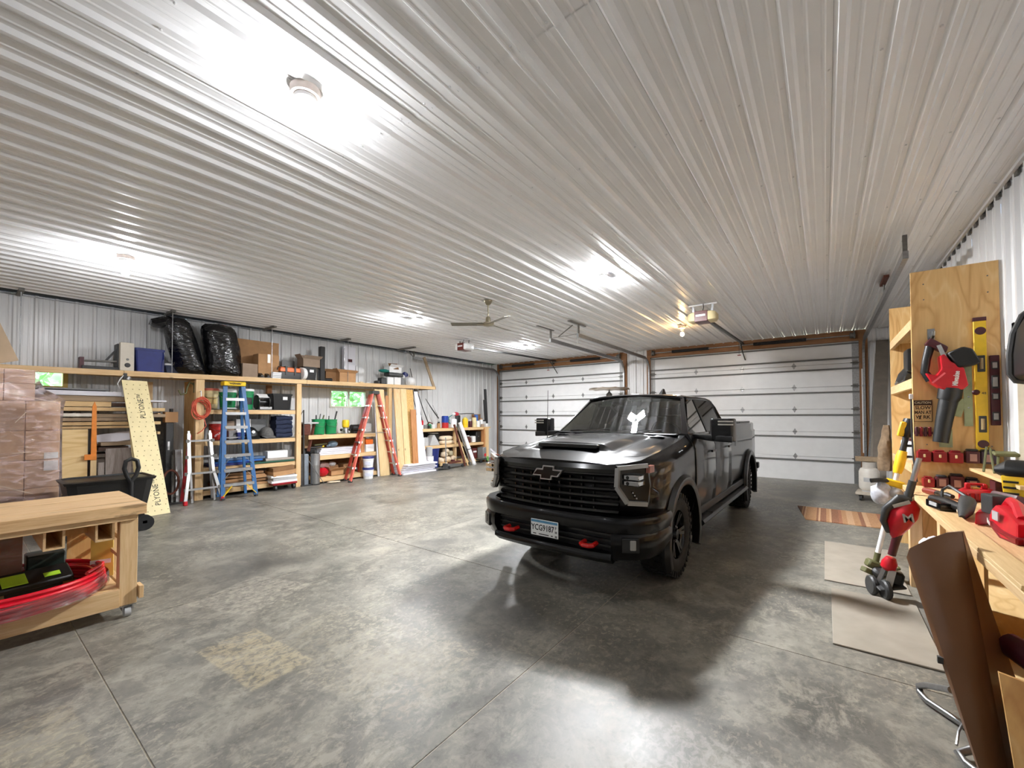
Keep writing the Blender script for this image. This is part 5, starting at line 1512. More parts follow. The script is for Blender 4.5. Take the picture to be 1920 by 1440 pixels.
def pail(name, label, x, y, z, r, h, m, lid=None, band=None, bail=True, group=None, stuff=None):
    t = thing(name, label, 'bucket', (x, y, z), group)
    part('pail_body', M().lathe((x, y, z + .001), [(r * .84, 0), (r * .97, h * .74), (r * 1.03, h * .75), (r * 1.03, h * .79), (r * .98, h * .80), (r, h * .97), (r * 1.04, h * .97), (r * 1.04, h), (r * .93, h), (r * .8, .02)], 22), m, t)
    if lid:
        part('lid', M().lathe((x, y, z + h), [(r * 1.06, -.03), (r * 1.07, 0), (r * 1.0, .018), (r * .9, .012)], 22), lid, t)
    if bail:
        part('bail', M().tube([(x + r * 1.05 * math.sin(a), y + r * 1.05 * math.cos(a), z + h * .82 - h * .3 * math.sin(a)) for a in [math.pi * k / 10 for k in range(11)]], .004, 5), steel, t)
    if band:
        part('label', M().loft([[(x + r * .965 * math.cos(a), y + r * .965 * math.sin(a), z + h * k) for a in [R(-75 + 15 * i) for i in range(8)]] for k in (.25, .6)], cap=False, closed=False), band, t)
    return t
def carton(name, label, x0, x1, y0, y1, z0, z1, m=None, flaps=True, strip=True, bev=.004):
    t = thing(name, label, 'box', ((x0 + x1) / 2, (y0 + y1) / 2, z0))
    m = m or card
    th = .006
    if flaps == 'open':
        q = M().box(x0, y0, z0 + .001, x1, y1, z0 + .01).box(x0, y0, z0, x0 + th, y1, z1).box(x1 - th, y0, z0, x1, y1, z1).box(x0, y0, z0, x1, y0 + th, z1).box(x0, y1 - th, z0, x1, y1, z1)
        part('box_body', q, m, t)
        h = min(.14, (y1 - y0) * .4)
        part('flap', M().bar((x1, (y0 + y1) / 2, z1), (x1 + h * .6, (y0 + y1) / 2, z1 + h * .5), y1 - y0 - .01, th, (0, 0, 1)), m, t)
        part('flap', M().bar((x0, (y0 + y1) / 2, z1), (x0 - h * .3, (y0 + y1) / 2, z1 + h * .8), y1 - y0 - .01, th, (1, 0, 0)), m, t)
        part('flap', M().bar(((x0 + x1) / 2, y1, z1), ((x0 + x1) / 2, y1 + h * .7, z1 + h * .5), x1 - x0 - .01, th), m, t)
        part('flap', M().bar(((x0 + x1) / 2, y0, z1), ((x0 + x1) / 2, y0 - h * .5, z1 + h * .7), x1 - x0 - .01, th), m, t)
    else:
        part('box_body', M().box(x0, y0, z0 + .001, x1, y1, z1), m, t, bevel=bev)
        if strip:
            ym = (y0 + y1) / 2
            part('tape', M().box(x0, ym - .03, z1, x1 + .002, ym + .03, z1 + .002).box(x1, ym - .03, z1 - (z1 - z0) * .35, x1 + .002, ym + .03, z1 + .002), tape, t)
    return t

# --- on the high shelf, left to right
z = zt(1.6)
tc = thing('tile_cutter', 'grey tile cutter with a raised lever on the high shelf', 'tool', (-10.0, 1.6, z))
part('base', M().box(-10.2, 1.28, z + .002, -9.9, 1.86, z + .06), char_pl, tc, bevel=.006)
part('rails', M().cyl((-9.98, 1.28, z + .15), (-9.98, 1.86, z + .17), .016, n=8).cyl((-10.06, 1.28, z + .15), (-10.06, 1.86, z + .17), .016, n=8), brushed, tc)
part('end_block', M().box(-10.1, 1.26, z, -9.93, 1.31, z + .20).box(-10.1, 1.84, z, -9.93, 1.88, z + .2), maroon_pl, tc)
part('lever', M().bar((-10.02, 1.58, z + .16), (-10.02, 1.80, z + .50), .03, .03), char_pl, tc)
z = zt(1.9)
ap = thing('air_purifier', 'cream and grey upright heater with a round dial on the high shelf', 'heater', (-9.95, 1.83, z))
part('front_cover', M().box(-9.95, 1.74, z + .001, -9.84, 1.93, z + .50), mat('cream_cover', (206, 198, 182), .45, 0, .05), ap, bevel=.015, seg=2)
part('rear_body', M().box(-10.2, 1.72, z + .001, -9.952, 1.92, z + .48), char_pl, ap, bevel=.012, seg=2)
part('dial', M().lathe((-9.838, 1.84, z + .10), [(.04, -.002), (.036, .01), (.02, .012)], 18, (0, R(90), 0)), char_pl, ap)
part('dial', M().lathe((-9.838, 1.84, z + .20), [(.02, -.002), (.016, .008)], 14, (0, R(90), 0)), grey_pl, ap)
tub('storage_tote', 'dark blue plastic tote on the high shelf', 'tote', -10.0, 2.14, zt(2.14), .38, .40, .42, blue_pl)
top('tote_lid', 'blue round-ended lid standing behind the blue tote', 'lid', M().lathe((-10.15, 2.37, zt(2.3) + .31), [(.14, -.02), (.16, 0), (.14, .02), (.1, .02)], 20, (R(90), 0, 0)).box(-10.29, 2.35, zt(2.3) + .001, -10.01, 2.39, zt(2.3) + .31), blue_pl)
tub('storage_tote', 'low grey tote with white lid behind the first trash bag', 'tote', -10.30, 2.68, zt(2.6), .34, .48, .17, mat('blue_grey_tote', (70, 78, 100), .5), white_pl)

def bagfilm():
    s = NT('black_bag_film')
    v = s.coords((1, 1, 1.9))
    n = s.n('TexNoise', i_Scale=4.5, i_Detail=2.5, i_Distortion=1.8, i_Roughness=.5)
    s.l(v, n.inputs['Vector'])
    s.l(s.ramp(n.outputs[0], [(.3, (10, 10, 12)), (.7, (20, 20, 24))]), s.b.inputs['Base Color'])
    s.b.inputs['Roughness'].default_value = .16
    s.b.inputs['Specular IOR Level'].default_value = .7
    s.bump(n.outputs[0], .75, .03)
    return s.m
bagm = bagfilm()
def trash_bag(label, base, tip, rx, ry, seed, tail=0):
    rg = random.Random(seed)
    b, tp = V(base), V(tip)
    secs = []
    n = 28
    ks = [0, .02, .08, .16, .26, .36, .46, .56, .66, .76, .85, .92, .97, 1.0]
    sc = [.55, .82, .97, 1.0, 1.0, .99, 1.02, 1.0, 1.0, .98, .96, .9, .72, .35]
    ph = [rg.uniform(0, 6.28) for _ in range(8)]
    for k, s_ in zip(ks, sc):
        c = b + (tp - b) * k
        row = []
        for j in range(n):
            a = 2 * math.pi * j / n
            rr = s_ * (1 + .028 * math.sin(7 * a + ph[0] + k * 5) + .020 * math.sin(12 * a + ph[1] - k * 17) + .03 * math.sin(3 * a + ph[2] + k * 8) + rg.uniform(-.014, .014))
            row.append(c + V((rx * rr * math.cos(a), ry * rr * math.sin(a), .02 * math.sin(5 * a + ph[3]) + rg.uniform(-.012, .012) if 0 < k < 1 else 0)))
        secs.append(row)
    q = M().loft(secs)
    t = thing('trash_bag', label, 'bag', base, 'black trash bags on the shelf')
    part('bag_film', q, bagm, t, smooth=60)
    if tail:
        c = tp
        part('bag_neck', M().loft([[c + V((.16 * math.cos(a), .02 * math.cos(a) - .16, .12 * math.sin(a) - .12)) for a in [2 * math.pi * j / 10 for j in range(10)]], [c + V((.10 * math.cos(a), -.30, .08 * math.sin(a) - .16 + rg.uniform(-.03, .03))) for a in [2 * math.pi * j / 10 for j in range(10)]], [c + V((.12 * math.cos(a), -.36, .04 * math.sin(a) - .16 + rg.uniform(-.03, .03))) for a in [2 * math.pi * j / 10 for j in range(10)]]]), bagm, t)
    return t
trash_bag('black trash bag leaning to the left on the high shelf', (-10.12, 2.86, zt(2.8) + .002), (-10.14, 2.56, 3.56), .25, .25, 5, 1)
trash_bag('black trash bag standing upright beside the leaning bag', (-10.12, 3.44, zt(3.4) + .002), (-10.14, 3.30, 3.54), .27, .32, 11)
top('cloth_bundle', 'pink cloth showing above the upright trash bag', 'cloth', M().blob((-10.35, 3.42, 3.53), (.14, .16, .07), 12, 6, .2, 2), mat('pink_cloth', (186, 112, 96), .9, 0, .15))
z = zt(4.1)
box('flat_carton', 'large flat cardboard box standing against the wall on the high shelf', 'box', -10.46, -10.36, 3.74, 4.62, z, 3.36, card, .004)
carton('cardboard_box', 'taped cardboard box before the large flat cardboard on the shelf', -10.25, -9.98, 4.02, 4.46, z, 3.02)
t = carton('cardboard_box', 'small greyish box leaning beside the upright trash bag', -10.1, -9.95, 3.70, 4.0, z, z + .30, card_g, strip=False)
for i, (y, lb) in enumerate(((4.06, 'black shoe left of the pair beside the taped box'), (4.19, 'black shoe right of the pair beside the taped box'))):
    s_ = thing('shoe', lb, 'shoe', (-9.96, y, zt(y)), 'black shoes on the shelf')
    part('upper', M().loft([[(-9.86, y - .03, z + .03), (-9.86, y + .03, z + .03), (-9.86, y + .025, z + .06), (-9.86, y - .025, z + .06)], [(-9.95, y - .045, z + .025), (-9.95, y + .045, z + .025), (-9.95, y + .035, z + .10), (-9.95, y - .035, z + .10)], [(-10.08, y - .04, z + .025), (-10.08, y + .04, z + .025), (-10.08, y + .03, z + .15), (-10.08, y - .03, z + .15)]]), black_pl, s_, bevel=.01, seg=2)
    part('sole', M().box(-10.1, y - .045, z + .003, -9.85, y + .045, z + .025), grey_pl, s_, bevel=.01)
for i in range(4):
    y0 = 4.275 + .004 * i
    b = thing('book', ('bottom', 'second', 'third', 'top')[i] + ' white book in the small stack left of the orange case', 'book', (-9.97, y0 + .1, z + .003 + .038 * i), 'books stacked on the shelf')
    part('pages', M().box(-10.08, y0 + .004, z + .008 + .038 * i, -9.884, y0 + .186, z + .034 + .038 * i), paper, b)
    part('cover', M().box(-10.085, y0, z + .004 + .038 * i, -9.88, y0 + .19, z + .0075 + .038 * i).box(-10.085, y0, z + .0345 + .038 * i, -9.88, y0 + .19, z + .038 + .038 * i), (white_pl, char_pl, white_pl, lgrey_pl)[i], b)
z = zt(4.7)
oc = thing('tool_bag', 'black bag with bright orange padded top on the high shelf', 'bag', (-10.0, 4.68, z))
part('bag_body', M().box(-10.12, 4.44, z + .001, -9.9, 4.92, z + .17), black_pl, oc, bevel=.02, seg=2)
part('orange_top', M().loft([[(x, y, zz) for x, zz in ((-10.12, z + .17), (-9.89, z + .17), (-9.90, z + .27), (-10.0, z + .29), (-10.11, z + .27))] for y in (4.45, 4.91)]), orange_pl, oc, bevel=.02, seg=2)
for y in (4.58, 4.78):
    part('strap', M().box(-10.125, y - .02, z + .1, -9.882, y + .02, z + .298), black_pl, oc)
part('end_strap', M().tube([(-9.9, 4.46, z + .25), (-9.88, 4.40, z + .28), (-9.9, 4.38, z + .2)], .012, 6), black_pl, oc)
top('hose_reel', 'white round disc standing beside the black tub on the shelf', 'reel', M().lathe((-9.95, 4.97, zt(5) + .15), [(.09, -.05), (.146, -.045), (.15, -.03), (.15, .03), (.146, .045), (.09, .05)], 24, (R(90), 0, R(10))), white_pl)
tub('storage_tote', 'black tub with a white label on the high shelf', 'tote', -10.05, 5.16, zt(5.1), .30, .30, .32, black_pl, None, .02)
carton('cardboard_box', 'shallow tan box lying on top of the black tub', -10.25, -9.97, 5.0, 5.45, zt(5.2) + .325, zt(5.2) + .53, card_g, 'open')
box('foam_block', 'white upright box behind the black tub', 'box', -10.32, -10.12, 5.33, 5.56, zt(5.4), 3.12, white_pl, .006)
box('paint_tray', 'flat grey board leaning behind the orange topped bag', 'board', -10.44, -10.42, 4.72, 5.02, z, z + .50, grey_pl, .003)
tb = thing('drain_pipe', 'tall black square tube standing on the high shelf', 'pipe', (-10.0, 5.48, zt(5.5)))
part('pipe', M().box(-10.06, 5.42, zt(5.5) + .001, -9.94, 5.54, 3.36), black_pl, tb, bevel=.01)
part('foot', M().tube([(-10.0, 5.5, zt(5.5) + .05), (-10.0, 5.6, zt(5.5) + .045), (-10.0, 5.74, zt(5.5) + .05)], .048, 10), black_pl, tb)
z = zt(5.8)
carton('cardboard_box', 'dark brown open box beside the black tube on the shelf', -10.3, -10.06, 5.62, 5.92, z, z + .26, card_d, 'open')
carton('cardboard_box', 'light brown open box with raised flaps near the middle of the shelf', -10.12, -9.9, 5.90, 6.36, z, z + .25, card, 'open')
for i, (y, h, lb) in enumerate(((6.09, 3.40, 'taller thin grey pole standing in the open box'), (6.40, 2.98, 'shorter thin grey pole standing at the right of the open box'))):
    top('pole', lb, 'pole', M().cyl((-9.98, y, z + .015), (-10.0, y + .03 * i, h), .012, n=8), steel)
wp = thing('boxed_shelf', 'tall white boxed panel with a dark label leaning on the wall', 'box', (-10.35, 6.46, z))
part('panel', M().box(-10.42, 6.28, z + .001, -10.32, 6.62, 3.52), foam, wp, bevel=.006)
part('dark_label', M().box(-10.319, 6.38, 3.10, -10.316, 6.52, 3.18), maroon_pl, wp)
z = zt(6.7)
for i, (y, m, lb) in enumerate(((6.58, cream_cloth, 'cream scrap lying on the shelf right of the open box'), (6.78, paper, 'small white scrap lying on the shelf'))):
    top('scrap', lb, 'scrap', M().blob((-9.98, y, z + .022), (.05, .07, .022), 10, 5, .3, i), m)
z = zt(7.6)
for i, (y0, y1, h, m, lb) in enumerate(((7.10, 7.20, .10, char_pl, 'small black part at the left of the white jug cluster'), (7.22, 7.42, .19, black_pl, 'black and grey canister left of the white jugs'))):
    box('canister', lb, 'canister', -10.18, -10.0, y0, y1, z, z + h, m, .02)
for i, (y, r, h, lb) in enumerate(((7.53, .11, .22, 'left white plastic jug under the black tray'), (7.78, .12, .23, 'right white plastic jug under the black tray'))):
    j = thing('jug', lb, 'jug', (-10.08, y, z), 'white jugs on the shelf')
    part('jug_body', M().box(-10.18, y - r, z + .001, -9.98, y + r, z + h), white_pl, j, bevel=.025, seg=2)
    part('jug_cap', M().cyl((-10.08, y, z + h - .002), (-10.08, y, z + h + .018), .03, n=12), lgrey_pl, j)
box('tray', 'black tray lying on the white jugs', 'tray', -10.20, -9.96, 7.45, 7.97, z + .255, z + .35, black_pl, .015)
bb = carton('cardboard_box', 'white and brown open carton on the black tray', -10.22, -9.98, 7.48, 7.93, z + .352, z + .52, paper, 'open')
part('brown_panel', M().bar((-9.97, 7.65, z + .46), (-10.14, 7.72, z + .64), .26, .01), card_d, bb)
top('cap', 'teal cloth cap hanging off the black tray', 'cap', M().blob((-10.06, 7.36, z + .39), (.13, .17, .05), 12, 6, .1, 3), teal_pl)
box('canister', 'small grey can right of the white jugs', 'canister', -10.12, -10.0, 7.92, 8.04, z, z + .22, grey_pl, .02)
top('plastic_bag', 'white plastic bag at the right of the jug cluster', 'bag', M().blob((-10.05, 8.28, z + .14), (.13, .15, .138), 12, 8, .2, 6, .8), white_pl)
top('spray_can', 'blue plastic cap piece on the bag at the right of the cluster', 'cap', M().blob((-10.1, 8.14, z + .35), (.06, .10, .08), 10, 6, .2, 8), blue_pl)
top('ball', 'small white round ball beside the blue cap', 'ball', M().blob((-10.05, 8.02, z + .27), (.06, .06, .06), 14, 10), white_pl)

# --- lumber rack under the left of the shelf
lr = thing('lumber_rack', 'pine uprights and arms holding boards under the shelf', 'rack', (-10.2, 1.4, 0))
for y in (.35, 2.28):
    part('upright', M().box(-10.53, y - .045, 0, -10.44, y + .045, 2.3), pine_z, lr)
    for z in (1.36, 1.70):
        part('arm', M().box(-10.44, y - .02, z - .05, -9.80, y + .02, z - .004), pine_x, lr)
boards = [  # x0, y0, y1, z0, z1, material, label
    (-10.40, .15, 1.60, 2.075, 2.10, grey_pl, 'thin grey sheet topmost on the lumber rack'),
    (-10.10, .15, 1.76, 1.985, 2.06, foam, 'white board near the top of the lumber rack'),
    (-10.20, .15, 2.0, 1.89, 1.98, grey_y, 'brownish board under the white board on the lumber rack'),
    (-10.20, .15, 1.63, 1.80, 1.885, pale_y, 'wide pale board with a cut end on the lumber rack'),
    (-10.30, 1.64, 2.0, 1.81, 1.87, dark_y, 'short dark board end beside the wide pale board'),
    (-10.20, .15, 2.36, 1.73, 1.79, pale_y, 'long pale board above the rack arms'),
    (-10.15, .15, 1.40, 1.635, 1.69, mat('window_lit_white', (226, 220, 206), .5, 0, .05), 'window-lit, whitish paper on the lower rack arms'),  # window light on paper, put into the colour of a plain board
    (-10.2, 1.42, 2.37, 1.62, 1.68, grey_y, 'short grey board on the lower rack arms'),
    (-10.25, .15, 2.2, 1.56, 1.615, grey_y, 'weathered board in the middle of the lower bundle'),
    (-10.15, .15, 2.3, 1.49, 1.545, pale_y, 'pale thin board in the lower bundle'),
    (-10.25, .15, 2.2, 1.435, 1.475, pale_y, 'pale board lowest of the bundle on the rack arms'),
    (-10.3, 1.95, 2.38, 1.90, 1.93, foam, 'white board end showing right of the leaning sheet'),
]
for x0, y0, y1, z0, z1, m, lb in boards:
    top('board', lb, 'board', M().box(x0, y0, z0, -9.78 - .004 * (len(lb) % 7), y1, z1), m, 'boards on the lumber rack', .003)
top('plywood_sheet', 'upright plywood sheet with wavy grain under the lumber rack', 'plywood', M().box(-9.66, 1.005, .40, -9.64, 1.335, 1.43), ply_y, bevel=.002)
top('crate', 'dark crate on the floor carrying the plywood sheet', 'crate', M().box(-10.2, 1.0, .001, -9.6, 1.5, .40), dark_y, bevel=.01)
ost = thing('orange_stake', 'orange painted stake with a pointed top before the boards', 'stake', (-9.6, 1.40, .40))
part('stake', M().prism([(-9.63, 1.365, .92), (-9.63, 1.435, .92), (-9.63, 1.425, 1.80), (-9.63, 1.40, 1.88), (-9.63, 1.375, 1.80)], (.03, 0, 0)), mat('orange_paint', (222, 132, 46), .5, 0, .1), ost)
part('bare_foot', M().box(-9.63, 1.365, .402, -9.60, 1.435, .92), pale_z, ost)
part('cross_piece', M().box(-9.60, 1.29, .93, -9.585, 1.43, 1.02), bpy.data.materials['orange_paint'], ost)
top('barn_board', 'grey weathered panel standing behind the black tub', 'board', M().box(-9.62, 1.54, .40, -9.59, 1.86, 1.10), barnw, bevel=.003)
top('barn_board', 'small whitish board left of the weathered panel', 'board', M().box(-9.60, 1.45, .40, -9.57, 1.525, .88), barnw, bevel=.003)
for i, (z0, y1, m, lb) in enumerate(((.42, 1.9, barn_y, 'lowest grey board of the pile behind the orange stake'), (.52, 1.8, grey_y, 'second board of the pile behind the orange stake'), (.95, 1.9, barn_y, 'grey board lying at mid height behind the orange stake'), (1.06, 1.85, dark_y, 'dark board in the pile behind the orange stake'), (1.14, 2.0, grey_y, 'brown board in the pile behind the orange stake'))):
    top('board', lb, 'board', M().box(-10.3, 1.38 + .03 * i, z0, -9.72, y1, z0 + .06), m, 'boards in the pile behind the stake', .003)
box('board', 'long pale panel lying flat under the rack boards', 'board', -10.4, -9.75, 1.38, 2.0, .60, .94, barn_y, .003)
top('board', 'white painted board with a dark slot above the pile', 'board', M().bar((-9.95, 1.48, 1.24), (-9.95, 2.0, 1.32), .02, .16, (1, 0, 0) if False else (0, 0, 1)), foam)

# perforated cream sheet leaning on the shelf
P = lambda u, w, d=0.: V((-8.865, 1.895, .003)) + (V((-8.92, 2.245, .003)) - V((-8.865, 1.895, .003))) * u + (V((-9.745, 1.75, 2.27)) - V((-8.865, 1.895, .003))) * w + V((.93, .05, .36)) * d
ps = thing('underlay_sheet', 'cream perforated underlayment sheet leaning upright on the shelf', 'sheet', (-8.9, 2.07, 0))
part('sheet', M().add([P(0, 0), P(1, 0), P(1, 1), P(0, 1), P(0, 0, -.02), P(1, 0, -.02), P(1, 1, -.02), P(0, 1, -.02)], [(0, 1, 2, 3), (7, 6, 5, 4), (0, 4, 5, 1), (1, 5, 6, 2), (2, 6, 7, 3), (3, 7, 4, 0)]), mat('cream_sheet', (232, 216, 166), .6, 0, .05, 6), ps)
q = M()
for i in range(27):
    for j in range(4):
        c = P(.1 + .26 * j + (.0 if i % 2 else .06), .03 + .036 * i, .001)
        q.ob(c, (.003, .012, .012), (0, R(-22), 0))
part('fixing_dots', q, mat('dot_brown', (128, 108, 70), .7), ps, kind='stuff')
up, lf = (P(0, 1) - P(0, 0)).normalized(), (P(0, 0) - P(1, 0)).normalized()
for w_ in (.80, .16):
    text('print', 'PLYONE\u2122', .115, pk, ps, P(.60, w_, .002), up, lf - up * lf.dot(up), .0006, sx=.86)
top('underlay_sheet', 'second cream sheet hidden behind the perforated one', 'sheet', M().add([P(-.14, 0, -.08), P(.8, 0, -.08), P(.8, .62, -.05), P(.02, .62, -.05), P(-.14, 0, -.10), P(.8, 0, -.10), P(.8, .62, -.07), P(.02, .62, -.07)], [(0, 1, 2, 3), (7, 6, 5, 4), (0, 4, 5, 1), (1, 5, 6, 2), (2, 6, 7, 3), (3, 7, 4, 0)]), bpy.data.materials['cream_sheet'])
# dark uprights beside it
ug = thing('miter_stand', 'dark folded stand with a tan block on top right of the cream sheet', 'stand', (-10.0, 2.5, 0))
part('column', M().box(-10.1, 2.42, .001, -9.96, 2.54, 1.52), char_pl, ug, bevel=.008)
part('tan_block', M().box(-10.1, 2.40, 1.52, -9.94, 2.60, 1.72), card, ug, bevel=.006)
part('black_knob', M().cyl((-9.98, 2.5, 1.72), (-9.98, 2.5, 1.78), .03, n=10), black_pl, ug)
part('white_plate', M().box(-9.958, 2.45, 1.0, -9.955, 2.48, 1.16), paper, ug)
gs_ = thing('metal_stand', 'bright galvanised folded stand standing on the floor by the ladder', 'stand', (-9.85, 2.6, 0))
part('channel', M().bar((-9.80, 2.60, .02), (-9.92, 2.60, 1.0), .11, .05, (1, 0, 0)), brushed, gs_)
part('side_arm', M().bar((-9.84, 2.50, .02), (-9.95, 2.52, .9), .03, .03, (1, 0, 0)), dark_galv, gs_)
part('foot', M().box(-9.95, 2.38, .001, -9.70, 2.68, .03), char_pl, gs_)
top('metal_sheet', 'dark grey sheet leaning on the wall right of the cream sheet', 'metal sheet', M().box(-10.3, 2.28, .4, -10.28, 2.47, 1.72), dark_galv)
for i, (y, m, lb) in enumerate(((2.20, brass, 'brass coloured coil end on the floor behind the cream sheet'),)):
    top('coil', lb, 'coil', M().tube([(-9.7, 2.44 + .12 * math.cos(a), .42 + .22 * math.sin(a)) for a in [2 * math.pi * k / 16 for k in range(16)]], .02, 6, True), rust)
# --- shelf rack with the ladders before it
rk = thing('shelf_rack', 'pine shelf rack with four shelves under the long shelf', 'shelf', (-10.1, 3.85, 0))
part('post', M().box(-9.87, 2.83, 0, -9.78, 2.97, 2.355), pine_z, rk, bevel=.003)
part('post', M().box(-9.87, 4.77, 0, -9.78, 4.88, 2.385), pine_z, rk, bevel=.003)
part('side_board', M().box(-10.50, 2.84, 0, -9.88, 2.87, 2.34), oldply, rk)
part('back_post', M().box(-10.5, 4.4, 1.75, -10.42, 4.5, 2.36), pine_r, rk)
for z in (1.77, 1.14, .60, .16):
    part('shelf_edge', M().box(-9.86 if z > .2 else -9.87, 2.98, z - .09, -9.82, 4.765, z), pine, rk, bevel=.003)
    part('shelf_board', M().box(-10.5, 2.88, z - .005, -9.862, 4.765, z + .012), char_pl if z > 1 else grey_y, rk)
z = 1.784
pail('bucket', 'cream plastic bucket with a red lid on the top rack shelf', -10.02, 3.14, z, .145, .40, cream_pl, mat('coral_lid', (190, 96, 76), .5), mat('cream_label', (206, 176, 110), .6))
pail('bucket', 'left green bucket with white lid behind the blue ladder', -10.02, 3.45, z, .155, .38, green_pl, white_pl)
pail('bucket', 'right green bucket with white lid behind the blue ladder', -10.02, 3.80, z, .145, .42, green_pl, white_pl, black_pl)
tg = thing('tape_dispenser', 'black wire reel with white top sheet beside the green buckets', 'reel', (-10.0, 4.12, z))
part('reel', M().lathe((-9.98, 4.10, z + .16), [(.06, -.12), (.16, -.115), (.16, -.10), (.06, -.09), (.06, .09), (.16, .10), (.16, .115), (.06, .12)], 22, (R(90), 0, 0)), black_pl, tg)
part('white_sheet', M().ob((-9.93, 4.10, z + .30), (.16, .22, .012), (0, R(28), 0)), paper, tg)
part('pale_base', M().box(-10.0, 4.02, z + .001, -9.87, 4.27, z + .06), lgrey_pl, tg, bevel=.006)
tub('storage_tote', 'black tote with white label on the top rack shelf', 'tote', -10.14, 4.52, z, .42, .44, .36, black_pl, None, .06)
z = 1.154
pail('bucket', 'red bucket with white rim and slanted white print', -10.0, 3.26, z, .14, .36, mat('bucket_red', (190, 44, 38), .42, 0, .1), white_pl)
text('print', 'LET\u2019S DO THIS', .045, paper, bpy.data.objects['bucket.003'], (-9.858, 3.27, z + .14), (0, .8, .55), (0, -.5, .85), .0006, bold=.001, sx=.8)
box('box', 'grey flat box at the back of the middle rack shelf', 'box', -10.35, -10.12, 3.42, 3.62, z, z + .38, card_g, .006)
carton('cardboard_box', 'white carton behind the blue ladder on the middle rack shelf', -10.38, -10.14, 3.66, 3.95, z, z + .42, paper, False)
tub('storage_tote', 'clear grey bin low on the middle rack shelf', 'tote', -10.08, 3.56, z, .2, .20, .18, lgrey_pl)
tub('storage_tote', 'small navy and white tub beside the black cap', 'tote', -9.98, 3.68, z, .14, .15, .14, blue_pl, white_pl)
def capm(label, x, y, z, m, badge=None):
    t = thing('cap', label, 'cap', (x, y, z), 'caps on the middle rack shelf')
    secs = []
    for k in range(7):
        a = math.pi / 2 * k / 6
        secs.append([(x + .16 * math.cos(a) * math.cos(b) + .0, y + .15 * math.cos(a) * math.sin(b), z + .05 + .20 * math.sin(a)) for b in [2 * math.pi * j / 16 for j in range(16)]])
    part('crown', M().loft(secs), m, t, smooth=60)
    part('brim', M().grid(lambda i, j: (x + .10 + .13 * j, y + (i - .5) * .28 * (1 - .35 * j * j), z + .055 - .045 * j * j - .06 * (i - .5) ** 2), 8, 4, (0, 0, -.008)), m, t)
    if badge:
        part('badge', M().lathe((x + .146, y, z + .14), [(.035, -.004), (.035, .012)], 14, (0, R(72), 0)), badge, t)
capm('black cap with a round white badge on the middle rack shelf', -10.03, 3.90, z, black_pl, paper)
capm('grey cap beside the folded navy cloth', -10.03, 4.22, z, grey_cloth)
box('case', 'small grey speaker-like case above the grey cap', 'case', -10.34, -10.2, 3.98, 4.30, z, z + .42, grey_pl, .01)
q_n = 5
for i in range(q_n):
    y0, y1 = 4.38 - .02 * (i % 2), 4.74 - .02 * (i % 2)
    sec = []
    for k in range(7):
        y = y0 + (y1 - y0) * k / 6
        wob = .010 * math.sin(k * 1.3 + i)
        zz = z + .003 + .098 * i
        sec.append([(-10.2, y, zz + wob), (-9.92 + .02 * (i % 2), y, zz + wob), (-9.895 + .02 * (i % 2), y, zz + .046 + wob), (-9.92 + .02 * (i % 2), y, zz + .092 + wob), (-10.2, y, zz + .092 + wob)])
    top('folded_cloth', ('bottom', 'second', 'third', 'fourth', 'topmost')[i] + ' folded navy cloth in the pile on the middle rack shelf', 'cloth', M().loft(sec), denim, 'folded navy cloths', smooth=60)
z = .614
for i, (m, y0, y1, z0, h, lb) in enumerate(((blue_pl, 3.1, 3.9, 0, .05, 'navy folded tarp low on the third rack shelf'), (lblue_pl, 3.2, 4.1, .052, .04, 'bright blue flat case on the third rack shelf'), (mat('slate_blue', (84, 108, 140), .5), 3.25, 4.15, .094, .05, 'slate blue flat case topmost on the third rack shelf'), (white_pl, 3.15, 3.6, .146, .03, 'white flat tray on the blue cases'))):
    box('flat_case', lb, 'case', -10.2, -9.88 - .01 * i, y0, y1, z + z0, z + z0 + h, m, .008)
box('box', 'white printed box on the third rack shelf', 'box', -10.2, -9.95, 4.22, 4.66, z + .05, z + .24, paper, .006)
box('drawer_tray', 'grey flat tray carrying the white printed box', 'tray', -10.2, -9.93, 4.18, 4.72, z, z + .048, grey_pl, .006)
top('pipe', 'grey plastic pipe lying at the front of the third shelf', 'pipe', M().cyl((-9.90, 4.15, z + .045), (-9.88, 4.76, z + .045), .042, n=14), mat('taupe_pipe', (150, 140, 128), .5))
top('level', 'dark green rail lying along the edge of the third shelf', 'rail', M().box(-9.835, 3.75, z + .001, -9.80, 4.74, z + .03), mat('dark_green', (32, 84, 64), .5))
z = .174
for i in range(5):
    top('cardboard_sheet', ('lowest', 'second', 'third', 'fourth', 'uppermost')[i] + ' flattened brown carton on the bottom rack shelf', 'cardboard', M().ob((-10.1, 3.72, z + .03 + .055 * i), (.5, 1.0 - .06 * i, .045), (R(2 * (i % 3 - 1)), 0, R(3 * (i % 2)))), (card, card_d, card)[i % 3], 'flattened cartons')
cart = thing('floor_dolly', 'red low dolly with casters carrying paper stacks', 'dolly', (-9.85, 4.5, 0))
part('deck', M().box(-10.1, 4.20, .12, -9.62, 4.72, .165), dred_pl, cart, bevel=.006)
for x, y in ((-9.68, 4.27), (-9.68, 4.66), (-10.05, 4.27), (-10.05, 4.66)):
    part('caster', M().cyl((x, y - .02, .056), (x, y + .02, .056), .054, n=14).box(x - .03, y - .028, .09, x + .03, y + .028, .12), char_pl, cart)
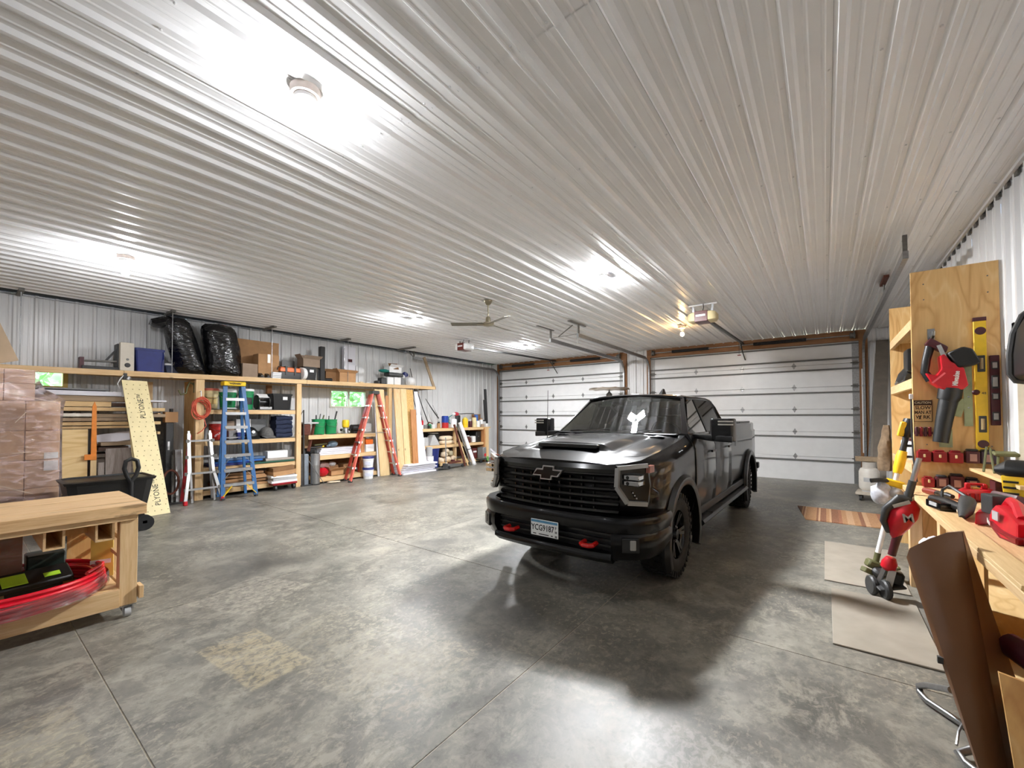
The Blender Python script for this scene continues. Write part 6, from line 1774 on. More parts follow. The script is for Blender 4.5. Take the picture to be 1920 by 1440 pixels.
for i, (m, h, w_, lb) in enumerate(((paper, .05, .55, 'lowest white paper stack on the red dolly'), (lgrey_pl, .05, .52, 'middle grey paper stack on the red dolly'), (paper, .04, .56, 'upper white paper stack on the red dolly'), (card, .10, .5, 'brown carton on the paper stacks'), (card_d, .08, .46, 'dark brown carton topmost on the red dolly'))):
    top('paper_stack', lb, 'paper', M().ob((-9.86, 4.46, .195 + (.0, .055, .107, .182, .276)[i]), (.42 - .02 * i, w_, h), (R((0, 1, -1, 4, 5)[i]), R(2), R(4 * (i % 2)))), m, 'stacks on the red dolly')

# hooks, cord, wall iron
hk = thing('bike_hook', 'large olive bent hook on the side board of the rack', 'hook', (-9.9, 2.68, 2.02))
part('hook', M().tube([(-9.92, 2.83, 2.26), (-9.90, 2.76, 2.30), (-9.88, 2.72, 2.20), (-9.88, 2.70, 2.08), (-9.88, 2.62, 2.05), (-9.88, 2.58, 2.14)], .014, 8), olive_pl, hk)
part('hook_plate', M().box(-9.93, 2.828, 2.1, -9.89, 2.838, 2.3), olive_pl, hk)
cd = thing('extension_cord', 'coiled orange extension cord hung on the rack post', 'cord', (-9.72, 2.9, 1.55))
rg = random.Random(3)
q = M()
for k in range(9):
    r1_, r2_ = rg.uniform(.10, .15), rg.uniform(.14, .21)
    ph = rg.uniform(-.25, .25)
    c = V((-9.74 + .008 * k, 2.90 + rg.uniform(-.02, .02), 1.80 + rg.uniform(-.03, .02)))
    q.tube([c + V((0, r1_ * math.cos(a) * math.cos(ph) - r2_ * math.sin(a) * math.sin(ph), r2_ * math.sin(a))) for a in [2 * math.pi * j / 20 for j in range(20)]], .010, 6, True)
part('coils', q, mat('cord_orange', (196, 84, 58), .5, 0, .1), cd)
part('loose_end', M().tube([(-9.72, 2.94, 1.62), (-9.70, 2.98, 1.45), (-9.71, 2.92, 1.36), (-9.70, 2.84, 1.30)], .009, 6), bpy.data.materials['cord_orange'], cd)
part('hanging_hook', M().tube([(-9.777, 2.90, 2.12), (-9.74, 2.90, 2.13), (-9.72, 2.90, 2.05), (-9.73, 2.90, 1.99)], .010, 6), white_pl, cd)

# ladders
lad = thing('step_ladder', 'blue fibreglass stepladder with a yellow top cap', 'ladder', (-9.45, 3.45, 0))
bl_f = mat('fibreglass_blue', (44, 94, 146), .45, 0, .08)
F0, F1, T0, T1 = V((-9.42, 3.18, .03)), V((-9.38, 3.76, .03)), V((-9.62, 3.27, 2.27)), V((-9.60, 3.58, 2.27))
for a, b in ((F0, T0), (F1, T1)):
    rl = part('front_rail', M().bar(a, b, .075, .03, (0, 1, 0) if False else (1, 0, 0)), bl_f, lad)
    part('foot', M().ob(a + V((0, 0, -.008)), (.09, .05, .04)), char_pl, rl, bevel=.005)
part('top_cap', M().loft([[(x, y, 2.25) for x, y in ((-9.74, 3.225), (-9.55, 3.225), (-9.55, 3.62), (-9.74, 3.62))], [(x, y, 2.335) for x, y in ((-9.74, 3.225), (-9.54, 3.225), (-9.54, 3.62), (-9.74, 3.62))]]), yellow_pl, lad, bevel=.01)
text('maker_name', '\u201cWERNER\u201d', .055, pk, lad, (-9.538, 3.42, 2.293), (0, 1, 0), (0, 0, 1), .0006, bold=.001, sx=.9)
for k, z in enumerate((.27, .56, .85, 1.13, 1.42, 1.70, 1.99)):
    f = z / 2.27
    a, b = F0 + (T0 - F0) * f, F1 + (T1 - F1) * f
    part('step', M().bar(a + V((-.02, .01, 0)), b + V((-.02, -.01, 0)), .09, .022).bar(a + V((.025, .01, -.02)), b + V((.025, -.01, -.02)), .008, .05), brushed, lad)
for k in (.56, .85):
    f, g = k / 2.27, (k - .2) / 2.27
    for a, b, s in ((F0, T0, 1), (F1, T1, -1)):
        part('step_brace', M().bar(a + (b - a) * g + V((.02, 0, 0)), a + (b - a) * f + V((.02, s * .14, -.02)), .018, .006), brushed, lad)
for a, b, s in ((F0, T0, 1), (F1, T1, -1)):
    part('yellow_brace', M().bar(a + V((.02, .0, .04)), a + (b - a) * .105 + V((.02, s * .15, 0)), .05, .012), yellow_pl, lad)
for y0, y1 in ((3.22, 3.29), (3.72, 3.56)):
    part('rear_rail', M().bar((-9.78, y0, .02), (-9.68, y1, 2.26), .05, .025, (1, 0, 0)), bl_f, lad)
for z in (.5, 1.2, 1.8):
    part('rear_brace', M().bar((-9.76, 3.24, z), (-9.76, 3.68, z), .03, .02), brushed, lad)

al = thing('multi_ladder', 'bare aluminium folding ladder with red feet', 'ladder', (-9.5, 2.88, 0))
for a, b, c in (((-9.40, 2.58, .03), (-9.50, 2.66, .62), (-9.62, 2.68, 1.31)), ((-9.44, 3.18, .03), (-9.52, 3.05, .62), (-9.62, 3.02, 1.31))):
    rl = part('outer_rail', M().bar(a, b, .05, .026, (1, 0, 0)), brushed, al)
    part('upper_rail', M().bar(b, c, .05, .026, (1, 0, 0)), brushed, al)
    part('red_foot', M().ob((a[0], a[1], .04), (.09, .06, .08)), red_pl, rl, bevel=.01)
for y0, y1 in ((2.72, 2.68), (3.08, 3.02)):
    part('inner_rail', M().bar((-9.52, y0, .01), (-9.63, y1, 1.36), .035, .022, (1, 0, 0)), brushed, al)
for i, z in enumerate((.27, .56, .87, 1.17)):
    f = 1 - z / 1.31
    part('rung', M().bar((-9.62 + .19 * f, 2.67 - .08 * f, z), (-9.62 + .19 * f, 3.03 + .13 * f, z), .04, .035), brushed, al)
    for y in (2.66 - .08 * f, 3.04 + .13 * f):
        part('rung_joint', M().ob((-9.60 + .19 * f, y, z), (.03, .05, .06)), dark_galv, al)
for y in (2.64, 3.10):
    part('flare_brace', M().bar((-9.42, y + (.04 if y < 2.8 else -.0), .10), (-9.47, y + (.08 if y < 2.8 else -.1), .27), .02, .006), brushed, al)
for y in (2.62, 3.12):
    part('rear_leg', M().bar((-9.76, y, .01), (-9.68, 2.86 + (y - 2.86) * .6, 1.28), .05, .026, (1, 0, 0)), dred_pl if y < 3 else brushed, al)

ol = thing('step_ladder', 'red-orange fibreglass stepladder standing open', 'ladder', (-9.75, 6.7, 0))
of = mat('fibreglass_red', (222, 104, 88), .45, 0, .08)
of2 = mat('fibreglass_red_dark', (170, 58, 44), .45, 0, .08)
L = [(V((-9.36, 5.88, .03)), V((-9.60, 6.66, 2.22))), (V((-9.74, 5.98, .03)), V((-9.76, 6.70, 2.22)))]
Rr = [(V((-9.26, 7.30, .03)), V((-9.58, 6.84, 2.22))), (V((-9.62, 7.36, .03)), V((-9.74, 6.88, 2.22)))]
for pr, m1, m2 in ((L, of, of2), (Rr, of, of2)):
    for i, (a, b) in enumerate(pr):
        rl = part('rail', M().bar(a, b, .035, .085, (1, 0, 0)), m1 if i == 0 else m2, ol)
        part('foot', M().ob(a, (.06, .10, .05)), char_pl, rl, bevel=.006)
    for k in range(1, 7):
        f = k / 7
        a, b = pr[0][0] + (pr[0][1] - pr[0][0]) * f, pr[1][0] + (pr[1][1] - pr[1][0]) * f
        st = part('step', M().bar(a, b, .085, .024), brushed, ol)
        part('step_pad', M().ob(a + V((.022, 0, 0)), (.012, .11, .05)), white_pl, st)
part('top_cap', M().loft([[(-9.56, 6.63, 2.21), (-9.56, 6.87, 2.21), (-9.77, 6.92, 2.21), (-9.77, 6.66, 2.21)], [(-9.56, 6.64, 2.31), (-9.56, 6.86, 2.31), (-9.77, 6.91, 2.31), (-9.77, 6.67, 2.31)]]), char_pl, ol, bevel=.012)
for i in (0, 1):
    a, b = L[i], Rr[i]
    part('spreader', M().bar(a[0] + (a[1] - a[0]) * .53, b[0] + (b[1] - b[0]) * .53, .025, .008), brushed, ol)
for k in (.30, .52, .74):
    a = Rr[0][0] + (Rr[0][1] - Rr[0][0]) * k
    part('warning_label', M().bar(a + V((.021, .02, -.08)), a + V((.021, -.03, .10)), .004, .06, (1, 0, 0) if False else (0, 1, 0)), paper, ol)

# vacuum cylinders and jacks beside the rack
for i, (x, y, r, h, m, lb) in enumerate(((-9.86, 4.99, .10, .74, mat('grey_tank', (140, 148, 158), .4, .3), 'grey blue metal cylinder beside the rack post'), (-9.78, 5.22, .105, .74, brushed, 'bare steel cylinder right of the grey one'))):
    c = thing('metal_cylinder', lb, 'tank', (x, y, 0))
    part('cylinder', M().lathe((x, y, .002), [(r * .95, 0), (r, .02), (r, h * .62), (r * 1.015, h * .63), (r, h * .64), (r, h * .97), (r * .8, h)], 24), m, c)
    part('base', M().box(x - .13, y - .12, .001, x + .13, y + .12, .03) if i == 0 else M().lathe((x, y, .001), [(r * 1.05, 0), (r * 1.05, .03)], 24), char_pl, c)
    part('neck', M().cyl((x, y, h), (x, y, h + .08), .03, n=10), char_pl, c)
jk = thing('farm_jack', 'rusty brown tall jack leaning between rack and bench', 'jack', (-9.8, 5.1, .7))
part('bar', M().bar((-9.80, 5.06, .80), (-9.95, 5.28, 1.46), .05, .05), rust, jk)
part('mechanism', M().box(-9.95, 4.94, 1.18, -9.80, 5.12, 1.45), rust, jk, bevel=.02)
part('top_plate', M().box(-9.96, 4.92, 1.45, -9.78, 5.30, 1.49), lgrey_pl, jk, bevel=.006)
top('broom_pole', 'dark thin pole standing at the rack post', 'pole', M().cyl((-9.74, 4.93, .02), (-9.78, 4.93, 1.78), .016, n=8), char_pl)
top('crow_bar', 'thin bent grey rod leaning on the wall behind the jack', 'rod', M().tube([(-10.3, 5.05, 1.3), (-10.5, 5.2, 1.62), (-10.52, 5.3, 1.78)], .010, 6), steel)
top('tent_pole', 'thin bent rod leaning on the steel cylinder', 'rod', M().tube([(-9.68, 5.0, .60), (-9.62, 5.36, .02)], .008, 6), steel)

# --- second bench
b2 = thing('low_bench', 'pine bench under the double window with two lower shelves', 'workbench', (-10.1, 6.1, 0))
for z, a in ((1.18, 5.06), (.67, 5.12), (.14, 5.12)):
    part('bench_edge', M().box(-9.84, a, z - .10, -9.79, 7.0, z), pine, b2, bevel=.003)
    part('bench_board', M().box(-10.5, a, z - .02, -9.842, 7.0, z - .002), ply_y, b2)
for y in (5.30, 6.95):
    part('leg', M().box(-10.45, y - .045, 0, -10.36, y + .045, 1.15), pine_z, b2)
part('middle_leg', M().box(-9.93, 6.50, 0, -9.845, 6.60, 1.08), pine_r, b2)
part('back_board', M().box(-10.53, 5.1, .2, -10.515, 7.0, 1.1), header_w, b2)
z = 1.18
pail('bucket', 'left green bucket full of tools on the bench under the window', -10.02, 5.42, z, .155, .38, green_pl)
pail('bucket', 'right green bucket full of tools on the bench under the window', -10.02, 5.74, z, .15, .37, green_pl)
for i, (y, dy, h, m, lb) in enumerate(((5.36, -.02, .10, char_pl, 'black handle sticking up at the left of the left green bucket'), (5.42, .03, .13, steel, 'grey curved handle in the middle of the left green bucket'), (5.49, .05, .10, olive_pl, 'olive tool in the right half of the left green bucket'), (5.68, -.01, .08, steel, 'grey tool at the left of the right green bucket'), (5.80, .08, .20, char_pl, 'thick black handle at the right of the right green bucket'))):
    top('hand_tool', lb, 'tool', M().tube([(-10.02, y, z + .22), (-10.0, y + dy * .5, z + .37), (-9.98, y + dy, z + .38 + h)], [.012, .016, .020 if i == 4 else .014], 8), m)
top('pliers', 'black pliers lying before the green buckets', 'pliers', M().tube([(-9.84, 5.30, z + .012), (-9.86, 5.36, z + .012), (-9.83, 5.42, z + .012)], .010, 6), black_pl)
top('pliers', 'dark pliers lying left of the yellow router', 'pliers', M().tube([(-9.84, 5.62, z + .012), (-9.87, 5.70, z + .012), (-9.83, 5.80, z + .012)], .010, 6), char_pl)
top('clamp', 'silver clamp lying before the yellow router', 'clamp', M().tube([(-9.86, 5.95, z + .03), (-9.90, 6.02, z + .14), (-9.88, 6.06, z + .04)], .014, 6), brushed)
ro = thing('router', 'router with a bright yellow motor and silver base on the bench', 'power tool', (-10.0, 6.14, z))
part('base', M().lathe((-10.0, 6.14, z + .001), [(.10, 0), (.10, .02), (.07, .03), (.06, .14), (.075, .16)], 18), brushed, ro)
part('motor', M().lathe((-10.0, 6.14, z + .16), [(.07, 0), (.088, .02), (.09, .14), (.08, .19), (.05, .20)], 18), yellow_pl, ro)
for s in (-1, 1):
    part('knob', M().blob((-10.0, 6.14 + s * .12, z + .10), (.035, .035, .035), 12, 8), black_pl, ro)
bg_ = thing('bench_grinder', 'black motor with silver wheel on the bench left of the orange ladder', 'grinder', (-10.0, 6.42, z))
part('motor', M().cyl((-10.0, 6.30, z + .14), (-10.0, 6.48, z + .14), .09, n=16).box(-10.08, 6.32, z + .001, -9.92, 6.47, z + .06), black_pl, bg_)
part('wheel', M().cyl((-10.0, 6.50, z + .14), (-10.0, 6.54, z + .14), .10, n=18), grey_pl, bg_)
box('machine', 'light grey machine behind the orange ladder on the bench', 'machine', -10.2, -9.98, 6.64, 6.92, z, z + .26, lgrey_pl, .03)
z = .67
for i in range(4):
    top('vinyl_board', ('lowest', 'second', 'third', 'topmost')[i] + ' white board of the stack on the second bench shelf', 'board', M().box(-10.3, 5.34 + .03 * i, z + .003 + .042 * i, -9.86 - .01 * i, 6.62 - .04 * (i % 2), z + .041 + .042 * i), foam, 'white boards on the bench shelf', .003)
top('watering_can', 'grey blue rounded plastic head lying on the white boards', 'tool', M().blob((-10.02, 5.80, z + .26), (.10, .13, .08), 14, 8, .06, 4).tube([(-10.0, 5.72, z + .24), (-9.95, 5.62, z + .22)], .03, 8), mat('slate_plastic', (104, 120, 132), .5))
for i, (y0, y1, zz, m, lb) in enumerate(((5.16, 5.5, .20, char_pl, 'black tool lying at the left end of the white boards'), (5.30, 5.62, .26, olive_pl, 'dark green tool lying across the white boards'), (5.36, 5.55, .20, yellow_pl, 'small yellow piece lying on the white boards'))):
    top('hand_tool', lb, 'tool', M().bar((-9.95 - .04 * i, y0, z + zz), (-10.0, y1, z + zz + .02), .06, .03), m)
box('storage_case', 'black case at the left end of the second bench shelf', 'case', -10.2, -9.88, 5.14, 5.32, z, z + .18, black_pl, .02)
ob_ = thing('parts_box', 'white box with an orange lid behind the ladder foot', 'box', (-10.0, 6.8, z))
part('box_body', M().box(-10.15, 6.68, z + .001, -9.9, 6.94, z + .20), paper, ob_, bevel=.006)
part('lid', M().box(-10.16, 6.67, z + .20, -9.89, 6.90, z + .34), orange_pl, ob_, bevel=.012)
z = .14
top('red_bag', 'red crumpled bag on the bottom bench shelf', 'bag', M().blob((-9.98, 5.52, z + .11), (.12, .14, .108), 12, 8, .3, 8), red_pl)
carton('cardboard_box', 'small open cardboard box on the bottom bench shelf', -10.1, -9.88, 5.68, 6.02, z, z + .13, card, 'open')
top('paper_bag', 'crumpled pinkish paper on the bottom bench shelf', 'paper', M().blob((-10.15, 5.62, z + .22), (.10, .18, .12), 10, 7, .4, 12), mat('dusty_pink', (184, 156, 150), .8))
top('rag', 'white rag on the bottom bench shelf', 'rag', M().blob((-10.15, 5.86, z + .27), (.08, .10, .06), 10, 6, .3, 2), paper)
box('storage_case', 'dark brown case behind the ladder on the bottom bench shelf', 'case', -10.3, -9.95, 6.06, 6.34, z, z + .26, card_d, .01)
pail('bucket', 'red bucket on the bottom bench shelf left of the white pails', -10.0, 6.62, z, .12, .32, bpy.data.materials['bucket_red'])
wl_ = mat('pail_label', (210, 214, 228), .5, 0, .15, 20)
pail('bucket', 'lower white pail with blue lid standing on the floor', -9.62, 6.56, 0, .14, .27, white_pl, blue_pl, wl_, False)
pail('bucket', 'upper white pail with blue lid stacked on the other pail', -9.62, 6.56, .292, .14, .27, white_pl, blue_pl, wl_, False)
top('rag', 'white rag lying on the floor before the bottom bench shelf', 'rag', M().blob((-9.66, 5.62, .025), (.07, .16, .024), 12, 5, .4, 5), cream_cloth)

# --- leaning lumber
def lean(label, y0, y1, zt_, m, xb=-9.52, xt=-9.765, th=.035, slant=0., z0=0., cat='board', name='board', grp='boards leaning on the long shelf'):
    f = lambda z_: xb + (xt - xb) * z_ / 2.42
    q = M().loft([[(f(z0), y0, z0 + .002), (f(z0) + th, y0, z0 + .002), (f(z0) + th, y1, z0 + .002), (f(z0), y1, z0 + .002)], [(f(zt_), y0 + slant, zt_), (f(zt_) + th, y0 + slant, zt_), (f(zt_) + th, y1 + slant, zt_), (f(zt_), y1 + slant, zt_)]])
    return top(name, label, cat, q, m, grp, .002)
lean('pale wide board leaning behind the open side of the orange ladder', 6.98, 7.28, 2.36, pale_z, -9.70, -9.765, .03, -.16)
lean('narrow white strip leaning left of the tall pine boards', 6.93, 7.00, 2.34, foam, -9.74, -9.78, .02, -.10)
lean('reddish narrow board between the white strip and the pine boards', 7.20, 7.30, 2.2, pine_r, -9.74, -9.80, .03)
lean('grey white strip leaning right behind the narrow white strip', 7.12, 7.19, 1.9, foam, -9.74, -9.80, .02)
lean('tall pine board, second of the row and left of the widest', 7.45, 7.66, 2.41, pine_z)
lean('tall pine board in the middle of the leaning row', 7.68, 7.88, 2.42, pale_z)
lean('tall strand board leaning behind the reddish board', 7.90, 8.16, 2.41, osb, -9.55, -9.78, .012)
lean('reddish brown board in front of the strand board', 7.93, 8.12, 1.82, pine_r, -9.47, -9.66)
lean('wide white board leaning right of the reddish board', 8.16, 8.34, 1.66, foam, -9.50, -9.68, .02)
lean('tall white board leaning at the right end of the row', 8.36, 8.50, 2.36, foam, -9.50, -9.765, .02, -.18)
part('post', M().box(-9.88, 7.34, 0, -9.79, 7.44, 2.42), pine_z, sh, bevel=.003)
for i in range(5):
    top('vinyl_board', ('lowest', 'second', 'third', 'fourth', 'topmost')[i] + ' white board of the stack on the floor before the lumber', 'board', M().box(-9.95, 7.45 + .04 * i, .003 + .056 * i, -9.30 - .035 * ((i * 3) % 4), 8.66 + .05 * (i % 3), .046 + .056 * i), foam, 'white boards stacked on the floor', .003)

# --- third bench
b3 = thing('low_bench', 'pine bench in the corner by the left garage door', 'workbench', (-10.1, 10.1, 0))
for z, a in ((1.235, 8.5), (.70, 8.62), (.13, 9.32)):
    part('bench_edge', M().box(-9.86 if z < 1.2 else -9.84, a, z - .09, -9.81, 11.42, z), pine, b3, bevel=.003)
    part('bench_board', M().box(-10.5, a, z - .02, -9.862, 11.42, z - .002), ply_y, b3)
part('end_panel', M().box(-10.5, 11.42, 0, -9.79, 11.46, 1.19), pine_r, b3)
part('end_post', M().box(-9.88, 11.465, 0, -9.72, 11.60, 1.22), pine_z, b3, bevel=.004)
part('top_overhang', M().box(-10.5, 11.42, 1.19, -9.76, 11.75, 1.235), pine, b3)
part('leg', M().box(-9.90, 8.52, 0, -9.84, 8.60, 1.15), pine_z, b3)
part('leg', M().box(-9.96, 10.02, 0, -9.88, 10.12, 1.15), pine_z, b3)
part('back_board', M().box(-10.53, 8.6, .2, -10.515, 11.4, 1.15), dark_y, b3)
z = 1.235
def can(label, x, y, h, r, m, m2=None, cap=None, cat='can', name='can', taper=False):
    t = thing(name, label, cat, (x, y, z), 'cans and bottles on the corner bench')
    if m2:
        part('lower_band', M().cyl((x, y, z + .001), (x, y, z + h * .45), r, n=14), m2, t)
        part('upper_band', M().lathe((x, y, z + h * .45), [(r, 0), (r, h * .5), (r * .85, h * .55)], 14), m, t)
    else:
        part('can_body', M().lathe((x, y, z + .001), [(r * .97, 0), (r, .01), (r, h * .85), (r * (.5 if taper else .95), h)], 14), m, t)
    if cap:
        part('cap', M().cyl((x, y, z + h), (x, y, z + h + .05), r * .6, n=10), cap, t)
spots = [
    ('red can with white base at the left end of the corner bench', -10.0, 8.68, .26, .075, red_pl, paper, None),
    ('small green can left on the corner bench', -10.0, 9.02, .14, .06, green_pl, None, None),
    ('small grey can beside the small green can', -10.0, 8.85, .12, .07, grey_pl, None, None),
    ('white jar beside the small green can', -9.98, 9.16, .13, .06, white_pl, None, None),
    ('tan jar left of the blue and red can', -10.0, 9.42, .16, .06, card, None, char_pl),
    ('small black jar before the fishing rods', -9.95, 8.95, .10, .05, black_pl, None, None),
    ('tall can, blue above and red below', -10.0, 9.70, .40, .115, mat('can_blue', (44, 72, 160), .35, .2), mat('can_red', (186, 44, 44), .35, .2), None),
    ('tall bright yellow bottle with a yellow cap', -10.0, 10.66, .30, .10, yellow_pl, None, mat('yellow_cap', (232, 214, 110), .4)),
    ('black bottle behind the yellow bottle', -10.15, 10.45, .42, .09, black_pl, None, None),
    ('dark red bottle right of the yellow bottle', -10.0, 10.92, .22, .07, maroon_pl, None, white_pl),
    ('beige can with brown top on the corner bench', -10.0, 11.12, .34, .085, cream_pl, None, rust),
    ('white spray can with bright blue top', -10.0, 11.32, .22, .075, white_pl, None, None),
    ('white can near the bench end', -10.0, 11.50, .26, .07, white_pl, None, card),
    ('second white can nearest the bench end', -9.98, 11.64, .20, .07, lgrey_pl, None, black_pl),
    ('short white tub at the very end of the corner bench', -9.9, 11.70, .12, .05, white_pl, None, None),
    ('short tan tub before the white cans', -9.88, 11.44, .10, .06, card_g, None, None),
]
for s_ in spots:
    can(*s_)
top('spray_can', 'bright blue spray can behind the white spray can', 'can', M().cyl((-10.12, 11.36, z + .001), (-10.12, 11.36, z + .44), .07, n=14), lblue_pl)
jg = thing('jug', 'white ribbed jug with a teal handle in the middle of the corner bench', 'jug', (-10.0, 10.02, z))
part('jug_body', M().box(-10.1, 9.92, z + .001, -9.90, 10.16, z + .30), white_pl, jg, bevel=.04, seg=2)
part('handle', M().tube([(-9.98, 9.92, z + .14), (-9.98, 9.84, z + .20), (-9.98, 9.86, z + .36), (-9.98, 10.0, z + .42)], .016, 8), teal_pl, jg)
lt = thing('grease_pump', 'red and white pump head with a long lever on the corner bench', 'pump', (-10.05, 10.28, z))
part('stand', M().cyl((-10.05, 10.28, z + .001), (-10.05, 10.28, z + .42), .05, n=12), char_pl, lt)
part('head', M().blob((-10.05, 10.26, z + .46), (.08, .13, .07), 14, 8), mat('pump_red', (176, 40, 54), .4), lt)
part('white_cap', M().blob((-10.04, 10.14, z + .46), (.07, .07, .055), 12, 8), white_pl, lt)
part('lever', M().tube([(-10.05, 10.36, z + .46), (-10.05, 10.8, z + .48), (-10.05, 11.16, z + .48)], .014, 8), char_pl, lt)
top('square_box', 'brown box behind the spray cans at the bench end', 'box', M().box(-10.4, 11.42, z + .001, -10.2, 11.7, z + .46), card_d, bevel=.006)
for i, (x, y, h, r_, lb) in enumerate(((-10.05, 11.78, 2.62, .05, 'tall black tube standing by the corner bench end'), (-10.0, 11.68, 2.22, .045, 'shorter black tube beside the tall black tube'))):
    top('black_tube', lb, 'tube', M().cyl((x, y + .10, z + .002), (x, y, h), r_, n=12), black_pl)
# fishing rods and thin bars leaning on the wall
for i, (y0, z0, y1, z1, r_, lb) in enumerate(((9.05, 1.25, 8.66, 3.14, .026, 'tallest black fishing rod leaning above the corner bench'), (9.0, 1.25, 8.62, 2.95, .016, 'thin black fishing rod left of the tallest one'), (9.02, 1.3, 8.78, 2.2, .022, 'thick dark rod crossing behind the tallest rod'), (9.32, 1.25, 8.92, 2.5, .018, 'thin dark rod right of the tallest rod'), (9.70, 1.55, 9.30, 2.2, .022, 'short dark rod leaning right, above the blue and red can'), (9.50, 1.25, 9.32, 1.95, .007, 'hair thin rod left of the blue and red can'), (9.65, 1.65, 9.62, 2.0, .007, 'hair thin short rod beside the blue and red can'), (8.72, 1.25, 8.66, 2.9, .007, 'hair thin light rod at the left of the rods'))):
    top('fishing_rod', lb, 'rod', M().tube([(-10.30, y0, z0), (-10.42, (y0 + y1) / 2, (z0 + z1) / 2), (-10.50, y1, z1)], [r_, r_ * .8, r_ * .4], 6), black_pl if i not in (5, 7) else steel)
pl2 = top('pipe_vise', 'curled red brown tool before the fishing rods', 'tool', M().tube([(-10.0, 8.9, z + .10), (-10.0, 9.02, z + .20), (-10.0, 9.14, z + .16), (-10.0, 9.16, z + .06)], .018, 6), rust)
# middle shelf of the corner bench
z = .70
for i, (y, r_, m, lb) in enumerate(((8.66, .11, paper, 'white paper roll at the left of the corner bench shelf'), (8.84, .10, lgrey_pl, 'grey roll beside the white paper roll'))):
    top('paper_roll', lb, 'roll', M().lathe((-9.98, y, z + .002), [(r_, 0), (r_, .26), (r_ * .4, .262), (r_ * .4, .2)], 18), m)
top('vacuum_head', 'pale grey wedge shaped vacuum lying on the corner bench shelf', 'vacuum', M().prism([(-9.86, 8.92, z + .002), (-9.86, 9.36, z + .002), (-9.86, 9.12, z + .34), (-9.86, 9.03, z + .30)], (-.24, 0, 0)), lgrey_pl, bevel=.02, seg=2)
box('storage_case', 'black case with a white top strip on the corner bench shelf', 'case', -10.3, -10.05, 9.12, 9.5, z, z + .36, black_pl, .01)
top('paper_strip', 'white strip lying on the black case', 'paper', M().box(-10.25, 9.18, z + .362, -10.06, 9.46, z + .385), paper)
for i in range(2):
    top('cloth_bag', ('lower', 'upper')[i] + ' cream cloth bag slumped on the corner bench shelf', 'bag', M().blob((-9.99, 9.76 - .03 * i, z + .07 + .14 * i), (.13, .32 - .05 * i, .075), 16, 8, .14, 20 + i, .75), cream_cloth, 'cream cloth bags', smooth=60)
jr = bottle('jar', 'brown jar on the corner bench shelf behind the white tubes', 'jar', -10.0, 10.80, z, .25, .12, mat('brown_jar', (84, 44, 36), .3), white_pl)
box('jar', 'white square jar right of the brown jar', 'jar', -10.1, -9.92, 10.97, 11.13, z, z + .22, white_pl, .02)
tc2 = thing('tool_chest', 'black case with a small round latch on the corner bench shelf', 'case', (-10.1, 11.2, z))
part('case_body', M().box(-10.35, 11.15, z + .001, -9.92, 11.41, z + .38), black_pl, tc2, bevel=.012)
part('latch', M().lathe((-9.918, 11.27, z + .2), [(.02, -.002), (.016, .006)], 10, (0, R(90), 0)), grey_pl, tc2)
# below
wbk = pail('bucket', 'white pail hanging low at the left of the corner bench', -9.72, 8.78, 0, .12, .40, white_pl, None, lgrey_pl)
top('paper_roll', 'grey white roll standing on the white pail', 'roll', M().cyl((-9.74, 8.78, .402), (-9.74, 8.78, .68), .10, n=16), lgrey_pl)
tub('waste_bin', 'dark blue bin under the corner bench', 'bin', -9.98, 9.12, .0, .30, .34, .60, blue_pl)
for i, (y, zz, rr, m) in enumerate(((9.48, .20, .10, cream_cloth), (9.62, .38, .11, cream_cloth), (9.76, .22, .12, cream_cloth), (9.88, .40, .12, mat('pale_olive_cloth', (168, 160, 132), .9, 0, .15)), (10.0, .24, .11, cream_cloth), (9.70, .50, .10, cream_cloth))):
    top('rag', ('leftmost low', 'left upper', 'middle low', 'right upper olive', 'rightmost low', 'topmost')[i] + ' rag in the heap under the corner bench', 'rag', M().blob((-9.97, y, zz), (.13, rr, .085), 12, 7, .3, 30 + i, .85), m, 'rags heaped under the bench', smooth=60)
top('red_rag', 'dark red rag at the bottom of the rag heap', 'rag', M().blob((-9.90, 9.95, .16), (.10, .09, .03), 10, 6, .3, 3), maroon_pl)
box('storage_case', 'tall dark red box under the corner bench', 'box', -10.2, -9.95, 10.98, 11.22, .13, .50, mat('oxblood', (98, 40, 36), .5), .01)
top('box_print', 'small white label strip on the dark red box', 'label', M().box(-9.948, 11.02, .34, -9.945, 11.19, .40), paper)
gc = thing('generator', 'grey metal box with a red panel under the corner bench end', 'case', (-9.8, 11.3, .13))
part('case_body', M().box(-9.95, 11.24, .13, -9.68, 11.41, .52), mat('grey_case', (138, 138, 136), .45, .3), gc, bevel=.01)
part('red_panel', M().box(-9.678, 11.30, .20, -9.675, 11.40, .30), red_pl, gc)
gw = thing('wagon', 'low black cart with a green handle end under the grey metal box', 'cart', (-9.8, 11.3, 0))
part('deck', M().box(-10.0, 11.0, .09, -9.6, 11.415, .128), char_pl, gw)
part('wheel', M().cyl((-9.62, 11.05, .05), (-9.60, 11.05, .05), .05, n=14), black_rb, gw)
part('wheel', M().cyl((-9.62, 11.36, .05), (-9.60, 11.36, .05), .05, n=14), black_rb, gw)
part('green_end', M().box(-9.60, 11.34, .06, -9.56, 11.40, .2), mat('lime_green', (110, 180, 90), .5), gw)
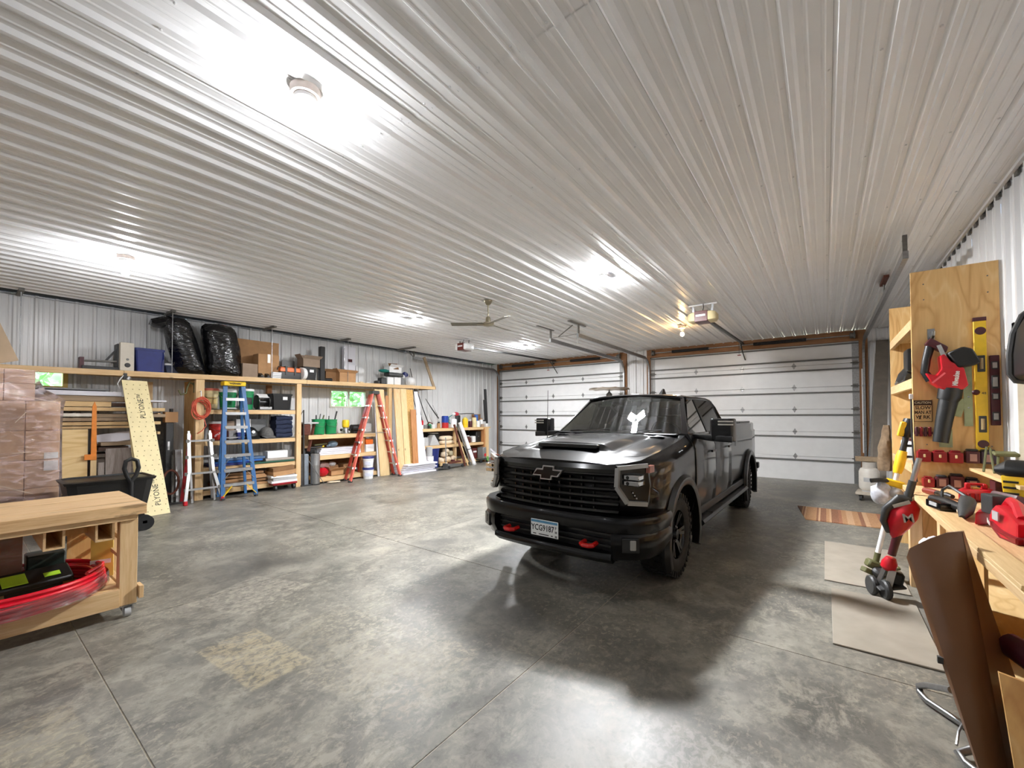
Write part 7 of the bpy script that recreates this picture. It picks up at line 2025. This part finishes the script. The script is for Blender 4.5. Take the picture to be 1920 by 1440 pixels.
# poles leaning before the bench
for i, (y0, y1, zt_, r_, m, lb) in enumerate(((10.02, 9.88, 1.35, .035, rust, 'red brown pole leftmost of those leaning on the corner bench'), (10.16, 9.94, 1.20, .022, pine_z, 'pale wooden handle beside the red brown pole'), (10.30, 10.04, 1.30, .028, dark_galv, 'grey pole leaning between the wooden handle and white tube'))):
    top('pole', lb, 'pole', M().cyl((-9.40, y0, .005), (-9.76, y1, zt_), r_, n=10), m)
wt = thing('white_tube', 'thick white tube leaning on the corner bench', 'tube', (-9.5, 10.4, 0))
part('tube', M().cyl((-9.36, 10.42, .03), (-9.72, 10.10, 1.42), .065, n=16), white_pl, wt)
part('coupling', M().cyl((-9.485, 10.31, .52), (-9.49, 10.305, .545), .070, n=16), char_pl, wt)
part('end_cap', M().cyl((-9.355, 10.424, .004), (-9.365, 10.416, .05), .07, n=16), lgrey_pl, wt)
fj = thing('floor_jack', 'dark floor jack with an upright handle before the corner bench', 'jack', (-9.4, 9.5, 0))
part('frame', M().loft([[(-9.55, 9.15, .03), (-9.30, 9.15, .03), (-9.30, 9.15, .16), (-9.55, 9.15, .16)], [(-9.52, 9.85, .03), (-9.33, 9.85, .03), (-9.33, 9.85, .10), (-9.52, 9.85, .10)]]), steel, fj, bevel=.01)
part('lift_arm', M().bar((-9.42, 9.3, .16), (-9.42, 9.8, .18), .10, .05), rust, fj)
part('handle', M().cyl((-9.44, 9.20, .14), (-9.50, 9.24, .96), .018, n=8), brushed, fj)
for x, y in ((-9.56, 9.18), (-9.29, 9.18), (-9.53, 9.8), (-9.32, 9.8)):
    part('wheel', M().cyl((x - .02, y, .045), (x + .02, y, .045), .045, n=12), black_rb, fj)
top('tarp', 'dark crumpled tarp on the floor left of the floor jack', 'tarp', M().blob((-9.32, 8.98, .03), (.10, .22, .028), 14, 6, .35, 6), char_pl)
top('plank', 'white board lying on the floor right of the corner bench', 'board', M().bar((-9.70, 11.66, .45), (-9.40, 11.95, .06), .02, .06), foam)

# patio heater by the doors
ph = thing('patio_heater', 'patio heater with a wide hammered steel disc behind the truck', 'heater', (-5.18, 11.8, 0))
cx, cy = -5.18, 11.8
q = M()
secs = []
for r_, z in ((.03, 2.47), (.25, 2.475), (.48, 2.455), (.60, 2.43), (.60, 2.42), (.45, 2.42), (.2, 2.40), (.03, 2.40)):
    secs.append([(cx + r_ * math.cos(a), cy + r_ * math.sin(a), z + (.018 * math.cos(8 * a) if r_ > .4 else 0)) for a in [2 * math.pi * j / 32 for j in range(32)]])
part('reflector', q.loft(secs), mat('hammered_steel', (168, 150, 128), .3, .9, .15, 10), ph)
part('burner', M().lathe((cx, cy, 2.05), [(.06, 0), (.09, .02), (.09, .22), (.06, .26), (.02, .30), (.02, .36)], 18), dark_galv, ph)
part('pole', M().cyl((cx, cy, .8), (cx, cy, 2.06), .03, n=12), steel, ph)
part('tank_cover', M().lathe((cx, cy, .04), [(.22, 0), (.22, .70), (.19, .76), (.05, .78)], 24), steel, ph)
part('base', M().lathe((cx, cy, .001), [(.27, 0), (.27, .03), (.22, .05)], 24), char_pl, ph)

# ------------------------------------------------------------------ left foreground
wc = thing('workbench_cart', 'rolling pine work cart with a thick top in the left foreground', 'workbench', (-5.0, -.1, 0))
for i in range(5):
    x0 = -5.50 + .194 * i
    part('top_plank', M().box(x0, -1.3, .83, x0 + .191, .985, .915 + (.001 if i % 2 else 0)), bench_top, wc, bevel=.003)
part('front_apron', M().box(-4.60, -1.25, .787, -4.56, .93, .828), pine, wc, bevel=.002)
part('end_apron', M().box(-5.42, .90, .765, -4.66, .935, .828), pine_x, wc, bevel=.002)
for x in (-4.64, -5.36):
    for y in (.885, -1.20):
        part('leg', M().box(x - .05, y - .055, .10, x + .06, y + .055, .828), pine_z, wc, bevel=.003)
        cs = part('caster', M().cyl((x + .03, y - .02, .042), (x + .03, y + .02, .042), .041, n=16), lgrey_pl, wc)
        part('fork', M().box(x - .01, y - .035, .06, x + .06, y - .025, .10).box(x - .01, y + .025, .06, x + .06, y + .035, .10).box(x - .03, y - .05, .095, x + .07, y + .05, .10), galv, cs)
part('lower_shelf', M().box(-5.42, -1.25, .225, -4.60, .84, .25), ply_y, wc)
part('front_skirt', M().box(-4.605, -1.25, .10, -4.565, .83, .245), pine, wc, bevel=.002)
part('end_skirt', M().box(-5.42, .86, .10, -4.66, .90, .245), pine_x, wc, bevel=.002)
part('toe_block', M().box(-4.66, .945, .14, -4.54, .975, .24), pine_z, wc, bevel=.003)
# square guide boxes hanging under the top
for y in (.47, .745):
    q = M()
    for a in ((y - .056, y - .042, .645, .786), (y + .042, y + .056, .645, .786)):
        q.box(-5.3, a[0], a[2], -4.60, a[1], a[3])
    q.box(-5.3, y - .042, .645, -4.60, y + .042, .657).box(-5.28, y - .042, .657, -5.27, y + .042, .786)
    part('slide_box', q, pine_x, wc)
part('back_panel', M().box(-4.92, .528, .675, -4.90, .688, .786), oldply, wc)
part('side_slat', M().box(-5.36, .84, .62, -4.72, .86, .66).box(-5.36, .84, .47, -4.72, .86, .50), pine_x, wc)
# on the cart's shelf
z = .252
pv = thing('tubing_coil', 'coil of red tubing wrapped in clear film on the cart shelf', 'tubing', (-4.95, .18, z))
redt = mat('red_tubing', (226, 26, 48), .25, 0, .06, 8, coat=.5)
rg = random.Random(8)
for k in range(13):
    lev = k // 3
    r_ = .495 - .026 * (k % 3) - .004 * lev
    pts = [(-4.90 + r_ * math.cos(a) + .004 * math.sin(3 * a + k), .25 + r_ * 1.10 * math.sin(a), z + .018 + .031 * lev + .004 * math.sin(2 * a + k * 1.7)) for a in [2 * math.pi * j / 40 for j in range(40)]]
    part('tubing_loop', M().tube(pts, .0145, 8, True), redt, pv)
part('tubing_end', M().tube([(-4.70, .66, z + .14), (-4.80, .74, z + .15), (-4.90, .78, z + .15)], .0145, 8), redt, pv)
secs = []
for zz, dr_ in ((z + .005, .018), (z + .03, .024), (z + .085, .022), (z + .11, .016)):
    secs.append([(-4.90 + (.495 + dr_ + .004 * math.sin(9 * a)) * math.cos(a), .25 + (.545 + dr_ + .004 * math.sin(11 * a)) * math.sin(a), zz + .004 * math.sin(7 * a)) for a in [2 * math.pi * j / 48 for j in range(49)]])
film = NT('clear_film')
_g = film.n('BsdfGlossy', i_Roughness=.08); _t = film.n('BsdfTransparent'); _d = film.n('BsdfDiffuse')
_d.inputs[0].default_value = lin((255, 225, 225))
_fr = film.n('Fresnel', i_IOR=1.6)
_wv = film.n('TexNoise', i_Scale=4.5, i_Detail=3., i_Distortion=1.2)
film.l(film.coords((1, 1, 3)), _wv.inputs[0])
_m1, _m2 = film.n('MixShader'), film.n('MixShader')
film.l(film.ramp(_wv.outputs[0], [(.46, (.05, .05, .05, 1)), (.72, (.34, .34, .34, 1))]), _m1.inputs[0])
film.l(_t.outputs[0], _m1.inputs[1]); film.l(_d.outputs[0], _m1.inputs[2])
film.l(_fr.outputs[0], _m2.inputs[0]); film.l(_m1.outputs[0], _m2.inputs[1]); film.l(_g.outputs[0], _m2.inputs[2])
film.l(_m2.outputs[0], film.t.nodes['Material Output'].inputs[0])
_b = film.n('Bump', i_Strength=.5, i_Distance=.03); film.l(_wv.outputs[0], _b.inputs['Height']); film.l(_b.outputs[0], _g.inputs['Normal'])
part('film_wrap', M().loft(secs, cap=False, closed=False), film.m, pv, label='clear plastic film round the coil')
bx = thing('tool_case', 'flat black case with a lime green label inside the red coil', 'case', (-5.0, .2, z))
part('case_body', M().ob((-5.0, .40, z + .11), (.20, .42, .05), (0, R(22), R(6))), black_pl, bx, bevel=.01)
lime = mat('lime_label', (176, 224, 56), .5, 0, .05)
part('lime_label', M().ob((-4.945, .30, z + .138), (.13, .13, .004), (0, R(22), R(6))), lime, bx)
part('small_label', M().ob((-4.97, .50, z + .130), (.05, .09, .004), (0, R(22), R(6))), lime, bx)
part('stand_foot', M().box(-5.05, .26, z + .001, -4.97, .56, z + .08), black_pl, bx)
hb = carton('cardboard_box', 'film wrapped brown box at the back of the cart shelf', -5.38, -5.22, -.75, .36, z, z + .48, card_d, False, False)
text('box_print', 'home', .20, mat('print_brown', (70, 46, 36), .7), hb, (-5.218, -.03, z + .20), (0, 1, 0), (0, 0, 1), .0006, bold=.002)
part('film', M().grid(lambda i, j: (-5.17 + .02 * math.sin(i * 9) - .04 * (1 - j), -.72 + 1.1 * i, z + .01 + .47 * j + .01 * math.sin(i * 14)), 14, 5), film.m, hb, label='crumpled clear film')
top('offcut_box', 'pinkish plywood offcut standing behind the red coil', 'plywood', M().box(-5.34, .62, z + .001, -5.32, .80, z + .36), oldply)
yl = thing('manual_folder', 'yellow printed packet leaning on the cart leg', 'packet', (-4.95, .80, z))
part('packet', M().ob((-5.0, .795, z + .17), (.14, .02, .33), (R(4), 0, R(70))), mat('packet_yellow', (226, 190, 92), .5, 0, .06), yl)
part('print_band', M().ob((-4.99, .782, z + .28), (.12, .004, .02), (R(4), 0, R(70))), card_d, yl)
part('white_band', M().ob((-4.99, .782, z + .14), (.13, .004, .035), (R(4), 0, R(70))), paper, yl)
top('storage_case', 'black green case at the back of the cart shelf', 'case', M().box(-5.40, .38, z + .001, -5.2, .60, z + .24), mat('deep_green', (30, 46, 38), .5), bevel=.01)

# black yard tub behind the cart
yt = thing('dump_tub', 'big black plastic tub with a tall loop handle behind the cart', 'tub', (-8.0, 1.35, 0))
ringt = lambda k, zz, e=0: [(-8.12 + .36 * k * cx_ + e * cx_, 1.33 + .44 * k * cy_ + e * cy_, zz) for cx_, cy_ in ((-1, -.8), (-.8, -1), (.8, -1), (1, -.8), (1, .8), (.8, 1), (-.8, 1), (-1, .8))]
part('tub_body', M().loft([ringt(.78, .14), ringt(.98, .70), ringt(1.0, .765), ringt(.94, .765), ringt(.75, .18)]), black_pl, yt, bevel=.0)
part('rim', M().loft([ringt(1.0, .735, .015), ringt(1.0, .77, .03), ringt(.98, .782), ringt(.94, .76)]), black_pl, yt)
hx_, hy_ = -7.70, 1.50
part('loop_handle', M().tube([(hx_, hy_, .25), (hx_, hy_, .72), (hx_, hy_ - .05, .82), (hx_, hy_ - .075, .92), (hx_, hy_ - .06, 1.02), (hx_, hy_, 1.05), (hx_, hy_ + .06, 1.02), (hx_, hy_ + .075, .92), (hx_, hy_ + .05, .82), (hx_, hy_, .74)], .026, 10), black_pl, yt)
for x in (-8.36, -7.88):
    for y in (.98, 1.68):
        part('wheel', M().cyl((x - .04, y, .11), (x + .04, y, .11), .11, n=18), black_rb, yt)
part('frame', M().box(-8.40, .95, .10, -7.84, 1.0, .14).box(-8.40, 1.66, .10, -7.84, 1.71, .14), steel, yt)

# film wrapped pallet of cartons
pcard = mat('pale_cardboard', (214, 178, 146), .8, 0, .06, 6)
pcard2 = mat('pinkish_cardboard', (204, 172, 146), .8, 0, .06, 6)
pw = thing('wrapped_pallet', 'tall stack of brown cartons wrapped in clear film at the left edge', 'pallet', (-9.3, .2, 0))
part('pallet', M().box(-9.72, -.9, .0, -8.95, .98, .13), grey_y, pw)
rows = [(.14, .62), (.62, 1.02), (1.02, 1.44), (1.44, 1.86)]
for i, (a, b) in enumerate(rows):
    for j, (y0, y1) in enumerate(((.62, .955), (.22, .615), (-.85, .215))):
        cx0 = part('carton', M().box(-9.70, y0, a + .002, -9.0 - .012 * ((i + j) % 2), y1, b - .002), (pcard, pcard2, pcard)[(i + j) % 3], pw, bevel=.006)
for j, (y0, y1) in enumerate(((.42, .705), (.05, .415), (-.7, .045))):
    for a, b in ((1.862, 2.10), (2.102, 2.30)):
        part('carton', M().box(-9.68, y0, a, -9.04, y1, b), (pcard2, pcard, pcard2)[j], pw, bevel=.006)
part('label', M().box(-9.0, .80, 1.03, -8.994, .94, 1.12).box(-9.0, .80, .86, -8.994, .94, 1.0), paper, pw, label='white paper labels')
secs = []
def wrapring(z, y1, x1, k):
    pts = [(-9.74, -.92), (x1, -.92), (x1 + .02 + .012 * math.sin(k), -.3), (x1 + .014, .2), (x1 + .008 * math.cos(k * 2), y1 - .05), (x1 - .03, y1), (-9.5, y1 + .01 * math.sin(k * 3)), (-9.74, y1)]
    return [(x, y, z + .012 * math.sin(3 * x + 2 * y + k)) for x, y in pts]
for k, (z, y1, x1) in enumerate(((.10, .985, -8.97), (.35, .98, -8.965), (.6, .985, -8.95), (.9, .98, -8.97), (1.2, .975, -8.955), (1.5, .975, -8.97), (1.76, .985, -8.955), (1.86, 1.0, -8.94), (1.90, .97, -8.95), (2.02, .80, -8.99), (2.15, .745, -9.0), (2.31, .735, -9.0))):
    secs.append(wrapring(z, y1, x1, k))
part('film_wrap', M().loft(secs, cap=False), film.m, pw, label='glossy clear stretch film', smooth=70)
q = M()
for p0, p1 in (((-8.94, .40, 1.98), (-8.94, .90, 1.84)), ((-8.94, .62, 1.70), (-8.94, .52, 1.55)), ((-8.94, .5, 1.13), (-8.94, .68, 1.14)), ((-8.94, .3, .75), (-8.94, .70, .55))):
    q.bar(p0, p1, .004, .007)
part('film_fold', q, mat('film_fold', (214, 196, 178), .2), pw, kind='stuff')

# small things hung about the room
hc = thing('hanging_cord', 'dark cord hanging down the near edge of the plywood shelf unit', 'cord', (.66, 5.6, 1.0))
part('cord', M().tube([(.675, 5.61, 1.80), (.672, 5.60, 1.5), (.680, 5.59, 1.2), (.70, 5.58, .99)], .007, 6), char_pl, hc)
part('plug', M().box(.66, 5.595, 1.79, .69, 5.62, 1.84), white_pl, hc, bevel=.004)
top('conduit', 'thin white pipe running up the right jamb of the right garage door', 'pipe', M().cyl((.71, YF - .09, .75), (.71, YF - .09, 2.72), .014, n=8), white_pl)
cl_ = thing('clamp_lamp', 'small silver clip lamp hanging under the long shelf above the cream sheet', 'lamp', (-9.77, 1.78, 2.26))
part('clip', M().ob((-9.775, 1.80, 2.34), (.03, .05, .10)), char_pl, cl_, bevel=.004)
part('socket', M().cyl((-9.765, 1.83, 2.28), (-9.765, 1.85, 2.33), .03, n=12), brushed, cl_)
part('white_cord', M().tube([(-9.77, 1.80, 2.38), (-9.765, 1.74, 2.30), (-9.765, 1.70, 2.2), (-9.765, 1.73, 2.12)], .008, 6), white_pl, cl_)
